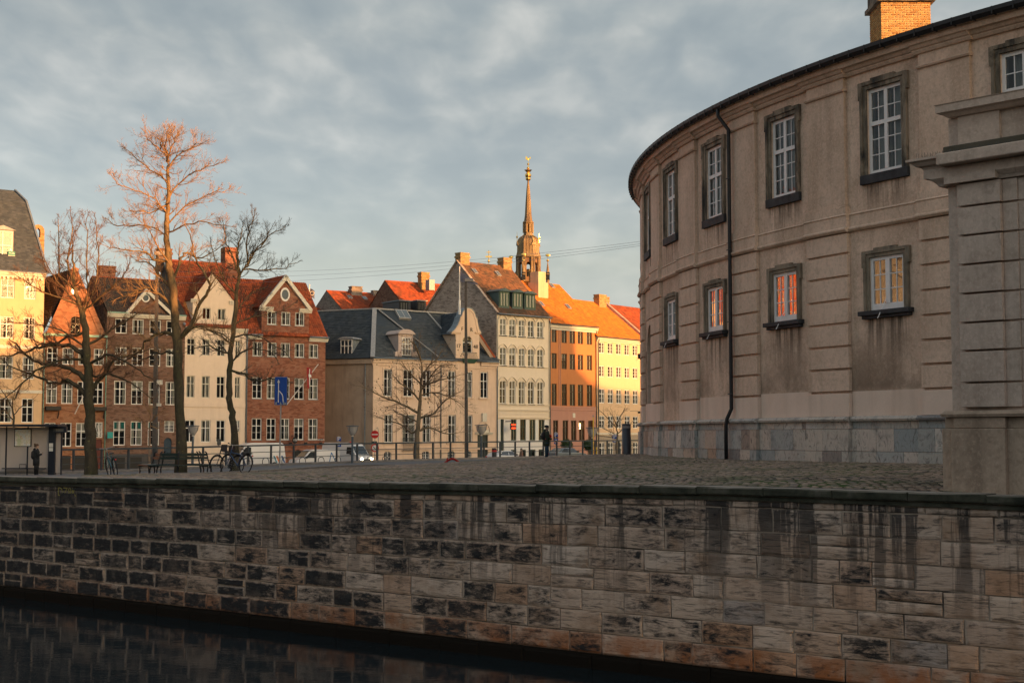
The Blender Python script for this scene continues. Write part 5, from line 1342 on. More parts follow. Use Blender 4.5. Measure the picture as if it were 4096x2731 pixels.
# curved gable
def ZP(zx, zy): return (1650 + .3188 * zx, 950 + .3188 * zy)
G = Fac(1490, 157, 56, ZST)
outl = [(537, 1512), (835, 1498), (832, 1212), (862, 1205), (858, 1188), (838, 1150), (822, 1100), (812, 1050), (806, 1005), (792, 1000), (784, 960), (765, 920), (735, 892), (700, 880), (668, 886), (640, 905), (618, 940), (606, 985), (592, 992), (582, 1040), (562, 1090), (535, 1135), (508, 1165), (488, 1182), (488, 1200), (537, 1208)]
OP = [F.px(*ZP(*p)) for p in outl]
xg0, xg1 = OP[0][0], OP[1][0]; zg0 = ze - .8
OP[0] = (xg0, zg0); OP[1] = (xg1, zg0)
aw0, aw1 = F.sx(1848), F.sx(1887); az0, az1 = F.z(1866, 1411), F.z(1866, 1343)
mb = MB(); mb.holed(OP, [archp(aw0, aw1, az0, az1, .75, 8)], lambda x, z, o: (x, -.10 - o, z), .14)
k = len(OP); mb.add([(x, -.10, z) for x, z in OP] + [(x, .55, z) for x, z in OP], [(i, (i + 1) % k, k + (i + 1) % k, k + i) for i in range(k)])
gb = mb.build('curved_gable', M_BEI, H.e)
o = window(H.e, aw0, aw1, az0, az1, y=.0, rows=(.38, .62), fw=.09, curtain=0); o.parent = gb
# lead capping on the gable edge, back to the roof
CAP = OP[3:-1]; mb = MB()
for (a, b), (c, d) in zip(CAP[:-1], CAP[1:]): mb.add([(a, -.16, b + .05), (c, -.16, d + .05), (c, 1.1, d + .05), (a, 1.1, b + .05), (a, -.16, b - .06), (c, -.16, d - .06), (c, 1.1, d - .06), (a, 1.1, b - .06)], [(0, 1, 2, 3), (7, 6, 5, 4), (0, 4, 5, 1), (2, 6, 7, 3)])
mb.build('lead_capping', M_ZINC, gb, recalc=True)
# raised inner band following the curve
mb = MB(); cxm = F.sx(1868)
for (a, b), (c, d) in zip(CAP[1:-2], CAP[2:-1]):
    k1 = .86; P = [(cxm + (x - cxm) * q, -.17, z - .35 * (1 - q) * 4) for x, z, q in ((a, b, .93), (c, d, .93), (c, d, .80), (a, b, .80))]
    mb.add(P + [(x, -.08, z) for x, y, z in P], [(0, 1, 2, 3), (0, 4, 5, 1), (2, 6, 7, 3)])
mb.build('gable_moulding', M_BEI, gb, recalc=True)
for s_, px_, py_ in (('F', 1849, 1316), ('R', 1885.5, 1319), ('17', 1833.5, 1384), ('48', 1902.5, 1387)):
    x, z = F.px(px_, py_, -.12); text(s_, .62, M_BLACK, gb, (x, -.13, z), ext=.02)
for a, b in (((480, 1212), (592, 1188)), ((778, 1215), (845, 1190))):
    (xa, za_), (xb, zb_2) = F.px(*ZP(*a)), F.px(*ZP(*b)); H.band(xa, xb, za_, zb_2, .3, M_BEI, 'gable_shoulder', CORN)
# roof and cheeks behind the curved gable
zsh = F.z(1822, 1332); xcg = (xg0 + xg1) / 2; ztop = F.z(1790, 1252, 4.)
yb_ = 6.0
roof_plane(H.e, [(xg0 - .15, yb_, zsh), (xg0 - .15, .5, zsh), (xcg, .5, zr - .25), (xcg, yb_, zr - .25)], M_SLATE, 'slate', .42, .30, 66)
roof_plane(H.e, [(xg1 + .15, .5, zsh), (xg1 + .15, yb_, zsh), (xcg, yb_, zr - .25), (xcg, .5, zr - .25)], M_SLATE, 'slate', .42, .30, 67)
ych = (zsh - ze) / (zr - ze) * 6.4 - .4
MB().poly([(xg0, ych, zsh), (xg0, 0, zsh), (xg0, 0, ze - .2)][::-1]).build('dormer_cheek', M_BEI, H.e); MB().poly([(xg1, ych, zsh), (xg1, 0, zsh), (xg1, 0, ze - .2)]).build('dormer_cheek', M_BEI, H.e)
MB().bar((xg0 - .2, 0, zsh), (xg0 - .2, ych, zsh), .14, .1).build('gutter', M_ZINC, H.e)
def iron_balcony(x0, x1, zt, zb, out, mat, parent, slab=None):
    mb = MB(); mb.bar((x0, -out, zt), (x1, -out, zt), .05, .05); mb.bar((x0, -out, zb), (x1, -out, zb), .05, .05)
    for x in (x0, x1): mb.bar((x, -out, zt), (x, 0, zt), .04, .04)
    n = max(5, int((x1 - x0) / .13))
    for i in range(n + 1):
        x = x0 + (x1 - x0) * i / n; h = zt - zb; mb.tube([(x, -out, zt), (x, -out + .04, zt - h * .35), (x, -out - .12, zb + h * .3), (x, -out, zb)], .016, 4)
    o = mb.build('balcony_rail', mat, parent)
    if slab: MB().hexa([(x0 + .15, -out * .6, zb - .45), (x1 - .15, -out * .6, zb - .45), (x1 - .15, .05, zb - .45), (x0 + .15, .05, zb - .45), (x0 - .1, -out - .1, zb - .02), (x1 + .1, -out - .1, zb - .02), (x1 + .1, .05, zb - .02), (x0 - .1, .05, zb - .02)]).build('balcony_bracket', slab, parent)
iron_balcony(F.sx(1846), F.sx(1898), F.z(1870, 1411), F.z(1870, 1436), .5, M_IRON, H.e, plain('verdigris', (.05, .11, .08), .7))
# white pole with flag staff foot on the gable
# pink middle dormer
M_PINK = plaster('pale_pink_plaster', (.58, .46, .40), None, .2)
x0, x1 = F.sx(1592), F.sx(1650); z0, z1 = ze + .05, F.z(1620, 1336)
MB().box(x0, x1, .0, 5.0, z0, z1).build('dormer', M_PINK, H.e)
dm = LAST[0]
n = 10; V = []
xc = (x0 + x1) / 2; wd = (x1 - x0) / 2 + .22
for y in (-.25, 5.6): V += [(xc + wd * math.sin(-1.1 + 2.2 * i / n) / math.sin(1.1), y, z1 + (math.cos(-1.1 + 2.2 * i / n) - math.cos(1.1)) * wd * .85) for i in range(n + 1)]
mb = MB(); mb.add(V, [(i, i + 1, n + 2 + i, n + 1 + i) for i in range(n)] + [tuple(range(n, -1, -1)), (0, n, 2 * n + 1, n + 1)]); mb.build('dormer_roof', M_PINK, dm, recalc=True)
wn_ = window(H.e, F.sx(1606), F.sx(1642), F.z(1624, 1422), F.z(1624, 1350), y=-.06, rows=(.34, .33, .33), fw=.08, sub=1, leaves=3, curtain=0); wn_.parent = dm
for a, b in ((1575, 1603), (1643, 1668)): MB().hexa([(F.sx(a), -.15, z0), (F.sx(b), -.15, z0), (F.sx(b), .3, z0), (F.sx(a), .3, z0), (F.sx(a) + .1, -.15, z0 + .75), (F.sx(b), -.15, z0 + .9), (F.sx(b), .3, z0 + .9), (F.sx(a) + .1, .3, z0 + .75)]).build('dormer_scroll', M_PINK, dm)
iron_balcony(F.sx(1603), F.sx(1672), F.z(1630, 1400), F.z(1630, 1424), .4, M_IRON, H.e)
# left dormer on the side slope: front along SD direction
Fs = Fac(1490, 157, -64.7 + 180, ZST)
def sdp(t, y, z): a, b = sd(t, -y); return (a, b, z)
def t_of(px): # along the side wall
    p = on_plane(px, 1430, (F.o[0] , F.o[1]), (-.427, -.904)); return math.hypot(p.x - F.o[0], p.y - F.o[1])
ta, tb_ = t_of(1356), t_of(1406)
zs0, zs1 = ze + .15, F.z(1490, 1352)
mb = MB(); mb.hexa([sdp(tb_, .3, zs0), sdp(ta, .3, zs0), sdp(ta, 4.6, zs0), sdp(tb_, 4.6, zs0), sdp(tb_, .3, zs1), sdp(ta, .3, zs1), sdp(ta, 4.6, zs1), sdp(tb_, 4.6, zs1)][::1]); ds = mb.build('dormer', M_ZINC, H.e, recalc=True)
tc_ = (ta + tb_) / 2; wd = abs(ta - tb_) / 2 + .25; V = []
for y in (.05, 5.2): V += [sdp(tc_ + wd * math.sin(-1 + 2 * i / n) / math.sin(1), y, zs1 + (math.cos(-1 + 2 * i / n) - math.cos(1)) * wd * .6) for i in range(n + 1)]
mb = MB(); mb.add(V, [(i, i + 1, n + 2 + i, n + 1 + i) for i in range(n)] + [tuple(range(n + 1)), (0, n, 2 * n + 1, n + 1)]); mb.build('dormer_roof', M_LEAD, ds, recalc=True)
wd_ = abs(ta - tb_); wn_ = window(H.e, -wd_ / 2 + .06, wd_ / 2 - .06, zs0 + .1, zs1 - .05, y=0, rows=(.36, .64), leaves=3, fw=.09, curtain=0); p_ = sdp(tc_, .2, wn_.location.z); wn_.location = p_; wn_.rotation_euler = (0, 0, math.atan2(-SD[1], -SD[0])); wn_.parent = ds
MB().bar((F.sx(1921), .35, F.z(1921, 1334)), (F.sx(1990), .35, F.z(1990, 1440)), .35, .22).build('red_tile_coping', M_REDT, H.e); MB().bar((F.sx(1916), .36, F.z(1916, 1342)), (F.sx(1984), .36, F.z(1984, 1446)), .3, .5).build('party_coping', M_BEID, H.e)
# skylights and a small dark vent
for px0, py0, yy in ((1592, 1244, 5.2),):
    s_, z_ = F.px(px0, py0 + 20, 5.0); sl = math.atan2(zr - ze, 6.4)
    mb = MB(); c, sn = math.cos(sl), math.sin(sl)
    def pt(a, b, o): return (s_ + a, -.4 + (z_ - ze) / math.tan(sl) + b * c - o * sn, z_ + b * sn + o * c)
    mb.hexa([pt(0, -.6, 0), pt(1.6, -.6, 0), pt(1.6, 1.0, 0), pt(0, 1.0, 0), pt(0, -.6, .25), pt(1.6, -.6, .25), pt(1.6, 1., .25), pt(0, 1., .25)]); o = mb.build('skylight', M_LEAD, H.e)
    for q in (0, 1): MB().poly([pt(.12 + q * .72, -.45, .256), pt(.76 + q * .72, -.45, .256), pt(.76 + q * .72, .85, .256), pt(.12 + q * .72, .85, .256)]).build('pane', M_SKYL, o)

# ================================================================== 7 white house
F = Fac(1986, 166.5, 47, ZST); H = House(F, 'white_house', 'off-white house with arched windows, brown roof and three green dormers', 14)
M_OFFW = plaster('off_white_plaster', (.78, .67, .52), (.68, .57, .43), .12, .08)
M_SHOPW = plain('shopfront_white', (.70, .67, .62), .55, var=.06)
w = F.sx(2197); ze = F.z(1990, 1252)
cols = [(1999, 2024), (2037, 2062), (2075, 2099), (2112, 2136), (2149, 2173)]
H.row(cols, 1274, 1341, arch=.2, fw=.08); H.row(cols, 1389, 1461, arch=.2, fw=.08); H.row(cols, 1522, 1614, arch=.2, fw=.08)
M_GRNF = plain('dark_green_frame', (.03, .06, .05), .5)
sh = [(2043, 2065), (2080, 2103), (2117, 2141), (2154, 2177)]
H.row(sh, 1675, 1761, mat=M_GRNF, fw=.1, rows=(.35, .65), curtain=.8)
H.row(sh, 1798, 1830, mat=M_GRNF, fw=.08, rows=(1.,), trans=0, curtain=0)
x0, x1 = F.sx(2002), F.sx(2015); H.holes.append(rect(x0, x1, -.2, F.z(2008, 1676)))
H.wall(rect(0, w, -.5, ze), M_OFFW)
MB().box(x0, x1, .15, .2, -.2, F.z(2008, 1676)).build('door', plain('dark_green_door', (.015, .03, .025), .5), H.e)
# painted ground floor front, cut round its openings
zgf = F.z(1990, 1672); mb = MB(); gh = [h for h in H.holes if max(p[1] for p in h) < zgf]
mb.holed(rect(0, w, -.4, zgf - .02), gh, lambda x, z, o: (x, -.03 - o, z), .03); mb.build('shopfront', M_SHOPW, H.e)
for y0, y1, out in ((1676, 1668, .22), (1645, 1636, .18), (1622, 1613, .16), (1466, 1461, .14), (1664, 1650, .08)): H.band(0, w, F.z(1990, y0), F.z(1990, y1), out, M_OFFW, 'cornice', CORN)
for yt in (1266, 1381, 1513):      # hood mouldings
    for a, b in cols:
        x0, x1 = F.sx(a) - .22, F.sx(b) + .22; z = F.z(2011, yt) - .35; n = 8; mb = MB()
        P = [(x0 + (x1 - x0) * i / n, z + .55 * math.sin(PI * i / n)) for i in range(n + 1)]
        for (p, q), (r_, s_) in zip(P[:-1], P[1:]): mb.bar((p, -.06, q), (r_, -.06, s_), .14, .12)
        for x in (x0, x1): mb.box(x - .1, x + .1, -.12, .01, z - .5, z - .02)
        mb.build('hood_moulding', M_OFFW, H.e)
for yt, yb in ((1341, 0), (1461, 0), (1614, 0)):
    for a, b in cols: MB().box(F.sx(a) - .08, F.sx(b) + .08, -.14, .01, F.z(2011, yt) - .1, F.z(2011, yt) - .002).build('sill', M_DGREY, H.e)
yr = 7.0; zr = F.z(1832, 1046, yr)
roof_plane(H.e, [(-.05, -.35, ze - .1), (w + .05, -.35, ze - .1), (w + .05, yr, zr), (-.05, yr, zr)], M_BRT, 'pan', .24, .33, 71)
roof_plane(H.e, [(w, 14.3, ze - .1), (0, 14.3, ze - .1), (0, yr, zr), (w, yr, zr)], M_BRT, 'pan', .24, .33, 72)
ridge_caps(H.e, (0, yr, zr), (w, yr, zr), M_BRT)
H.sidewall(0, ze, M_BRK_DRK, [(0, ze), (yr, zr + .1), (14, ze)], depth=14); H.sidewall(w, ze, M_BRK_DRK, [(0, ze), (yr, zr), (14, ze)], depth=14, left=False)
MB().bar((-.08, -.3, ze + .05), (-.08, yr, zr + .12), .35, .12).bar((-.08, 14.2, ze + .05), (-.08, yr, zr + .12), .35, .12).build('verge', M_BRK_DRK, H.e)
H.gutter(-.1, w + .1, ze - .1, out=.45); H.pipe(.1, 0, ze - .2, M_CREAMW); H.pipe(w - .02, 0, ze - .2, M_CREAMW)
chimney(H.e, .75, yr, zr - 1.4, F.z(1825, 1014, yr), 1.45, 1.0, M_BRK_YEL, .08); chimney(H.e, w - .9, yr, zr - 1.4, F.z(2010, 1036, yr), 1.35, 1.1, M_BRK_YEL, .08)
M_GRNZ = plain('green_grey_zinc', (.075, .115, .115), .55, .2, var=.2)
sl = math.atan2(zr - ze + .1, yr + .35)
for a, b, yt, yb in ((1998, 2034, 1166, 1226), (2052, 2088, 1170, 1229), (2101, 2140, 1177, 1233)):
    yf = .45; x0, x1 = F.sx(a, yf), F.sx(b, yf); z0, z1 = F.z((a + b) / 2, yb, yf), F.z((a + b) / 2, yt, yf)
    d = MB().box(x0 - .12, x1 + .12, yf, yf + 3.6, z0 - .2, z1).build('dormer', M_GRNZ, H.e)
    xc = (x0 + x1) / 2; mb = MB(); mb.add([(x0 - .35, yf - .3, z1), (x1 + .35, yf - .3, z1), (xc, yf - .3, z1 + .38), (x0 - .35, yf + 4.2, z1), (x1 + .35, yf + 4.2, z1), (xc, yf + 4.2, z1 + .38)], [(0, 1, 2), (3, 5, 4), (0, 2, 5, 3), (1, 4, 5, 2), (0, 3, 4, 1)]); mb.build('dormer_roof', M_GRNZ, d)
    o = window(H.e, x0, x1, z0, z1 - .08, y=yf - .09, rows=(1.,), trans=0, leaves=3, mat=plain('green_paint', (.06, .11, .07), .5), fw=.1, mull=.12, curtain=0); o.parent = d
    inst('curtain', CURT, o, (0, .07, 0), (0, 0, 0), (x1 - x0 - .15, .4, (z1 - z0) * .9))
def roof_window(H, px, py, ze_, sl_, y0=-.35, w_=.6, h_=.9):
    """lie a small roof window on the front slope at the given pixel"""
    z = None; y = 3.
    for _ in range(20):
        s_, z = H.F.px(px, py, y); y = y0 + (z - ze_) / math.tan(sl_)
    mb = MB(); c, sn = math.cos(sl_), math.sin(sl_)
    def pt(a, b, o): return (s_ + a, y + b * c - o * sn, z + b * sn + o * c)
    mb.hexa([pt(0, 0, 0), pt(w_, 0, 0), pt(w_, h_, 0), pt(0, h_, 0), pt(0, 0, .2), pt(w_, 0, .2), pt(w_, h_, .2), pt(0, h_, .2)]); o = mb.build('skylight', M_LEAD, H.e)
    MB().poly([pt(.08, .08, .206), pt(w_ - .08, .08, .206), pt(w_ - .08, h_ - .08, .206), pt(.08, h_ - .08, .206)]).build('pane', M_SKYL, o)
roof_window(H, 1897, 1096, ze - .1, sl); roof_window(H, 1990, 1106, ze - .1, sl)
# red LED sign
sx_ = F.sx(2052, -1.1); zt_, zb_3 = F.z(2052, 1693, -1.1), F.z(2052, 1717, -1.1)
sg = MB().box(sx_ - .38, sx_ + .38, -1.2, -1.0, zb_3, zt_).build('led_sign', M_BLACK, H.e)
for f_ in (.22, .78): MB().box(sx_ - .32, sx_ + .32, -1.215, -1.202, zb_3 + (zt_ - zb_3) * (f_ - .1), zb_3 + (zt_ - zb_3) * (f_ + .1)).build('led_text', emis('red_led', (1., .045, .008), 1.5), sg)
MB().bar((sx_ - .2, -.0, zt_ + .25), (sx_ + .1, -1.2, zt_ + .25), .08, .1).bar((sx_, -1.1, zt_), (sx_, -1.1, zt_ + .25), .06, .06).build('sign_arm', M_BLACK, sg)

# ================================================================== 8 orange house
F = Fac(2197.5, 172.4, 45, ZST); H = House(F, 'orange_house', 'half-sunlit orange house with dark brown window frames', 12)
M_ORG = plaster('orange_plaster', (.56, .225, .085), (.46, .17, .065), .18, .1)
M_SALM = plaster('salmon_plaster', (.50, .265, .195), (.42, .21, .15), .2, .1)
M_BRNF = plain('brown_frame', (.085, .045, .03), .5)
w = F.sx(2386); ze = F.z(2205, 1300)
cols = [(2207, 2227), (2247, 2268), (2279, 2301), (2312, 2333), (2348, 2369)]
for yt, yb in ((1307, 1369), (1412, 1474), (1534, 1621)): H.row(cols, yt, yb, mat=M_BRNF, fw=.09, mull=.1, curtain=.95, bar=.04)
H.row([(2212, 2232), (2250, 2272), (2284, 2305), (2316, 2338)], 1680, 1761, mat=M_BRNF, fw=.09, mull=.1, curtain=.95, rows=(.34, .33, .33), sub=2)
H.holes.append(rect(F.sx(2352), F.sx(2371), -.2, F.z(2362, 1682)))
H.wall(rect(0, w, -.5, ze), M_ORG)
d = MB().box(F.sx(2352), F.sx(2371), .2, .26, -.2, F.z(2362, 1682)).build('door', plain('dark_brown_door', (.04, .022, .015), .5), H.e)
zgf = F.z(2205, 1640); gh = [h for h in H.holes if max(p[1] for p in h) < zgf]; mb = MB(); mb.holed(rect(0, w, -.4, zgf - .02), gh, lambda x, z, o: (x, -.03 - o, z), .03); mb.build('ground_floor_front', M_SALM, H.e)
H.band(0, w, zgf - .3, F.z(2205, 1623), .12, M_SALM, 'string_course', CORN)
for x in (2236, 2242): MB().box(F.sx(x) - .04, F.sx(x) + .04, -.05, .01, zgf, ze - .6).build('wall_seam', M_SALM, H.e)
H.band(-.05, w + .1, ze - .55, ze + .15, .42, M_CREAMW, prof=CORN)
yr = 6.3; zr = F.z(2242, 1142, yr) 
ze2 = ze + .2
roof_plane(H.e, [(-.05, -.4, ze2), (w + .1, -.4, ze2), (w + .1, yr, zr), (-.05, yr, zr)], M_ORT, 'pan', .24, .33, 81)
roof_plane(H.e, [(w, 13, ze2), (0, 13, ze2), (0, yr, zr), (w, yr, zr)], M_ORT, 'pan', .24, .33, 82)
ridge_caps(H.e, (0, yr, zr), (w, yr, zr), M_ORT)
H.sidewall(w, ze2, M_BRK_ORG, [(0, ze2), (yr, zr), (12.6, ze2)], depth=12.6, left=False)
H.gutter(0, w, ze + .14, M_DGREY, out=.5); H.pipe(.08, 0, ze, M_DGREY); H.pipe(w - .1, 0, ze, M_DGREY)
sl = math.atan2(zr - ze2, yr + .4)
for px_, py_ in ((2165, 1226), (2207, 1153), (2272, 1237)): roof_window(H, px_, py_, ze2, sl, -.4)
M_PALECH = plaster('pale_chimney_plaster', (.60, .50, .33), None, .25, .3)
cx0, cx1 = F.sx(2154, 3.8), F.sx(2184, 3.8); zt_ = F.z(2160, 1086, 3.8)
chm = MB().box(cx0, cx1, 3.8, 5.2, zr - 6, zt_).build('chimney', M_PALECH, H.e); MB().box(cx0 - .15, cx1 + .3, 3.65, 5.4, zr - 6, F.z(2160, 1128, 3.8)).build('chimney_shoulder', M_PALECH, chm)
# lantern-lit star in a window
MB().ellipsoid((F.sx(2327), .35, F.z(2327, 1704)), (.22, .05, .4), 8, 6).build('window_star', emis('star_lamp', (1., .62, .2), 7.), H.e)
MB().box(F.sx(2290), F.sx(2300), -.06, -.03, F.z(2295, 1670), F.z(2295, 1652)).build('stone_plaque', M_CREAMW, H.e)
# ================================================================== 9 yellow house on the right
F = Fac(2386, 178.6, 38, ZST); H = House(F, 'long_yellow_house', 'long pale yellow house, upper storeys in evening sun', 12)
M_YEL2 = plaster('pale_yellow_plaster', (.72, .51, .32), (.64, .45, .29), .14, .08)
w = 22.0; ze = F.z(2405, 1350)
base = [(2397, 2419), (2432, 2453), (2466, 2487), (2499, 2520), (2532, 2553), (2564, 2586)]
s_ = [F.sx(a) for a, b in base]; step = (s_[-1] - s_[0]) / 5; ww = 1.2
for yt, yb, tr, rw in ((1368, 1413, 0, (.33, .33, .34)), (1462, 1507, 0, (.33, .33, .34)), (1554, 1612, 1, (.34, .33, .33)), (1662, 1712, 1, (.34, .33, .33)), (1768, 1822, 1, (.4, .6))):
    z1, z0 = F.z(2408, yt), F.z(2408, yb)
    for k in range(9):
        x0 = s_[0] + step * k
        if x0 + ww > w - .3: break
        H.holes.append(rect(x0, x0 + ww, z0, z1)); window(H.e, x0, x0 + ww, z0, z1, y=.05, rows=rw, trans=tr, sub=1, fw=.1, mull=.12, curtain=.85, rnd=H.rnd, bar=.045)
H.wall(rect(0, w, -.5, ze), M_YEL2, reveal=.1)
H.band(0, w, ze - .5, ze + .1, .4, M_CREAMW, prof=CORN); H.band(0, w, F.z(2408, 1738), F.z(2408, 1730), .1, M_CREAMW, 'string_course')
mb = MB(); gh = [h for h in H.holes if max(p[1] for p in h) < F.z(2408, 1740)]; mb.holed(rect(0, w, -.4, F.z(2408, 1740)), gh, lambda x, z, o: (x, -.02 - o, z), .02); mb.build('base_front', plaster('grey_beige_base', (.40, .33, .25), None, .2), H.e)
yr = 6.4; zr = F.z(2400, 1213, yr); ze2 = ze + .12
roof_plane(H.e, [(-.4, -.4, ze2), (F.sx(2575), -.4, ze2), (F.sx(2575), yr, zr), (-.4, yr, zr)], M_ORT, 'pan', .25, .34, 91)
roof_plane(H.e, [(F.sx(2575), 13, ze2), (-.4, 13, ze2), (-.4, yr, zr), (F.sx(2575), yr, zr)], M_ORT, 'pan', .25, .34, 92)
ridge_caps(H.e, (-.4, yr, zr), (F.sx(2575), yr, zr), M_ORT)
xp = F.sx(2572); mb = MB(); mb.hexa([(xp, -.5, ze2 - .3), (xp + .5, -.5, ze2 - .3), (xp + .5, yr, zr - .3), (xp, yr, zr - .3), (xp, -.5, ze2 + .4), (xp + .5, -.5, ze2 + .4), (xp + .5, yr, zr + .55), (xp, yr, zr + .55)]); mb.build('party_parapet', M_BRK_DRK, H.e)
roof_plane(H.e, [(xp + .5, -.4, ze2), (w, -.4, ze2), (w, yr, zr), (xp + .5, yr, zr)], M_REDT, 'pan', .25, .34, 93)
H.gutter(0, w, ze + .08, M_DGREY, out=.5); H.pipe(.35, 0, ze, M_DGREY)
for px_, py_, m_ in ((2388, 1184, M_BRK_YEL), (2430, 1190, M_BRK_YEL)):
    s0_ = F.sx(px_ - 18, yr); s1_ = F.sx(px_ + 12, yr); chimney(H.e, (s0_ + s1_) / 2 + .3, yr - .5 + (px_ > 2400) * 1.2, zr - 1.3, F.z(px_, py_, yr), 1.7, .9, m_, .06)
H.sidewall(w, ze2, M_YEL2, left=False)

# ================================================================== roofs in the second row
def back_block(name, label, x0, D, phi, x1px, zeave_px, zr_px, yr, mat, wallm, seed, zb=ZST, apex_px=None):
    F = Fac(x0, D, phi, zb); o = F.empty(name, label, 'house'); w = F.sx(x1px); ze = F.z(x0, zeave_px); zr = F.z(x0, zr_px, yr)
    MB().box(0, w, 0, 2 * yr, -.3, ze).build('wall', wallm, o)
    for x, lf in ((0, True), (w, False)):
        P = [(x, 0, ze), (x, 2 * yr, ze), (x, yr, zr)]; MB().poly(P[::-1] if lf else P).build('gable_wall', wallm, o)
    roof_plane(o, [(0, -.2, ze), (w, -.2, ze), (w, yr, zr), (0, yr, zr)], mat, 'pan', .26, .36, seed)
    roof_plane(o, [(w, 2 * yr + .2, ze), (0, 2 * yr + .2, ze), (0, yr, zr), (w, yr, zr)], mat, 'pan', .26, .36, seed + 1); ridge_caps(o, (0, yr, zr), (w, yr, zr), mat)
    return F, o, w, ze, zr
M_GBRK = brick('pale_gable_brick', (.24, .19, .155), (.17, .135, .11), (.36, .32, .28), dark=.3)
F, o, w, ze, zr = back_block('red_roofed_house', 'pale brick house with bright red tile roof behind the corner house', 1395, 190, 58, 1650, 1275, 1168, 7.5, M_REDT, M_GBRK, 101)
chimney(o, F.sx(1418, 7), 7.0, zr - 1.5, F.z(1418, 1150, 7), 1.6, 1.0, M_GBRK, .1); chimney(o, F.sx(1498, 7), 7, zr - 1, F.z(1498, 1166, 7), 1.0, .8, M_GBRK, .06)
class _H: pass
hh = _H(); hh.F = F; hh.e = o
sl = math.atan2(zr - ze, 7.7)
roof_window(hh, 1395, 1196, ze, sl, -.2); roof_window(hh, 1455, 1200, ze, sl, -.2)
F, o, w, ze, zr = back_block('tall_red_roofed_house', 'taller red tile roof with a brick chimney beside the white house', 1640, 186, 56, 1900, 1262, 1130, 7, M_REDT, M_BRK_BRN, 111)
chimney(o, F.sx(1692, 6), 6, zr - 3, F.z(1692, 1094, 6), 1.25, 1.0, M_BRK_YEL, .08)
MB().box(F.sx(1715, 3), F.sx(1737, 3), 3, 4, F.z(1725, 1160, 3), F.z(1725, 1118, 3)).build('roof_vent', M_ZINC, o)
for a, b in ((1588, 1634), (1660, 1696)):
    x0, x1 = F.sx(a, 0), F.sx(b, 0); z0, z1 = F.z(a, 1246), F.z(a, 1204); d = MB().box(x0, x1, -.4, 4, z0, z1).build('dormer', M_DGREY, o)
    MB().box(x0 - .15, x1 + .15, -.6, 4, z1, z1 + .12).build('dormer_roof', M_ZINC, d)
    wn_ = window(o, x0 + .1, x0 + (x1 - x0) * .75, z0 + .1, z1 - .1, y=-.5, rows=(1.,), trans=0, leaves=3, mat=M_BLACK, curtain=0); wn_.parent = d; inst('curtain', CURT, wn_, (0, .06, 0), (0, 0, 0), ((x1 - x0) * .6, .3, (z1 - z0) * .7))
F, o, w, ze, zr = back_block('far_red_roofed_house', 'dark red roof just left of the curved palace wing', 2500, 215, 36, 2680, 1330, 1248, 6, M_REDT, M_BRK_BRN, 121)
F, o, w, ze, zr = back_block('small_yellow_gabled_house', 'low roof edge behind the red brick house, catching sun', 1262, 195, 58, 1330, 1262, 1233, 3, M_REDT, M_BRK_YEL, 131)
# houses further left, outside the picture (they are what the palace windows mirror)
M_DEEP = brick('deep_red_brick', (.42, .055, .018), (.30, .04, .016), (.36, .16, .09), dark=.3)
def plain_house(F, s0_, s1_, h_, mat, label, rm):
    o = F.empty('street_house', label, 'house'); n_ = int((s1_ - s0_ - 1) / 2.4)
    hol = [rect(s0_ + 1.2 + i * 2.4, s0_ + 2.4 + i * 2.4, 1.2 + j * 3.6, 3.3 + j * 3.6) for i in range(n_) for j in range(int((h_ - 3) / 3.6))]
    mb = MB(); mb.holed(rect(s0_, s1_, -.5, h_), hol, fl, .15); mb.build('wall', mat, o); MB().box(s0_, s1_, .5, 12, -.5, h_ - .05).build('interior_wall', M_DARKROOM, o)
    for h in hol: window(o, h[0][0], h[1][0], h[0][1], h[2][1], curtain=0)
    mb = MB(); mb.add([(s0_, -.3, h_), (s1_, -.3, h_), (s1_, 6, h_ + 6), (s0_, 6, h_ + 6), (s0_, 12, h_), (s1_, 12, h_)], [(0, 1, 2, 3), (3, 2, 5, 4), (0, 3, 4), (1, 5, 2)]); mb.build('roof', rm, o)
F = Fac(165, 138, 56, ZST)
for k, (mat, h_) in enumerate(((M_DEEP, 21), (M_YEL, 20), (M_DEEP, 25), (M_DEEP, 24), (M_DEEP, 25), (M_GGREY, 27), (M_GGREY, 28), (M_GGREY, 27), (M_BRK_BRN, 25))):
    plain_house(F, -31.1 - k * 15, -16.1 - k * 15, h_, mat, f'{("first, red brick", "yellow", "third, red brick", "fourth, red brick", "fifth, red brick", "sixth, dark grey", "seventh, dark grey", "eighth, dark grey", "farthest, brown brick")[k]} house of the row beyond the left edge of the view', M_REDT if k < 5 else M_DKT)
F = Fac(2386, 178.6, 38, ZST)
for k, (mat, h_, a_, b_) in enumerate(((M_CRM, 15, 22.05, 36), (M_BRK_RED, 17, 36.05, 52), (M_OFFW, 16, 52.05, 70), (M_ORG, 17, 70.05, 90))):
    plain_house(F, a_, b_, h_, mat, f'{("cream", "red brick", "off-white", "orange")[k]} house farther along the street, hidden behind the palace wing', M_REDT)
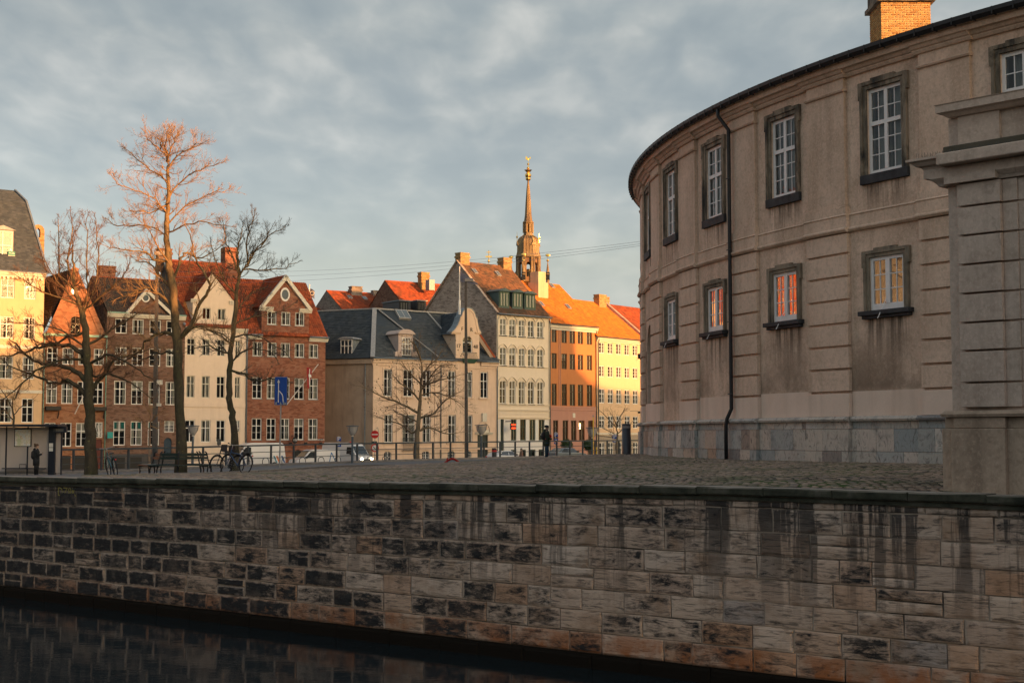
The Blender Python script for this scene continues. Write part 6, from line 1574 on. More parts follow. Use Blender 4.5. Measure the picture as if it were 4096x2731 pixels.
# ------------------------------------------------------------------ church tower far behind
DCH = 330.; cc = at(2113, 1100, DCH)
ch = thing('church_tower', 'copper church tower with gilded spire rising behind the roofs', 'church', (cc.x, DCH, ZST))
def zc_(y, D=DCH): return at(2113, y, D).z - ZST
def wpx(p): return p * DCH / FPX
m = Mat('tower_copper', .6, .4); v = m.coord('Object'); m.b.inputs['Metallic'].default_value = .15
m.color(m.ramp(m.noise(m.coord('Object', (1, 1, .35)), .7, 5, .6), [(.35, (.15, .10, .055)), (.6, (.28, .20, .10)), (.75, (.33, .26, .155))])); M_TCOP = m.m
m = Mat('gilding', .25, .5); m.b.inputs['Metallic'].default_value = 1.; m.color((.95, .62, .18)); M_GOLD = m.m
M_TBR = plaster('tower_brownstone', (.26, .15, .085), (.16, .09, .05), .3)
P8 = PI / 8
# belfry drum with arched openings, eight sides
rd = wpx(46); z0, z1 = zc_(1185), zc_(1030)
for k in range(8):
    a0, a1 = P8 + k * PI / 4, P8 + (k + 1) * PI / 4; p0 = Vector((rd * math.cos(a0), rd * math.sin(a0), 0)); p1 = Vector((rd * math.cos(a1), rd * math.sin(a1), 0)); L = (p1 - p0).length; d_ = (p1 - p0) / L; n_ = Vector((d_.y, -d_.x, 0))
    zb0, zb1 = zc_(1110), zc_(1052)
    mb = MB(); mb.holed(rect(0, L, z0 - 30, z1), [archp(L * .3, L * .7, zb0, zb1, L * .17)], lambda x, z, o: tuple(p0 + d_ * x + n_ * o + Vector((0, 0, z))), .5)
    mb.build('belfry_side', M_TBR, ch)
    mb = MB()
    for x in (.12, .88): mb.tube([p0 + d_ * (x * L) + n_ * .15 + Vector((0, 0, z0)), p0 + d_ * (x * L) + n_ * .15 + Vector((0, 0, z1))], .28, 6)
    mb.build('column', M_TCOP, ch)
MB().lathe([(1.1, zc_(1110)), (1.0, zc_(1095)), (.5, zc_(1078)), (0, zc_(1075))], 12).build('bell', M_TCOP, ch)
MB().lathe([(rd * .93, z0), (rd * .93, z0 + .1), (0, z0 + .1)], 8, phase=P8).build('belfry_floor', M_TBR, ch)
eav = [(wpx(46), zc_(1036)), (wpx(55), zc_(1031)), (wpx(55), zc_(1027)), (wpx(50), zc_(1020)), (wpx(47), zc_(1010)), (wpx(47), zc_(985)), (wpx(46.5), zc_(970)), (wpx(43), zc_(960)), (wpx(36), zc_(952)), (wpx(26), zc_(946)), (wpx(20), zc_(943))]
dm = MB().lathe(eav, 8, phase=P8).build('dome', M_TCOP, ch)
mb = MB()
for k in range(24):      # standing seams
    a = P8 + k * PI / 12; f = 1 if k % 3 == 0 else math.cos(PI / 8) / math.cos((k % 3) * PI / 12 - PI / 8)
    mb.tube([(r_ * f * math.cos(a) * 1.005, r_ * f * math.sin(a) * 1.005, z + .02) for r_, z in eav[3:]], .07, 4)
mb.build('dome_seams', M_TCOP, dm, kind='stuff')
for k in range(4):       # little dormers on the dome
    a = R(-65) + k * PI / 2; r_ = wpx(46); z = zc_(985)
    c, s_ = math.cos(a), math.sin(a); o = MB().add([(-.55, 0, 0), (.55, 0, 0), (0, 0, 1.0), (-.55, -.7, 0), (.55, -.7, 0), (0, -.8, 1.0)], [(0, 2, 1), (3, 4, 5), (0, 3, 5, 2), (1, 2, 5, 4)]).build('dome_gable', M_TCOP, ch, recalc=True)
    o.location = (r_ * c * .82, r_ * s_ * .82, z); o.rotation_euler = (0, 0, a + PI / 2); MB().tube([(0, -.7, 1), (0, -.7, 3.2)], [.07, .03], 5).ellipsoid((0, -.7, 2.0), (.25, .25, .25), 8, 6).build('finial', M_GOLD, o)
lan = [(wpx(21), zc_(945)), (wpx(21), zc_(938)), (wpx(18.5), zc_(934)), (wpx(18.5), zc_(930))]
MB().lathe(lan, 8, phase=P8).build('lantern_base', M_TCOP, ch)
rl = wpx(18)
for k in range(8):
    a = P8 + k * PI / 4; MB().tube([(rl * math.cos(a), rl * math.sin(a), zc_(931)), (rl * math.cos(a), rl * math.sin(a), zc_(896))], .32, 6).build('lantern_column', M_TCOP, ch)
MB().lathe([(rl * .5, zc_(931)), (rl * .5, zc_(896))], 8).build('lantern_core', M_TBR, ch)
MB().lathe([(wpx(18), zc_(901)), (wpx(20), zc_(897)), (wpx(24), zc_(892)), (wpx(24), zc_(890)), (wpx(18), zc_(884)), (wpx(14.5), zc_(860)), (wpx(11.6), zc_(810)), (wpx(7.6), zc_(760)), (wpx(3.4), zc_(725)), (wpx(1.8), zc_(712))], 8, phase=P8).build('spire', M_TCOP, ch)
mb = MB().tube([(0, 0, zc_(716)), (0, 0, zc_(632))], [.16, .05], 6)
for y, r_ in ((715, .62), (702, .75), (673, .35), (657, .28)): mb.ellipsoid((0, 0, zc_(y)), (r_, r_, r_ * .9), 12, 8)
mb.lathe([(.35, zc_(690)), (.5, zc_(688)), (.8, zc_(682)), (.95, zc_(681)), (.5, zc_(680.5))], 10); mb.build('gilt_finial', M_GOLD, ch)
mb = MB(); mb.add([(-.9, 0, 0), (.1, 0, -.35), (.9, 0, .3), (.95, 0, .95), (.5, 0, .55), (0, 0, .35), (-.6, 0, 1.1), (-.95, 0, .8)], [(0, 1, 2, 3, 4, 5, 6, 7)]); me = mb.build('weather_vane', M_GOLD, ch); me.location = (0, 0, zc_(638)); me.scale = (.65, 1, .7); so_ = me.modifiers.new('thick', 'SOLIDIFY'); so_.thickness = .1
for px_, yt, yb, D in ((2044, 1026, 1110, DCH), (2094, 1016, 1125, DCH - 8), (2191, 1019, 1128, DCH - 4)):   # corner pinnacles
    x = at(px_, 1100, D).x - cc.x; yy = D - DCH; r_ = wpx(9)
    o = MB().lathe([(r_ * .8, zc_(yb + 30, D)), (r_ * .8, zc_(1100, D)), (r_ * 1.15, zc_(1098, D)), (r_ * .75, zc_(1090, D)), (r_ * .3, zc_(1058, D)), (.05, zc_(1044, D))], 8, (x, yy), phase=P8).build('pinnacle', M_TCOP, ch)
    MB().tube([(x, yy, zc_(1048, D)), (x, yy, zc_(yt, D))], .05, 5).ellipsoid((x, yy, zc_(1042, D)), (.3, .3, .3), 8, 6).ellipsoid((x, yy, zc_(yt + 2, D)), (.55, .1, .35), 8, 6).build('gilt_finial', M_GOLD, o)
    for k in range(4): a = k * PI / 2; MB().box(-.35, .35, -.05, .05, 0, 1.8).build('opening', M_BLACK, o); q = LAST[0]; q.location = (x + r_ * .77 * math.cos(a), yy + r_ * .77 * math.sin(a), zc_(1120, D)); q.rotation_euler = (0, 0, a + PI / 2)
# curved buttress scrolls beside the belfry
for sx_ in (-1, 1):
    mb = MB(); pts = [(sx_ * wpx(46), zc_(1075)), (sx_ * wpx(49), zc_(1070)), (sx_ * wpx(50), zc_(1085)), (sx_ * wpx(57), zc_(1100)), (sx_ * wpx(62), zc_(1118)), (sx_ * wpx(62), zc_(1180)), (sx_ * wpx(44), zc_(1180))]
    mb.add([(x, -1, z) for x, z in pts] + [(x, 1, z) for x, z in pts], [tuple(range(7)), tuple(range(13, 6, -1))] + [(i, (i + 1) % 7, 7 + (i + 1) % 7, 7 + i) for i in range(7)]); mb.build('buttress_scroll', M_TBR, ch, recalc=True)
# gilt cross of another turret, seen over the white house roof
p = at(1955, 1050, 240); cr = thing('gilt_cross', 'small gilded cross above the ridge of the brown roof', 'cross', (p.x, 240, ZST))
zb, zt = p.z - ZST, at(1955, 1001, 240).z - ZST
MB().tube([(0, 0, zb - 3), (0, 0, zt)], .07, 5).build('shaft', M_GOLD, cr); MB().bar((-.4, 0, zt - .35), (.4, 0, zt - .35), .1, .12).bar((-.55, 0, zt - 1.1), (.55, 0, zt - 1.1), .1, .25).ellipsoid((0, 0, zb + .25), (.2, .2, .25), 8, 6).build('cross_arms', M_GOLD, cr)
MB().lathe([(1.2, -.2), (1.2, zb - 4), (.12, zb - 2.4)], 8).build('turret_roof', M_TCOP, cr)

# ------------------------------------------------------------------ flags
def flagcloth(parent, w, h, mat, x0=0, z1=0, droop=.3, n=10, name='flag', amp=.06):
    mb = MB(); V = []
    for i in range(n + 1):
        t = i / n
        for j in range(2):
            V.append((x0 + w * t, amp * math.sin(t * 7), z1 - h * j - droop * t * t * w))
    mb.add(V, [(2 * i, 2 * i + 2, 2 * i + 3, 2 * i + 1) for i in range(n)]); return mb.build(name, mat, parent, smooth=True)
M_NAVYF = plain('navy_flag_cloth', (.10, .105, .15), .85)
p0 = at(1237, 1217, 172); fp = thing('flagpole', 'white flagpole with small dark flag behind the red brick house', 'flagpole', (p0.x, 172, ZST))
zb, zt = p0.z - ZST, at(1237, 1142, 172).z - ZST
MB().tube([(0, 0, 0), (0, 0, zt)], [.08, .05], 8).ellipsoid((0, 0, zt + .06), (.09, .09, .09), 8, 6).build('pole', M_WHITE, fp)
f1 = flagcloth(fp, .62, 1.0, M_NAVYF, 0, zt - .35, .5); MB().lathe([(.2, 0), (.27, 0), (.27, .02), (.2, .02)], 14).build('emblem', M_CREAMW, fp); q = LAST[0]; q.location = (.35, -.08, zt - .95); q.rotation_euler = (PI / 2, 0, 0)
p0 = at(1838, 1237, 160.); fp = thing('gable_flagpole', 'white flagpole with drooping navy flag on the 1748 gable', 'flagpole', (p0.x, 160., p0.z))
zt = at(1838, 1066, 160.).z - p0.z
MB().tube([(0, 0, -.6), (0, 0, 1.0)], .14, 8).build('foot', M_WHITE, fp); MB().tube([(0, 0, .9), (0, 0, zt)], [.09, .05], 8).build('pole', M_WHITE, fp)
mb = MB(); V = [(0, 0, zt - .35), (0, 0, zt - 1.75)]; L = []
for i in range(9):
    t = i / 8; V2 = (2.05 * t, -.1 * math.sin(5 * t), zt - .35 - 1.55 * t ** .8), (2.05 * t, -.1 * math.sin(5 * t) - .02, zt - 1.75 - .35 * t ** 1.5); L += V2
mb.add(L, [(2 * i, 2 * i + 2, 2 * i + 3, 2 * i + 1) for i in range(8)]); mb.build('flag', M_NAVYF, fp, smooth=True)
text('Office Club', .32, plain('flag_gold_print', (.24, .17, .11), .8), fp, (1.15, -.16, zt - 1.65), (PI / 2, R(14), 0), .002, 'flag_lettering')
# Danish flag hanging from the brick house staff
BKF = Fac(985, 150, 56, ZST); p = BKF.world(BKF.sx(1230, -2.3), -2.4, BKF.z(1230, 1468, -2.4))
dk = thing('danish_flag', 'limp red flag with white cross on the slanted staff', 'flag', p, R(30)); M_DKR = plain('flag_red', (.30, .03, .03), .85)
mb = MB(); n = 8; V = []
for i in range(n + 1):
    t = i / n; ww = .5 * (1 - .35 * t); V += [(-ww * .4, .06 * math.sin(t * 6), -2.2 * t), (ww * .6 + .1 * math.sin(t * 5), -.08 * math.sin(t * 6 + 1), -2.2 * t - .1)]
mb.add(V, [(2 * i, 2 * i + 1, 2 * i + 3, 2 * i + 2) for i in range(n)]); c_ = mb.build('cloth', M_DKR, dk)
mb = MB(); mb.add([(-.02, -.1, -.75), (.26, -.13, -.8), (.3, -.12, -1.1), (0, -.1, -1.05)], [(0, 1, 2, 3)]); mb.add([(.06, -.1, -.2), (.14, -.11, -.2), (.13, -.1, -1.9), (.05, -.1, -1.9)], [(0, 1, 2, 3)]); mb.build('white_cross', M_WHITE, dk)

# ------------------------------------------------------------------ overhead wires
M_WIRE = plain('dark_wire', (.34, .34, .36), .6)
for i, (ya, yb, yl) in enumerate(((1052, 958, 'upper'), (1073, 967, 'middle'), (1097, 974, 'lower'))):
    a = at(700, ya + 34, 104); b = at(2640, yb - 2, 64); mb = MB(); n = 24
    mb.tube([tuple(a + (b - a) * (k / n) + Vector((0, 0, -.55 * 4 * (k / n) * (1 - k / n)))) for k in range(n + 1)], .006, 4)
    o = mb.build('overhead_wire', M_WIRE); tag(o, f'{yl} of the three thin overhead wires across the sky', 'wire', 'overhead wires')
# ------------------------------------------------------------------ bare winter trees
def barkmat(name, c, moss, k=.5):
    m = Mat(name, .9, .15); v = m.coord('Object'); n = m.noise(m.coord('Object', (1, 1, .35)), 5, 6, .7)
    col = m.mix(m.ramp(m.noise(v, .9, 4, .6), [(.42, 0.), (.62, k)]), c, moss)
    sz_ = m.n('ShaderNodeSeparateXYZ'); m.l(v, sz_.inputs[0]); col = m.mix(m.ramp(m.math('MULTIPLY', sz_.outputs[2], .1), [(.45, 0.), (.8, .85)]), col, sc((.27, .175, .085), 1.))      # paler young bark higher up, tinted golden to imitate the evening sun
    col = m.mix(m.ramp(n, [(.4, .6), (.56, 0.)]), col, sc(c, .4)); col = m.mix(m.ramp(m.noise(v, 12, 3), [(.62, 0.), (.70, .5)]), col, (.20, .17, .06)); m.color(col); m.bump(n, .8, .03); return m.m
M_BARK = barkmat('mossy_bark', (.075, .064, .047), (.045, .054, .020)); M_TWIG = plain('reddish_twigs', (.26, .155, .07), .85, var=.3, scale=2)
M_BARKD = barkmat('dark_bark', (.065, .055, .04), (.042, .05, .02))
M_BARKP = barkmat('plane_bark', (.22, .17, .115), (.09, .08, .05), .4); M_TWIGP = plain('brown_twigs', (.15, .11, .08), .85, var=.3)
class Tree:
    def __init__(s, name, label, base, bark, twig, seed):
        s.t = thing(name, label, 'tree', base); s.o = Vector(base); s.big = MB(); s.fine = MB(); s.r = random.Random(seed); s.bark, s.twig = bark, twig; s.n = 0
    def add(s, pts, rad, n): (s.big if max(rad) > .035 else s.fine).tube([p - s.o for p in pts], rad, n, False)
    def rv(s, k): return Vector((s.r.gauss(0, k), s.r.gauss(0, k), s.r.gauss(0, k)))
    def smooth(s, P, rad, k=3, wob=.03):
        Q = catmull([tuple(p) + (q,) for p, q in zip(P, rad)], k)
        return [Vector(q[:3]) + (s.rv(wob) if 0 < i < len(Q) - 1 else Vector((0, 0, 0))) for i, q in enumerate(Q)], [max(.004, q[3]) for q in Q]
    def grow(s, p, d, L, r, lvl, up=.12, kids=(6, 5, 4), spread=.75):
        n = 5 if lvl == 0 else 4 if lvl == 1 else 3; pts = [p]; dirs = []
        d = d.normalized()
        for i in range(n):
            d = (d + s.rv(.16) + Vector((0, 0, up * .5))).normalized(); pts.append(pts[-1] + d * L / n); dirs.append(d)
        rad = [r * (1 - .78 * i / n) for i in range(n + 1)]; s.add(pts, rad, 5 if r > .03 else 4 if r > .012 else 3); s.n += n
        if lvl < len(kids):
            m = kids[lvl] + s.r.choice((-1, 0, 0, 1)); a0 = s.r.uniform(0, 2 * PI)
            for k in range(m):
                t = s.r.uniform(.22, .98); i = min(n - 1, int(t * n)); q = pts[i] + (pts[i + 1] - pts[i]) * (t * n - i)
                ax = dirs[i].cross(s.rv(1)).normalized(); nd = (dirs[i] + ax * s.r.uniform(.5, 1.05) * spread + Vector((0, 0, up * .6))).normalized()
                s.grow(q, nd, L * s.r.uniform(.32, .6) * (1.1 - .35 * t), max(.004, rad[i] * .55), lvl + 1, up, kids, spread)
    def limb(s, P, r0, r1=.02, kids=12, klen=.9, up=.12, sub=(5, 4), depth=0., start=.15, spread=.8):
        rad = [r0 + (r1 - r0) * i / (len(P) - 1) for i in range(len(P))]
        Q, rd = s.smooth(P, rad); s.add(Q, rd, 8 if r0 > .1 else 6)
        N = len(Q)
        for k in range(kids):
            t = start + (1 - start) * (k + s.r.random()) / kids; i = min(N - 2, int(t * (N - 1))); d0 = (Q[i + 1] - Q[i]).normalized()
            ax = d0.cross(s.rv(1)).normalized(); d = (d0 * .8 + ax * s.r.uniform(.6, 1.2) * spread + Vector((0, 0, up))).normalized()
            s.grow(Q[i], d, klen * s.r.uniform(.55, 1.15) * (1.15 - .5 * t), max(.008, min(rd[i] * .45, .028)), 0, up, sub, spread)
        s.grow(Q[-1], (Q[-1] - Q[-2]), klen * .45, rd[-1], 0, up, sub, spread)
    def done(s):
        s.big.build('trunk', s.bark, s.t, smooth=True); s.fine.build('crown', s.twig, s.t); print('TREE', s.t.name, len(s.fine.f) + len(s.big.f))
def tree_px(name, label, D, trunk, tr, limbs, bark, twig, seed, rl=.07, kids=12, klen=.9, sub=(5, 4), up=.12, dz=1.6, spread=.8):
    b = at(*trunk[0], D); T = Tree(name, label, b - Vector((0, 0, .05)), bark, twig, seed); rg = T.r
    P = [at(x, y, D) for x, y in trunk]; n = len(P); rad = [tr * (1.25 if i == 0 else 1) * (1 - .93 * (i / (n - 1)) ** 1.15) for i in range(n)]
    P[0].z = (min(P[0].z, g1(P[0].x, D)) if D < 100 else P[0].z) - .12
    Q, rd = T.smooth(P, rad, 5, .02); T.add(Q, [r_ * rg.uniform(.93, 1.09) for r_ in rd], 12)
    # twigs on the leader
    for k in range(26):
        i = int(len(Q) * rg.uniform(.62, .99)); d = (T.rv(1) + Vector((0, 0, .8))); d.y *= .9; T.grow(Q[min(i, len(Q) - 1)], d, klen * rg.uniform(.4, .8), max(.008, rd[min(i, len(Q) - 1)] * .35), 0, up, sub, spread)
    for L in limbs:
        kk = dict(r=rl, k=kids, kl=klen); pts = L
        if isinstance(L, tuple): pts, opt = L; kk.update(opt)
        sgn = rg.uniform(-1, 1) * dz; m = len(pts)
        T.limb([at(x, y, D + sgn * (i / (m - 1)) ** 1.1) for i, (x, y) in enumerate(pts)], kk['r'], .014, kk['k'], kk['kl'], up, sub, spread=spread)
    T.done(); return T
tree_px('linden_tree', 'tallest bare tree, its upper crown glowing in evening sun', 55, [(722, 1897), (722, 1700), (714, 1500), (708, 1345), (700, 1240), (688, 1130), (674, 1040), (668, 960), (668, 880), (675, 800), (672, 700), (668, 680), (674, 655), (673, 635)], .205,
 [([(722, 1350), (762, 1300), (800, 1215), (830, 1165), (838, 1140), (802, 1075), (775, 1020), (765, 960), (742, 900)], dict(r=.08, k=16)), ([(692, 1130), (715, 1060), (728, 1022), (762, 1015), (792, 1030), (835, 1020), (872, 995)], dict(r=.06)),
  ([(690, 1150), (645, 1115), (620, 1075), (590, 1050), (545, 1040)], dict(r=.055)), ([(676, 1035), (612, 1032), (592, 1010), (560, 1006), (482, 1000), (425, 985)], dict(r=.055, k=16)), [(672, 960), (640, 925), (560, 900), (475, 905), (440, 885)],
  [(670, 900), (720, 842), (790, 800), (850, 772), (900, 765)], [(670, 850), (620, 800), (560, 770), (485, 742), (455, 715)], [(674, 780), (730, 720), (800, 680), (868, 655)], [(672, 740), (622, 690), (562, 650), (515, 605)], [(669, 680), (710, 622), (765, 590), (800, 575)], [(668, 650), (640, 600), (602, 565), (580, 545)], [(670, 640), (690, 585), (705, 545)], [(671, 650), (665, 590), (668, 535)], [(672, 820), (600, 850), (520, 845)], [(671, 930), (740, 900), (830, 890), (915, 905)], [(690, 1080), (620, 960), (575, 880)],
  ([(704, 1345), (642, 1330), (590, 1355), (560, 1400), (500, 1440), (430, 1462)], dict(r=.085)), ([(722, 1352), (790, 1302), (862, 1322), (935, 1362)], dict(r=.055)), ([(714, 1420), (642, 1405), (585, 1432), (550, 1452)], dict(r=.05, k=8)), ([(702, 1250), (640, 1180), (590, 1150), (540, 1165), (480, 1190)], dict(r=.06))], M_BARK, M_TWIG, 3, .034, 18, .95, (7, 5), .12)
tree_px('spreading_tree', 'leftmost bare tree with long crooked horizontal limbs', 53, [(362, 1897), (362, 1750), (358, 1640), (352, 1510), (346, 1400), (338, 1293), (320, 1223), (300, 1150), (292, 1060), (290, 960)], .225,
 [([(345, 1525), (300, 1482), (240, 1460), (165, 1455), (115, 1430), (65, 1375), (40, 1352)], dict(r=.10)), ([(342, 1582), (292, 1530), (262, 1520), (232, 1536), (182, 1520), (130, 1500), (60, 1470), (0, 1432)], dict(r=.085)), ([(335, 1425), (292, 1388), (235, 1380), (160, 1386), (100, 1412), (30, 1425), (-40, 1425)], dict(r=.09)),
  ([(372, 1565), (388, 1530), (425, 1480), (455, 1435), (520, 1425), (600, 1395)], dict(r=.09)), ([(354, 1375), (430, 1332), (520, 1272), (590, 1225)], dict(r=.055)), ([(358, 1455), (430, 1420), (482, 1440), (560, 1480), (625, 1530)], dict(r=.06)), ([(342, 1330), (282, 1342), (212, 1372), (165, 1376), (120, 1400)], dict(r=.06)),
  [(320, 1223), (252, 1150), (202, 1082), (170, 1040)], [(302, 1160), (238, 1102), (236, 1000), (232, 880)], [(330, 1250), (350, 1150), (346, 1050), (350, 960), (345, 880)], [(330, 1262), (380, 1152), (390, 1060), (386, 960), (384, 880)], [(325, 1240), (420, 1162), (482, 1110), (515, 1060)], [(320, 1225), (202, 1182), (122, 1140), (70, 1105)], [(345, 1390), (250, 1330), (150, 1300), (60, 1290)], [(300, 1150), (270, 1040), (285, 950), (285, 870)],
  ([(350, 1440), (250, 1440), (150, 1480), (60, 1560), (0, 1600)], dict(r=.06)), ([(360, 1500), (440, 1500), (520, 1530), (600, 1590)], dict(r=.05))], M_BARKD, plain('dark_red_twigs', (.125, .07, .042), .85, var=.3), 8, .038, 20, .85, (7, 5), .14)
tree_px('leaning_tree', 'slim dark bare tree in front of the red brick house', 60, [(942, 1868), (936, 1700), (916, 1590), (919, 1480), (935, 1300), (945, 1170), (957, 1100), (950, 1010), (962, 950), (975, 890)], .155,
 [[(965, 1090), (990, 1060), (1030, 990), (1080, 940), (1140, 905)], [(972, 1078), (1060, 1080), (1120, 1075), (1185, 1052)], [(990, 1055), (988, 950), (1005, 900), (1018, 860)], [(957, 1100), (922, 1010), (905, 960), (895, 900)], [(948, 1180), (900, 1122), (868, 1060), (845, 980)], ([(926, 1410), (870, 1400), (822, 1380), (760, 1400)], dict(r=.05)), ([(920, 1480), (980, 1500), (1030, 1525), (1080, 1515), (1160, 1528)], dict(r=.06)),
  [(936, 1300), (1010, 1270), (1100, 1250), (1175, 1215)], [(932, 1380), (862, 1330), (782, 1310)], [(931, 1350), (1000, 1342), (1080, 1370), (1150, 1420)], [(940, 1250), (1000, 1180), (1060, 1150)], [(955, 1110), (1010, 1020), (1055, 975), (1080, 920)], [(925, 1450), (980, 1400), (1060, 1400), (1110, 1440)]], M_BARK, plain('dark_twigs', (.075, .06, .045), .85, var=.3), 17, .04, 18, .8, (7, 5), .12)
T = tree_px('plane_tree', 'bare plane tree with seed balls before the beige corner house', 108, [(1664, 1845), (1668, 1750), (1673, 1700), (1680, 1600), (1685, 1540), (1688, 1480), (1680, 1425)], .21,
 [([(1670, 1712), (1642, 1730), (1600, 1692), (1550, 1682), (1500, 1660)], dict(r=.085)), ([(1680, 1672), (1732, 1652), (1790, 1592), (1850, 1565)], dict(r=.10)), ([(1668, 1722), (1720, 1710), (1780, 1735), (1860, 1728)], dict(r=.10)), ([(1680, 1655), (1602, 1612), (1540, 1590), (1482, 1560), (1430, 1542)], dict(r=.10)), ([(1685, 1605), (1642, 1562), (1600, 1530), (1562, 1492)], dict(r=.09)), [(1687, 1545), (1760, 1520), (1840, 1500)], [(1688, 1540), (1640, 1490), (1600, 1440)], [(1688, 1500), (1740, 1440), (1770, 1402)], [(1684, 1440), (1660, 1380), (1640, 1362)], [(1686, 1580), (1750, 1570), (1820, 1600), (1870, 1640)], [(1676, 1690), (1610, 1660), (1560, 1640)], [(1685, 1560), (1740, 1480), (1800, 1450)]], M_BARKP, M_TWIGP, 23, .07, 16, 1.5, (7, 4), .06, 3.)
mb = MB(); rg = random.Random(2)
for k in range(130):
    x, y = rg.uniform(-4.2, 4.2), rg.uniform(-2, 2); z = rg.uniform(3.5, 9.5)
    if (x / 4.4) ** 2 + ((z - 6) / 4.5) ** 2 < 1: mb.ellipsoid((x, y, z), (.05, .05, .05), 6, 4)
mb.build('seed_balls', M_TWIGP, T.t, kind='stuff')
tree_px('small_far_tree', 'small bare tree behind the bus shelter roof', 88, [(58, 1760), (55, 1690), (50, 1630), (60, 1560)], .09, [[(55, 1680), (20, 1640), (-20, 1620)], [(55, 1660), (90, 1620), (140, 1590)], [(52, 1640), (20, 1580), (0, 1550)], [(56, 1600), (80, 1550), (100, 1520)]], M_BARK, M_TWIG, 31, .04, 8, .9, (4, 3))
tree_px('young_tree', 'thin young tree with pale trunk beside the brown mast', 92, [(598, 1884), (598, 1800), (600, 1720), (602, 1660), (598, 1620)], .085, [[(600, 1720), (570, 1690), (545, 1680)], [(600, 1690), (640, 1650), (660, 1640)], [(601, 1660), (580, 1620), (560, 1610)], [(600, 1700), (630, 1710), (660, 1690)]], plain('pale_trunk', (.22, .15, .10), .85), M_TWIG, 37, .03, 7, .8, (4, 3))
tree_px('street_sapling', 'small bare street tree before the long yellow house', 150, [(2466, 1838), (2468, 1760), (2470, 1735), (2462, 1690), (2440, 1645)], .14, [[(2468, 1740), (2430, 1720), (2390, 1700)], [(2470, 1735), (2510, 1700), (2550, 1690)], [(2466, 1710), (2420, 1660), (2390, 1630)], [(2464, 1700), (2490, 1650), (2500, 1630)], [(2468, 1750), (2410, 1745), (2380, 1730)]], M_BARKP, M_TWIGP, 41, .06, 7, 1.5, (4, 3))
# clipped bushes in pots
m = Mat('box_leaves', .7, .3); a = m.attr('tint'); m.color(m.ramp(a.outputs['Fac'], [(0., (.018, .035, .012)), (1., (.05, .085, .03))])); M_LEAF = m.m
def topiary(name, label, px_, yc, D, r):
    p = at(px_, yc, D); o = thing(name, label, 'bush', (p.x, D, ZST)); zc2 = p.z - ZST; rg = np.random.default_rng(int(px_))
    N = 900; d = rg.normal(size=(N, 3)); d /= np.linalg.norm(d, axis=1)[:, None]; rr = r * rg.uniform(.78, 1.04, N); C = d * rr[:, None] + np.array([0, 0, zc2]); C[:, 2] -= 0
    t1 = np.cross(d, rg.normal(size=(N, 3))); t1 /= np.linalg.norm(t1, axis=1)[:, None]; t2 = np.cross(d, t1) * .8 + d * .5; s_ = rg.uniform(.05, .1, N)[:, None]
    V = np.stack([C - t1 * s_, C + t2 * s_ * .6, C + t1 * s_, C - t2 * s_ * .6], 1).reshape(-1, 3); F = np.arange(4 * N).reshape(-1, 4)
    me = fast_mesh('foliage', V, F, M_LEAF, rg.uniform(0, 1, N), 4); link(bpy.data.objects.new('foliage', me), o); LAST[0]['kind'] = 'stuff'
    MB().ellipsoid((0, 0, zc2), (r * .8, r * .8, r * .8), 12, 8).build('foliage_core', M_LEAF, o); MB().tube([(0, 0, .5), (0, 0, zc2)], .06, 6).build('stem', M_BARKP, o); MB().lathe([(.32, 0), (.45, .7), (.4, .7)], 12).build('pot', M_DGREY, o)
topiary('clipped_bush', 'round clipped bush left of the orange house door', 2267, 1779, 166, .74); topiary('clipped_bush', 'round clipped bush right of the orange house door', 2353, 1780, 168, .70)
# ------------------------------------------------------------------ railing
rl = thing('canal_railing', 'long grey iron railing running behind the plaza', 'railing', (0, 0, 0))
hz_ = 1.22
pm = MB().box(-.05, .05, -.055, .055, -.1, hz_ - .03).mesh('post', M_IRON)
RG = [(a, b, g1(a, b) + .13) for a, b in RP]
for i, (a, b, z) in enumerate(RG):
    n = RG[min(i + 1, len(RG) - 1)]; p_ = RG[max(i - 1, 0)]; inst('post', pm, rl, (a, b, z), (0, 0, math.atan2(n[1] - p_[1], n[0] - p_[0])))
for h, w_, t_, nm in ((hz_, .15, .10, 'top_rail'), (hz_ * .64, .045, .045, 'rail'), (hz_ * .32, .045, .045, 'rail')):
    mb = MB()
    for p, q in zip(RG[:-1], RG[1:]): mb.bar((p[0], p[1], p[2] + h), (q[0], q[1], q[2] + h), w_, t_)
    mb.build(nm, M_IRON, rl)
# curved bicycle hoops beyond the railing
hoop = MB().tube([(0, 0, 0), (0, 0, .75), (.05, 0, .92), (.2, 0, 1.02), (.4, 0, 1.02), (.55, 0, .92), (.62, 0, .7), (.64, 0, 0)], .035, 7).mesh('hoop', M_IRON, True)
for i, px_ in enumerate((985, 1062, 1140, 1210, 1285, 1352, 1480, 1542)):
    D = 120 + i * 2.2; p = at(px_ - 12, 1834 - i * 1.2, D); t = tag(inst('street_hoop', hoop, None, (p.x, D, p.z - .98), (0, 0, R(38))), ('first', 'second', 'third', 'fourth', 'fifth', 'sixth', 'seventh', 'eighth')[i] + ' bent grey hoop from the left, seen through the railing', 'hoop', 'hoops behind the railing')
    MB().box(-.1, .75, -.12, .12, ZST - p.z + .98, .02).build('footing', M_KERB, t)

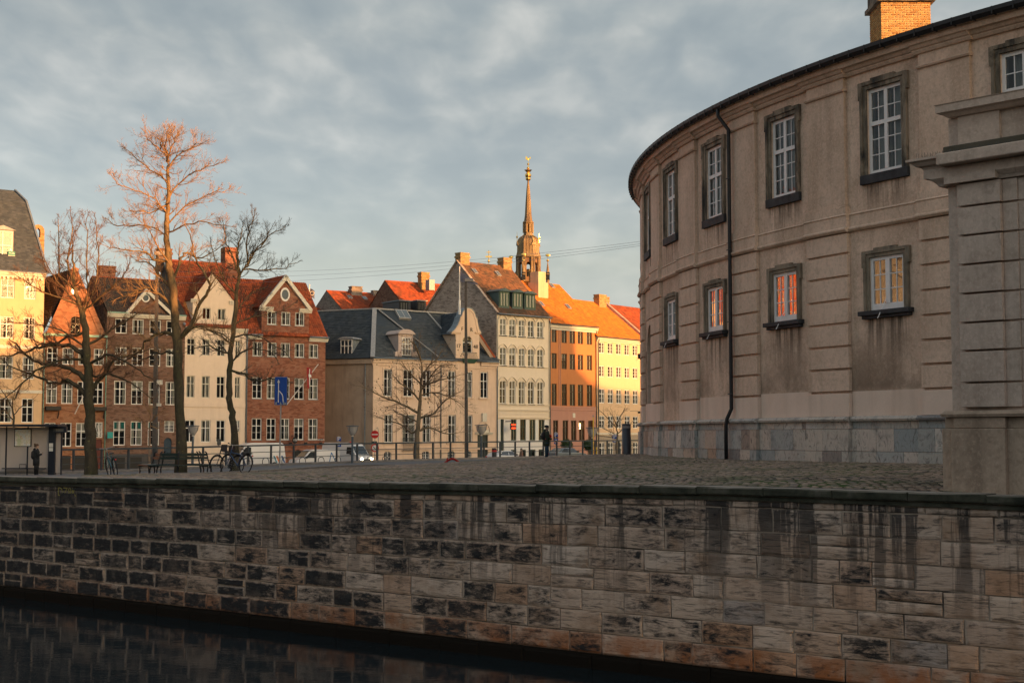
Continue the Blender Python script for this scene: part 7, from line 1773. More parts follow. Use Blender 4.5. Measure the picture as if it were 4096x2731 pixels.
# ------------------------------------------------------------------ lamps
M_BOWL = Mat('lamp_bowl_glass', .25, .5); M_BOWL.color((.55, .52, .48)); M_BOWL.b.inputs['Alpha'].default_value = .6; M_BOWL = M_BOWL.m
def bowl_lamp(px_, ytop, D, label, zb=None):
    p = at(px_, ytop, D); zb = g1(p.x, D) if zb is None else zb; o = thing('street_lamp', label, 'lamp', (p.x, D, zb), 0, 'bowl street lamps'); H = p.z - zb; k = D / FPX
    MB().tube([(0, 0, 0), (0, 0, H - 42 * k)], 4.3 * k, 10).tube([(0, 0, 0), (0, 0, .9)], 5.4 * k, 10).build('post', plain('lamp_post_paint', (.07, .095, .115), .5), o, smooth=False)
    MB().lathe([(5 * k, H - 40 * k), (11 * k, H - 35 * k), (18 * k, H - 22 * k), (21 * k, H - 6 * k)], 20).build('bowl', M_BOWL, o, smooth=True)
    MB().lathe([(4.5 * k, H - 44 * k), (6 * k, H - 30 * k), (11 * k, H - 22 * k), (12 * k, H - 8 * k), (0, H - 7 * k)], 14).build('reflector', M_CREAMW, o, smooth=True)
    MB().lathe([(0, H - 5 * k), (26 * k, H - 4 * k), (26 * k, H - 1.5 * k), (8 * k, H), (0, H)], 20).build('lid', plain('lamp_post_paint', (.07, .095, .115), .5), o)
    for a in (0, 2.1, 4.2): MB().tube([(21 * k * math.cos(a), 21 * k * math.sin(a), H - 5 * k), (19 * k * math.cos(a), 19 * k * math.sin(a), H - 20 * k), (6 * k * math.cos(a), 6 * k * math.sin(a), H - 40 * k)], .02, 5).build('bowl_arm', M_DGREY, o)
bowl_lamp(772, 1700, 98, 'bowl street lamp before the cream house', 2.9); bowl_lamp(1410, 1701, 100, 'bowl street lamp beside the blue parking sign and white van', 2.8); bowl_lamp(1925, 1698, 114, 'bowl street lamp before the arched gate of the corner house', 3.); bowl_lamp(2369, 1708, 135, 'bowl street lamp before the orange house door', 2.4)
M_MAST = plain('brown_grey_mast', (.085, .072, .062), .7, var=.25)
def mast(px0, yb, px1, yt, D, label, head):
    a, b = at(px0, yb, D), at(px1, yt, D); zb = min(a.z, g1(a.x, D)); o = thing('lamp_mast', label, 'mast', (a.x, D, zb)); H = b.z - zb; k = D / FPX; dx = b.x - a.x
    mb = MB(); a_, b_ = (10, 5) if head == 0 else (7.5, 4.5); mb.hexa([(-a_ * k, -a_ * k, 0), (a_ * k, -a_ * k, 0), (a_ * k, a_ * k, 0), (-a_ * k, a_ * k, 0), (dx - b_ * k, -b_ * k, H), (dx + b_ * k, -b_ * k, H), (dx + b_ * k, b_ * k, H), (dx - b_ * k, b_ * k, H)]); mb.build('shaft', M_MAST, o, bevel=.02)
    if head == 0:
        MB().hexa([(dx - 12 * k, -12 * k, H + 1 * k), (dx + 33 * k, -12 * k, H - 1 * k), (dx + 33 * k, 12 * k, H - 1 * k), (dx - 12 * k, 12 * k, H + 1 * k), (dx - 10 * k, -10 * k, H + 16 * k), (dx + 31 * k, -10 * k, H + 17 * k), (dx + 31 * k, 10 * k, H + 17 * k), (dx - 10 * k, 10 * k, H + 16 * k)]).build('lamp_head', plain('pale_lamp_head', (.42, .36, .30), .5), o, bevel=.04)
    return o, k
o, k = mast(618, 1885, 629, 1022, 100, 'tall brown mast with pale box lamp between the left trees', 0)
for y, w_, h_ in ((1520, 20, 18), (1613, 16, 11)): MB().box(6 * k, (6 + w_) * k, -14 * k, 4 * k, at(620, y + h_, 100).z - o.location.z, at(620, y, 100).z - o.location.z).build('junction_box', M_CREAMW, o)
o, k = mast(1866, 1838, 1863, 1128, 117, 'tall dark mast with lamp head before the 1748 gable', 1)
H = at(1863, 1128, 117).z - o.location.z; MB().hexa([(-9 * k, -9 * k, H), (28 * k, -9 * k, H), (28 * k, 9 * k, H), (-9 * k, 9 * k, H), (-8 * k, -8 * k, H + 14 * k), (26 * k, -8 * k, H + 15 * k), (26 * k, 8 * k, H + 15 * k), (-8 * k, 8 * k, H + 14 * k)]).build('lamp_head', plain('grey_lamp_head', (.22, .20, .185), .5), o, bevel=.04)

# ------------------------------------------------------------------ signs
M_BLUE = plain('sign_blue', (.012, .055, .27), .4, var=.1); M_SRED = plain('sign_red', (.50, .02, .02), .4, var=.08); M_GALV = plain('galvanised_steel', (.30, .30, .30), .45, .5)
def signpost(name, label, px_, ytop, ybase, D, zb=None, r=.03):
    p = at(px_, ytop, D); zb = at(px_, ybase, D).z if zb is None else zb; o = thing(name, label, 'sign', (p.x, D, zb)); MB().tube([(0, 0, -.1), (0, 0, p.z - zb)], r, 8).build('post', M_GALV, o); return o, D / FPX, lambda y: at(px_, y, D).z - zb
o, k, Z = signpost('lane_sign', 'tall blue lane-merge road sign on a thin pole', 1122, 1512, 1884, 55)
pl = MB().box(-.25, .25, -.045, -.02, Z(1619), Z(1508)).build('plate', M_BLUE, o, bevel=.012)
MB().box(-.262, .262, -.018, -.008, Z(1619) - .012, Z(1508) + .012).build('plate_edge', M_GALV, pl)
zz = lambda t: Z(1619) + (Z(1508) - Z(1619)) * t; M_SWH = plain('sign_white', (.62, .60, .56), .5)
mb = MB(); mb.box(-.107, -.073, -.05, -.046, zz(.09), zz(.80)); mb.poly([(-.145, -.05, zz(.80)), (-.035, -.05, zz(.80)), (-.09, -.05, zz(.92))])
pts = [(-.09, zz(.52)), (-.02, zz(.46)), (.06, zz(.38)), (.10, zz(.28)), (.115, zz(.09))]
for (a, b), (c, d) in zip(pts[:-1], pts[1:]): mb.bar((a, -.048, b), (c, -.048, d), .004, .034, up=(0, 0, 1)) if False else mb.add([(a - .017, -.05, b), (a + .017, -.05, b + .01), (c + .017, -.05, d + .01), (c - .017, -.05, d)], [(0, 1, 2, 3)])
mb.build('arrow', M_SWH, pl)
mb = MB(); rg = random.Random(5)
for x in (-.2, -.17, -.0, .03, .12, .16, .2, .22): mb.poly([(x - .02, -.0505, zz(.01)), (x + .025, -.0505, zz(.01)), (x + .02, -.0505, zz(rg.uniform(.05, .13))), (x - .01, -.0505, zz(rg.uniform(.04, .1)))])
mb.build('scratches', M_GALV, pl); o.rotation_euler = (0, R(.6), R(-14))
def psign(label, px_, ytop, D, extra, w_=15, zb=None):
    o, k, Z = signpost('parking_sign', label, px_, ytop - 2, 1850, D, ZST); o['group'] = 'parking signs'
    pl = MB().box(-w_ * k, w_ * k, -.06, -.035, Z(ytop + 2 * w_ * .95), Z(ytop)).build('plate', M_BLUE, o, bevel=.03); text('P', 27 * k, M_SWH, pl, (0, -.065, Z(ytop + w_ * .95)), ext=.003)
    for y0, y1 in extra: q = MB().box(-w_ * k, w_ * k, -.06, -.035, Z(y1), Z(y0)).build('time_plate', M_BLUE, o); MB().box(-w_ * .5 * k, w_ * .5 * k, -.065, -.061, (Z(y0) + Z(y1)) / 2 - 1 * k, (Z(y0) + Z(y1)) / 2 + 1 * k).build('time_line', M_SWH, q)
psign('blue parking sign above the white vans', 1356, 1747, 128, ((1774, 1786),), 9); psign('blue parking sign with two plates beside the man in green', 2224, 1731, 140, ((1754, 1764), (1768, 1775)), 8); psign('blue parking sign behind the street tree by the bollard', 2459, 1738, 150, ((1760, 1768),), 9)
o, k, Z = signpost('no_entry_sign', 'red no-entry sign above a red-ringed sign at the corner', 1500, 1716, 1846, 118, zb=2.2)
def disc(y, r, mat, parent, name, yy=-.05, th=.02): q = MB().lathe([(0, -th), (r, -th), (r, th), (0, th)], 24).build(name, mat, parent); q.location = (0, yy, Z(y)); q.rotation_euler = (PI / 2, 0, 0); return q
d = disc(1737, 10.5 * k * 1.5, M_SRED, o, 'no_entry_disc'); MB().box(-.26, .26, -.045, .045, .021, .03).build('bar', M_SWH, d)
d = disc(1791, 16 * k, M_SRED, o, 'no_turn_disc'); q = MB().lathe([(0, .021), (11.5 * k, .021), (11.5 * k, .03), (0, .03)], 24).build('disc_face', M_SWH, d); MB().bar((-.15, .12, .035), (.12, -.15, .035), .05, .01).build('arrow', M_BLACK, d)
MB().box(-14 * k, 8 * k, -.02, .05, Z(1776), Z(1764)).build('back_plate', M_DGREY, o); MB().tube([(.1, 0, Z(1714)), (.22, 0, Z(1708)), (.28, 0, Z(1722)), (.28, 0, Z(1846))], .03, 7).build('post', M_GALV, o)
# yellow pole, yellow box, black traffic sign by the palace, yellow notice
p = at(2373, 1668, 128); o = thing('yellow_pole', 'thin yellow pole before the orange house', 'pole', (p.x, 128, 2.3)); M_YP = plain('yellow_paint', (.75, .48, .02), .5)
MB().tube([(0, 0, 0), (0, 0, p.z - 2.3)], .04, 7).build('shaft', M_YP, o); MB().tube([(0, 0, p.z - 2.3), (0, 0, p.z - 2.1)], .045, 7).build('tip', M_GALV, o)
p = at(2383, 1815, 127); o = thing('yellow_box', 'yellow control box on the railing', 'box', (p.x, 127, p.z)); k = 127 / FPX; MB().box(-5 * k, 5 * k, -.12, .12, 0, 27 * k).build('case', M_YP, o, bevel=.03); MB().box(-2 * k, 2 * k, -.13, -.121, 7 * k, 18 * k).build('hatch', M_BLACK, o); MB().box(-3 * k, 3 * k, -.05, .05, -.9, 0).build('stand', M_DGREY, o)
p = at(2571, 1735, 66); o = thing('stop_sign_arm', 'black street sign with arm beside the palace corner', 'sign', (p.x, 66, g1(p.x, 66))); k = 66 / FPX; zz_ = lambda y: at(2571, y, 66).z - o.location.z
MB().tube([(0, 0, 0), (0, 0, zz_(1648))], .035, 7).build('post', M_BLACK, o); MB().box(-19 * k, 10 * k, -.06, .06, zz_(1653), zz_(1645)).build('arm', M_BLACK, o); MB().bar((-50 * k, 0, zz_(1643.5)), (-18 * k, 0, zz_(1644)), .012, .02).build('wire_arm', M_GALV, o); MB().box(0, 12 * k, -.08, .08, zz_(1680), zz_(1655)).build('case', M_BLACK, o); MB().box(3 * k, 6 * k, -.085, -.081, zz_(1670), zz_(1661)).build('screen', M_SWH, o)
p = at(2565, 1808, 64); o = thing('yellow_notice', 'small yellow notice board at the palace corner', 'sign', (p.x, 64, p.z)); k = 64 / FPX; MB().box(-9 * k, 8 * k, -.02, .02, 0, 20 * k).build('board', plain('notice_yellow', (.70, .66, .03), .5), o); MB().tube([(0, .03, g1(p.x, 64) - p.z), (0, .03, .1)], .02, 6).build('post', M_DGREY, o)
# bollard
p = at(2506, 1815, 58); o = thing('steel_bollard', 'thick dark steel bollard beside the palace corner', 'bollard', (p.x, 58, g1(p.x, 58) - .03)); k = 58 / FPX; H = 126 * k
MB().lathe([(.185, 0), (.18, .05), (.18, H * .86), (0, H * .86)], 24).build('body', plain('bollard_paint', (.05, .055, .065), .35, .3), o, smooth=True); MB().lathe([(.182, H * .86), (.182, H * .93)], 24).build('band', plain('pale_band', (.24, .22, .21), .5), o, smooth=True); MB().lathe([(.18, H * .93), (.18, H * .985), (.16, H), (0, H)], 24).build('cap', M_DGREY, o, smooth=True)
# red yarn-wrapped bent stand
p = at(1812, 1842, 71); zg = g1(p.x, 71); o = thing('red_wrapped_hoop', 'bent hoop wrapped in knobbly red cloth lying on the lane', 'hoop', (p.x, 71, zg)); k = 71 / FPX
P = [(-38 * k, 0, .03), (-20 * k, 0, .19), (-6 * k, 0, .27), (6 * k, 0, .25), (18 * k, 0, .15), (26 * k, 0, .08)]; Q = catmull(P, 5)
mb = MB(); rg = random.Random(9)
for q in Q: mb.ellipsoid((q[0] + rg.uniform(-.01, .01), rg.uniform(-.02, .02), q[2] + .04), (.052, .055, .055), 7, 5)
mb.ellipsoid((-23 * k, 0, .3), (.04, .05, .07), 7, 5)
mb.build('red_wrapping', plain('red_cloth', (.42, .02, .015), .9, var=.3, scale=14), o); MB().tube([(22 * k, 0, .13), (36 * k, 0, .03)], .05, 8).build('black_end', M_BLACK, o); MB().lathe([(.062, -.03), (.062, .03)], 8).build('green_tape', plain('green_tape', (.25, .4, .04), .6), o); LAST[0].location = (21 * k, 0, .16); LAST[0].rotation_euler = (0, R(60), 0)
# litter bin and bright cabinet at the gate
p = at(1977, 1840, 120); o = thing('litter_bin', 'dark litter bin with red rim beside the arched gate', 'bin', (p.x, 120, 2.5)); MB().lathe([(.16, 0), (.2, .1), (.2, 1.25), (.22, 1.3), (0, 1.32)], 12).build('body', M_DGREY, o); MB().lathe([(.215, 1.0), (.215, 1.15)], 12).build('rim', M_SRED, o); MB().box(-.05, .05, -.05, .05, ZST - 2.5, 0).build('stand', M_DGREY, o)

# ------------------------------------------------------------------ bus shelter
DS = 73.5; p0 = at(-70, 1900, DS); zs = g1(p0.x, DS); o = thing('bus_shelter', 'glass bus shelter with dark roof and map poster', 'shelter', (p0.x, DS, zs)); k = DS / FPX
X = lambda px_: at(px_, 1800, DS).x - p0.x; Z = lambda y: at(100, y, DS).z - zs
M_FROST = Mat('frosted_glass', .35, .4); M_FROST.color((.46, .40, .36)); M_FROST.b.inputs['Alpha'].default_value = .86; M_FROST = M_FROST.m
M_NAVY = plain('navy_steel', (.012, .016, .026), .4)
MB().box(X(-60), X(258), -1.2, .25, Z(1706), Z(1697)).build('roof', M_NAVY, o, bevel=.01)
for a, b in ((-60, 22), (28, 110), (112, 196), (223, 245)): MB().box(X(a), X(b), -.01, .01, Z(1890), Z(1708)).build('glass_panel', M_FROST, o)
for x in (25, 111, 246): MB().box(X(x) - .03, X(x) + .03, -.04, .04, 0, Z(1706)).build('post', M_NAVY, o)
for y in (1885, 1890): MB().box(X(-60), X(200), -.03, .03, Z(y) - .03, Z(y)).build('bottom_rail', M_NAVY, o)
MB().box(X(197), X(223), -.16, .16, 0, Z(1706)).build('info_pillar', M_NAVY, o)
for y0, y1 in ((1772, 1788), (1790, 1804)): MB().box(X(200), X(216), -.17, -.161, Z(y1), Z(y0)).build('timetable', M_SWH, o)
t = MB().box(X(222), X(276), -.5, -.3, Z(1730), Z(1706)).build('departure_display', M_NAVY, o); [MB().box(X(226 + 7.2 * i), X(226 + 7.2 * i + (2.2 if i in (0, 5) else 6.4)), -.506, -.5005, Z(1717.2 + 3.4 * j), Z(1716 + 3.4 * j)).build('display_line', plain('display_text', (.30, .29, .25), .6), t) for i in range(6) for j in range(3)]
fr = MB().box(X(58), X(126), -.07, -.03, Z(1786), Z(1714)).build('map_frame', M_BLACK, o)
m = Mat('map_print', .6, .3); v = m.coord('Object', (1, 1, 1)); n = m.noise(v, 3.5, 5, .6); vo = m.n('ShaderNodeTexVoronoi', feature='DISTANCE_TO_EDGE'); vo.inputs['Scale'].default_value = 9; m.l(v, vo.inputs['Vector'])
c = m.ramp(n, [(.4, (.55, .60, .42)), (.5, (.72, .68, .58)), (.62, (.60, .66, .68))]); m.color(m.mix(m.ramp(vo.outputs[0], [(.02, .6), (.05, 0.)]), c, (.50, .30, .12))); MB().box(X(61), X(123), -.078, -.071, Z(1783), Z(1717)).build('map_poster', m.m, fr)
MB().box(X(24), X(190), -.55, -.12, Z(1874), Z(1870)).build('bench', M_NAVY, o); MB().tube([(X(90), -.4, Z(1870)), (X(90), -.4, Z(1856)), (X(116), -.4, Z(1856)), (X(116), -.4, Z(1870))], .02, 6).build('bench_armrest', M_NAVY, o)

# ------------------------------------------------------------------ circular tree bench
bp = at(722, 1897, 55); zg = g1(bp.x, 55); tb = thing('tree_bench', 'dark green round bench circling the tallest tree', 'bench', (bp.x, 55, zg)); M_BG = plain('bench_green', (.012, .026, .024), .4)
for k in range(8):
    a0, a1 = k * PI / 4 + .15, (k + 1) * PI / 4 + .15; c = lambda r, a: (r * math.cos(a), r * math.sin(a))
    for r0, r1 in ((1.10, 1.24), (1.28, 1.42), (1.46, 1.60)):
        P = [c(r0, a0), c(r1, a0), c(r1, a1), c(r0, a1)]; MB().hexa([(*q, .42) for q in P] + [(*q, .46) for q in P]).build('seat_slat', M_BG, tb)
    for z0, z1 in ((.66, .74), (.78, .88)):
        P = [c(1.0 - .06 * (z0 > .7), a0), c(1.04 - .06 * (z0 > .7), a0), c(1.04 - .06 * (z0 > .7), a1), c(1.0 - .06 * (z0 > .7), a1)]; MB().hexa([(*q, z0) for q in P] + [(*q, z1) for q in P]).build('back_slat', M_BG, tb)
    q = lambda r, z: (*c(r, a0), z)
    MB().tube([q(1.56, 0), q(1.52, .2), q(1.55, .40), q(1.1, .42), q(1.04, .6), q(.97, .9), q(.9, .95)], .028, 6).tube([q(1.14, 0), q(1.16, .25), q(1.1, .42)], .028, 6).build('leg', M_BLACK, tb)
# bench seat by the left tree
# ------------------------------------------------------------------ bicycles
def bicycle(name, label, px_, yb, D, rz, tilt, frame_mat, basket=False):
    p = at(px_, yb, D); t = thing(name, label, 'bicycle', (p.x, D, g1(p.x, D) + .01), rz)
    R0 = .34
    def wheel(x, nm):
        mb = MB(); n = 28; mb.tube([(x + R0 * math.cos(2 * PI * i / n), 0, R0 + R0 * math.sin(2 * PI * i / n)) for i in range(n + 1)], .02, 6, False); o = mb.build(nm, M_RUBBER, t, smooth=True)
        mb = MB(); [mb.tube([(x, 0, R0), (x + (R0 - .02) * math.cos(a), 0, R0 + (R0 - .02) * math.sin(a))], .003, 3, False) for a in [PI * i / 9 for i in range(18)]]; mb.build('spokes', M_GALV, o)
    wheel(-.53, 'wheel'); wheel(.55, 'wheel')
    B, S_, Hd = (-.08, 0, .3), (-.22, 0, .82), (.40, 0, .86)
    mb = MB()
    for a, b, r in (((-.53, 0, R0), B, .014), ((-.53, 0, R0), (-.2, 0, .74), .011), (B, S_, .018), (B, (.42, 0, .70), .02), ((-.2, 0, .70), (.41, 0, .78), .017), ((.40, 0, .90), (.44, 0, .62), .02), ((.44, 0, .62), (.55, 0, R0), .014)): mb.tube([a, b], r, 7)
    mb.build('frame', frame_mat, t); MB().tube([(.40, 0, .88), (.37, 0, 1.02), (.40, 0, 1.06)], .014, 7).tube([(.28, -.30, 1.08), (.36, -.24, 1.09), (.41, -.1, 1.06), (.40, 0, 1.05), (.41, .1, 1.06), (.36, .24, 1.09), (.28, .30, 1.08)], .013, 7).build('handlebar', M_GALV, t, smooth=True)
    for y in (-1, 1): MB().tube([(.29, y * .295, 1.08), (.2, y * .32, 1.07)], .018, 7).build('grip', M_RUBBER, t)
    MB().hexa([(-.36, -.09, .86), (-.1, -.03, .88), (-.1, .03, .88), (-.36, .09, .86), (-.36, -.10, .90), (-.08, -.025, .91), (-.08, .025, .91), (-.36, .10, .90)]).build('saddle', M_BLACK, t, bevel=.02)
    mb = MB()
    for x in (-.53, .55): mb.tube([(x + .385 * math.cos(a), 0, R0 + .385 * math.sin(a)) for a in [R(-20) + R(20) * i for i in range(11 if x < 0 else 8)]], .022, 4)
    mb.build('mudguard', M_BLACK, t); MB().lathe([(0, -.01), (.09, -.01), (.09, .01), (0, .01)], 14).build('chainring', M_BLACK, t); q = LAST[0]; q.location = (-.08, -.05, .3); q.rotation_euler = (PI / 2, 0, 0)
    MB().box(-.78, -.32, -.06, .06, .74, .76).build('carrier', M_BLACK, t); MB().ellipsoid((-.84, 0, .66), (.02, .035, .03), 8, 6).build('rear_light', M_SRED, t)
    if basket: mb = MB(); [mb.tube([(.48, -.17 + .34 * i / 6, .8), (.46, -.19 + .38 * i / 6, 1.05)], .006, 4) for i in range(7)]; mb.box(.45, .8, -.18, .18, .79, .81); [mb.bar((.45, y, .92), (.8, y, .92), .012, .24) for y in (-.18, .18)]; mb.build('basket', M_BLACK, t)
    t.rotation_euler = (tilt, 0, rz); return t
M_BB = plain('blue_bike_paint', (.02, .06, .13), .35); M_BT = plain('teal_bike_paint', (.02, .10, .13), .35)
bicycle('bicycle', 'black bicycle with high chrome handlebar leaning by the leftmost tree', 452, 1900, 52.5, R(118), R(-9), M_BT)
bicycle('bicycle', 'dark blue bicycle in front of the parked pair near the slim tree', 940, 1898, 52.0, R(140), R(10), M_BB, True); bicycle('bicycle', 'rear bicycle of the parked pair, half hidden by the other', 905, 1894, 53.6, R(146), R(6), M_BLACK)

# ------------------------------------------------------------------ vehicles
M_VAN = Mat('white_car_paint', .25, .5); M_VAN.color((.62, .61, .60)); M_VAN.b.inputs['Coat Weight'].default_value = .5; M_VAN = M_VAN.m
m = Mat('tinted_glass', .05, .8); m.color((.025, .032, .036)); M_TINT = m.m
M_TYRE = M_RUBBER; M_PLAST = plain('black_plastic', (.02, .02, .022), .6)
def vehicle(name, label, cat, px_, D, phi, prof, W, belt, inset, glass, wheels, mat, zb=ZST, details=None, scale=1., front_lights=None, tail=None):
    """side profile (x forward, z) lofted across the width with tumblehome above the belt line"""
    p = at(px_, 1850, D); t = thing(name, label, cat, (p.x, D, zb), phi)
    ins = lambda z: 0 if z < belt else inset * (z - belt)
    n = len(prof); V = []
    for s in (-1, 1):
        V += [(x, s * (W / 2 - ins(z)), z) for x, z in prof]
    from mathutils.geometry import tessellate_polygon as tp
    tri = tp([[Vector((x, z, 0)) for x, z in prof]])
    mb = MB(); mb.add(V, [tuple(i for i in f) for f in tri] + [tuple(n + i for i in f[::-1]) for f in tri] + [(i, (i + 1) % n, n + (i + 1) % n, n + i) for i in range(n)])
    b = mb.build('body', mat, t, recalc=True, bevel=.05)
    for k_, poly in glass:
        if k_ == 'side':
            for s in (-1, 1):
                P = [(x, s * (W / 2 - ins(z) + .012), z) for x, z in poly]; MB().poly(P if s < 0 else P[::-1]).build('side_window', M_TINT, t)
        else:
            (x0, z0), (x1, z1) = poly; dx, dz = x1 - x0, z1 - z0; L = math.hypot(dx, dz); nx, nz = (dz / L * .015, -dx / L * .015) if k_ == 'front' else (-dz / L * .015, dx / L * .015)
            y0, y1 = W / 2 - ins(z0) - .1, W / 2 - ins(z1) - .1
            MB().poly([(x0 + nx, -y0, z0 + nz), (x0 + nx, y0, z0 + nz), (x1 + nx, y1, z1 + nz), (x1 + nx, -y1, z1 + nz)]).build('windscreen' if k_ == 'front' else 'rear_window', M_TINT, t)
    for x, r in wheels:
        for s in (-1, 1):
            w_ = MB().lathe([(r * .6, -.1), (r * .97, -.1), (r, -.07), (r, .07), (r * .97, .1), (r * .6, .1)], 20).build('wheel', M_TYRE, t, smooth=True); w_.location = (x, s * (W / 2 - .1), r); w_.rotation_euler = (PI / 2, 0, 0); MB().lathe([(0, -.085), (r * .62, -.09), (r * .62, .09), (0, .085)], 14).build('hub', M_GALV, w_)
    return t, ins
PV = [(2.7, .35), (2.72, .75), (2.55, 1.12), (2.05, 1.32), (1.35, 2.25), (1.1, 2.48), (.6, 2.56), (-2.6, 2.56), (-2.85, 2.4), (-2.95, 1.2), (-2.95, .4)]
GV = [('front', ((2.02, 1.36), (1.38, 2.2))), ('side', [(1.85, 1.42), (1.28, 2.12), (.72, 2.12), (.72, 1.42)])]
A = R(90 - 56)
t, ins = vehicle('white_van', 'tall white van with coloured stripes parked before the cream house', 'van', 1016, 141.5, A + PI, PV, 2.0, 1.3, .12, GV, ((1.75, .34), (-1.75, .34)), M_VAN)
rg = random.Random(1)
for i, (c_, x) in enumerate((((.05, .22, .30), -1.9), ((.65, .18, .03), -2.2), ((.55, .55, .55), -2.5), ((.02, .09, .25), -2.75))):
    for s in (-1, 1): MB().poly([(x, s * 1.004, .6 + .0), (x - .16, s * 1.004, .6), (x + .3 - .16, s * (1.004), 1.28), (x + .3, s * 1.004, 1.28)]).build('stripe', plain(f'stripe_paint_{i}', c_, .4), t)
for s in (-1, 1): text('christiansen', .16, plain('van_print', (.03, .05, .1), .5), t, (.9, s * 1.006, .8), (PI / 2, 0, 0 if s < 0 else PI), .002); MB().box(1.5, 1.72, s * 1.05, s * 1.25, 1.35, 1.65).build('mirror', M_PLAST, t)
PC_ = [(2.2, .35), (2.25, .7), (2.1, .98), (1.5, 1.12), (.75, 1.85), (.4, 1.95), (-2.2, 1.92), (-2.4, 1.7), (-2.42, .4)]
t, ins = vehicle('small_van', 'low white delivery van with a blue letter A on its side', 'van', 1254, 138.5, A + PI, PC_, 1.85, 1.0, .14, [('front', ((1.45, 1.16), (.80, 1.80))), ('side', [(1.3, 1.15), (.72, 1.72), (.1, 1.75), (.1, 1.12)]), ], ((1.45, .32), (-1.5, .32)), M_VAN)
for s in (-1, 1): MB().box(1.15, 1.32, s * .95, s * 1.15, 1.1, 1.3).build('mirror', M_PLAST, t); MB().hexa([(2.08, s * .55 - .2, .78), (2.24, s * .55 - .2, .76), (2.24, s * .55 + .2, .76), (2.05, s * .55 + .2, .78), (1.9, s * .55 - .2, .98), (2.14, s * .55 - .2, .96), (2.14, s * .55 + .2, .96), (1.9, s * .55 + .2, .98)]).build('headlight', plain('headlight_glass', (.35, .37, .38), .15), t)
for s in (-1, 1):
    mb = MB(); y = s * (.925 + .006 - .05); P = lambda x, z: (x, s * (.925 - .14 * max(0, z - 1.0) + .012), z)
    for (a, b), (c, d) in (((-1.3, .75), (-1.55, 1.65)), ((-1.55, 1.65), (-1.95, .75)), ((-1.38, 1.08), (-1.85, 1.08))): mb.add([P(a, b), P(a + .09, b), P(c + .09, d), P(c, d)] if a - c > .3 or b != d else [P(a, b), P(c, d), P(c, d + .09), P(a, b + .09)], [(0, 1, 2, 3)])
    mb.build('letter_mark', plain('van_blue_print', (.02, .12, .30), .5), t)
t, ins = vehicle('oncoming_van', 'white van with lit headlights turning at the corner', 'van', 1392, 146, R(-8), PV, 2.0, 1.3, .12, GV + [], ((1.75, .34), (-1.75, .34)), M_VAN)
t.rotation_euler = (0, 0, R(-38))
for s in (-1, 1): MB().ellipsoid((2.66, s * .72, .92), (.08, .16, .12), 10, 6).build('headlight', emis('headlight_on', (1., .72, .38), 14.), t); MB().box(1.45, 1.7, s * 1.05, s * 1.27, 1.35, 1.65).build('mirror', M_PLAST, t)
MB().box(2.68, 2.74, -.5, .5, .62, .92).build('grille', M_PLAST, t); MB().lathe([(.07, 2.56), (.07, 2.68), (0, 2.7)], 8, (.9, -.6)).build('roof_light', M_SRED, t); text('fbc net', .26, plain('van_print', (.03, .05, .1), .5), t, (-1.2, -.99, 1.7), ext=.002); MB().poly([(-1.95, -.992, 1.55), (-1.72, -.992, 1.55), (-1.64, -.992, 1.88), (-1.87, -.992, 1.88)]).build('van_emblem', plain('van_blue_mark', (.01, .03, .12), .5), t)
PCAR = [(2.05, .35), (2.12, .6), (1.95, .82), (1.05, .95), (.35, 1.40), (-.2, 1.47), (-1.2, 1.42), (-1.85, 1.02), (-2.05, .9), (-2.1, .4)]
GC = [('front', ((1.0, .99), (.40, 1.38))), ('side', [(.85, .99), (.32, 1.34), (-.25, 1.38), (-.25, .96)]), ('side', [(-.32, .96), (-.32, 1.38), (-1.1, 1.35), (-1.55, 1.0)])]
def car(label, px_, D, phi, mat, zb): t, i_ = vehicle('parked_car', label, 'car', px_, D, phi, PCAR, 1.75, .9, .3, GC, ((1.3, .31), (-1.3, .31)), mat, zb); [MB().box(.7, .85, s * .85, s * 1.02, .98, 1.1).build('mirror', M_PLAST, t) for s in (-1, 1)]; [MB().box(-2.115, -2.09, s * .55, s * .8, .75, .9).build('tail_light', M_SRED, t) for s in (-1, 1)]; [MB().box(2.05, 2.12, s * .5, s * .78, .62, .76).build('headlight', plain('headlight_glass', (.35, .37, .38), .15), t) for s in (-1, 1)]; return t
car('small white parked car below the shopfront', 2022, 150, R(43), M_VAN, ZST + .25)
M_GRC = Mat('grey_car_paint', .2, .6); M_GRC.color((.12, .15, .17)); M_GRC = M_GRC.m
car('grey parked car behind the railing beside the man in green', 2268, 152, R(40), M_GRC, ZST + .55)

# ------------------------------------------------------------------ people
M_SKIN = plain('skin', (.42, .26, .19), .6, var=.06)
def skin_body(parent, J, E, name='body', mat=None):
    me = bpy.data.meshes.new(name); me.from_pydata([j[0] for j in J], E, []); me.materials.append(mat or M_SKIN); o = bpy.data.objects.new(name, me); link(o, parent)
    sk = o.modifiers.new('skin', 'SKIN'); sk.use_smooth_shade = True
    for v_, j in zip(me.skin_vertices[0].data, J): v_.radius = (j[1], j[1] if len(j) < 3 else j[2]); 
    me.skin_vertices[0].data[0].use_root = True
    su = o.modifiers.new('sub', 'SUBSURF'); su.levels = 1; su.render_levels = 1; return o
def loft(rings, n=14):
    mb = MB(); V = []
    for cx_, cy_, z, rx, ry in rings: V += [(cx_ + rx * math.cos(2 * PI * k / n), cy_ + ry * math.sin(2 * PI * k / n), z) for k in range(n)]
    m_ = len(rings); mb.add(V, [(i * n + k, i * n + (k + 1) % n, (i + 1) * n + (k + 1) % n, (i + 1) * n + k) for i in range(m_ - 1) for k in range(n)] + [tuple(range(n - 1, -1, -1)), tuple((m_ - 1) * n + k for k in range(n))]); return mb
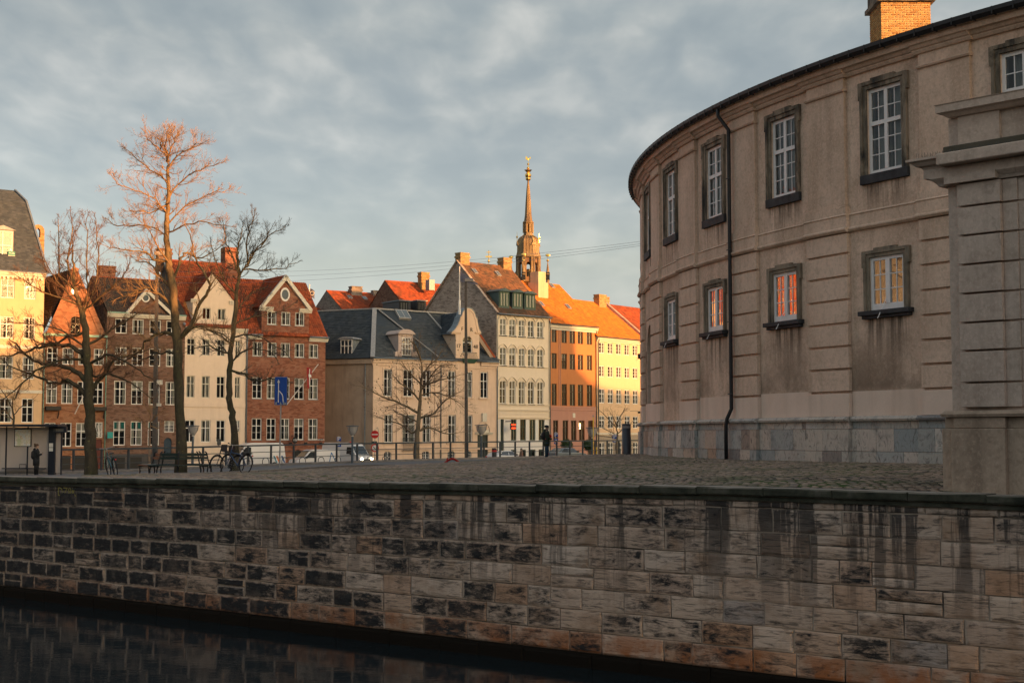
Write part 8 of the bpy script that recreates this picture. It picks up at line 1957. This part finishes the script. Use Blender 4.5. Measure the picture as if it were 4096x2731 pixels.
def person(label, px_, D, zb, rz, h, coat, legs, shoe, hat=None, hair=None, arms='pockets', coat_z=(.42, .82), bag=None):
    """local +x is the way the person faces; heights in units of body height h"""
    p = at(px_, 1800, D); t = thing('person', label, 'person', (p.x, D, zb), rz); k = h
    sh, hp = .815 * k, .52 * k
    hand = {'pockets': ((.02, .145), (.05, .21, .60), (.10, .12, .50)), 'phone': ((.02, .13), (.03, .17, .63), (.16, .06, .68)), 'hold': ((.02, .14), (.03, .19, .62), (.14, .08, .60))}[arms]
    J = [((0, 0, hp), .085 * k * .9), ((0, 0, .66 * k), .075 * k), ((-.005, 0, .78 * k), .085 * k), ((0, 0, .845 * k), .032 * k), ((.01 * k, 0, .89 * k), .052 * k), ((.018 * k, 0, .945 * k), .055 * k), ((.012 * k, 0, .985 * k), .03 * k)]
    E = [(0, 1), (1, 2), (2, 3), (3, 4), (4, 5), (5, 6)]
    J.append(((.075 * k, 0, .915 * k), .012 * k)); E.append((4, 7))      # nose
    for s in (-1, 1):
        b = len(J); J += [((0, s * .105 * k, sh), .036 * k), ((hand[1][0] * k, s * hand[1][1] * k * .72, hand[1][2] * k), .028 * k), ((hand[2][0] * k, s * hand[2][1] * k, hand[2][2] * k), .02 * k)]; E += [(2, b), (b, b + 1), (b + 1, b + 2)]
        w_ = J[b + 2][0]
        for q in range(5):      # fingers
            J.append(((w_[0] + .035 * k, w_[1] + (q - 2) * .009 * k, w_[2] + (.006 if q else -.012) * k - .004 * q * k), .006 * k)); E.append((b + 2, len(J) - 1))
        b = len(J); f = s * .02; J += [((0, s * .05 * k, .48 * k), .058 * k), ((.01 * k + f * k, s * .052 * k, .27 * k), .042 * k), ((-.01 * k + f * k, s * .052 * k, .045 * k), .026 * k), ((.07 * k + f * k, s * .058 * k, .018 * k), .02 * k)]; E += [(0, b), (b, b + 1), (b + 1, b + 2), (b + 2, b + 3)]
    skin_body(t, J, E)
    for s in (-1, 1):
        f = s * .02; loft([(f * k * .8, s * .05 * k, .05 * k, .043 * k, .036 * k), (.01 * k + f * k, s * .052 * k, .27 * k, .055 * k, .05 * k), (0, s * .05 * k, .50 * k, .075 * k, .068 * k)], 10).build('trouser_leg', legs, t, smooth=True)
        loft([(.03 * k + f * k, s * .055 * k, 0, .075 * k, .034 * k), (.03 * k + f * k, s * .055 * k, .03 * k, .07 * k, .032 * k), (f * k, s * .053 * k, .065 * k, .036 * k, .034 * k)], 10).build('shoe', shoe, t, smooth=True)
        MB().tube([(0, s * .105 * k, sh + .008 * k), (hand[1][0] * k * .6, s * hand[1][1] * k * .72, (sh + hand[1][2] * k) / 2), (hand[1][0] * k, s * hand[1][1] * k * .74, hand[1][2] * k), (hand[2][0] * k * .95, s * (hand[2][1]) * k, hand[2][2] * k)], [.048 * k, .046 * k, .040 * k, .030 * k], 10).build('sleeve', coat, t, smooth=True)
    z0, z1 = coat_z[0] * k, .85 * k
    loft([(0, 0, z0, .098 * k, .118 * k), (0, 0, (z0 + hp) / 2 + .02, .10 * k, .116 * k), (0, 0, .60 * k, .092 * k, .108 * k), (0, 0, .72 * k, .09 * k, .118 * k), (-.003 * k, 0, .80 * k, .082 * k, .122 * k), (0, 0, .835 * k, .06 * k, .075 * k), (.002 * k, 0, .868 * k, .048 * k, .05 * k)], 16).build('coat', coat, t, smooth=True)
    for s in (-1, 1): MB().ellipsoid((.012 * k, s * .058 * k, .925 * k), (.012 * k, .008 * k, .02 * k), 7, 5).build('ear', M_SKIN, t); MB().ellipsoid((.068 * k, s * .022 * k, .935 * k), (.006 * k, .008 * k, .005 * k), 6, 4).build('eye', M_BLACK, t)
    if hair:
        loft([(-.03 * k, 0, .90 * k, .045 * k, .05 * k), (-.012 * k, 0, .93 * k, .07 * k, .066 * k), (-.002 * k, 0, .97 * k, .068 * k, .064 * k), (.0, 0, 1.0 * k, .035 * k, .035 * k)], 12).build('hair', hair, t, smooth=True); MB().ellipsoid((-.055 * k, 0, .99 * k), (.028 * k, .028 * k, .028 * k), 8, 6).build('hair_bun', hair, t, smooth=True)
    if hat: loft([(.005 * k, 0, .935 * k, .073 * k, .068 * k), (.005 * k, 0, .965 * k, .074 * k, .068 * k), (0, 0, .99 * k, .06 * k, .056 * k), (0, 0, 1.005 * k, .02 * k, .02 * k)], 12).build('knit_hat', hat, t, smooth=True)
    return t, k
M_GRNC = plain('dark_green_coat', (.035, .045, .03), .85, var=.2); M_JEAN = plain('blue_jeans', (.02, .05, .085), .85, var=.2); M_BLKC = plain('black_padded_coat', (.014, .015, .017), .7, var=.3, scale=9)
t, k = person('man in dark green coat and knit hat wearing a black backpack', 2186, 75, g1(at(2186, 1800, 75).x, 75), R(12), 1.80, M_GRNC, M_JEAN, M_BLACK, hat=plain('navy_knit', (.01, .02, .03), .9), arms='hold', coat_z=(.40, .82))
bp_ = loft([(-.17, 0, 1.02, .06, .14), (-.19, 0, 1.1, .11, .17), (-.18, 0, 1.32, .11, .17), (-.15, 0, 1.46, .06, .13), (-.13, 0, 1.48, .03, .08)], 14).build('backpack', M_BLKC, t, smooth=True); MB().box(-.31, -.295, -.05, .05, 1.28, 1.35).build('backpack_patch', M_SWH, bp_)
for s in (-1, 1): MB().tube([(-.1, s * .1, 1.46), (.02, s * .12, 1.5), (.12, s * .12, 1.4), (.13, s * .13, 1.2), (-.1, s * .17, 1.08)], .018, 6).build('strap', M_SRED if s < 0 else M_BLACK, bp_)
MB().ellipsoid((.20, -.02, 1.22), (.08, .12, .1), 10, 7).build('red_bag', plain('red_fabric', (.5, .02, .02), .7), t)
loft([(-.05, 0, 1.46, .09, .10), (-.09, 0, 1.53, .08, .10), (-.08, 0, 1.6, .04, .07)], 12).build('hood', M_GRNC, t, smooth=True)
t, k = person('woman in black padded coat looking at her phone by the shelter', 146, 72.3, g1(at(146, 1800, 72.3).x, 72.3), R(20), 1.63, M_BLKC, M_BLACK, M_BLACK, hair=plain('brown_hair', (.08, .045, .025), .8), arms='phone', coat_z=(.33, .82))
for i in range(7): z = .56 + i * .11; MB().lathe([(.176, z - .03), (.187, z), (.176, z + .03)], 16).build('quilt_ring', M_BLKC, t, smooth=True); LAST[0].scale = (.88, 1.02, 1)
loft([(.0, 0, 1.34, .085, .085), (.01, 0, 1.40, .095, .09), (.005, 0, 1.45, .075, .075)], 12).build('scarf', plain('beige_scarf', (.40, .29, .20), .9), t, smooth=True); MB().box(.30, .315, -.04, .04, 1.08, 1.22).build('phone', M_BLACK, t)
loft([(-.16, 0, .85, .05, .12), (-.18, 0, .95, .09, .15), (-.17, 0, 1.2, .09, .15), (-.14, 0, 1.3, .05, .1)], 12).build('backpack', M_BLACK, t, smooth=True)
loft([(-.06, 0, 1.30, .09, .10), (-.1, 0, 1.36, .075, .09), (-.08, 0, 1.42, .03, .06)], 10).build('hood', M_BLKC, t, smooth=True)
t, k = person('person in pinkish brown coat walking beyond the railing', 2086, 150, ZST + .25, R(200), 1.70, plain('pinkish_coat', (.24, .14, .10), .85), M_DGREY, M_BLACK, hat=plain('grey_cap', (.06, .065, .07), .8), arms='pockets', coat_z=(.45, .82))
# raised pavement where the far walker and cars stand
mb = MB(); mb.add([(*at(1950, 1800, 140).xy, ZST + .27), (*at(2420, 1800, 140).xy, ZST + .27), (*at(2420, 1800, 166).xy, ZST + .27), (*at(1950, 1800, 160).xy, ZST + .27)], [(0, 1, 2, 3)])

# faint yellow scrawl sprayed on the quay wall
p = on_plane(270, 1968, (-14.76, 41.0), (-.618, -.786)); an = math.atan2(-.618, .786); sg = text('DZ8K', .34, plain('faded_yellow_paint', (.26, .22, .07), .9), None, p + Vector((-.618, -.786, 0)) * .02, (PI / 2, 0, an), .001, 'paint_scrawl'); tag(sg, 'faint yellow paint scrawl on the canal wall, far left', 'graffiti')
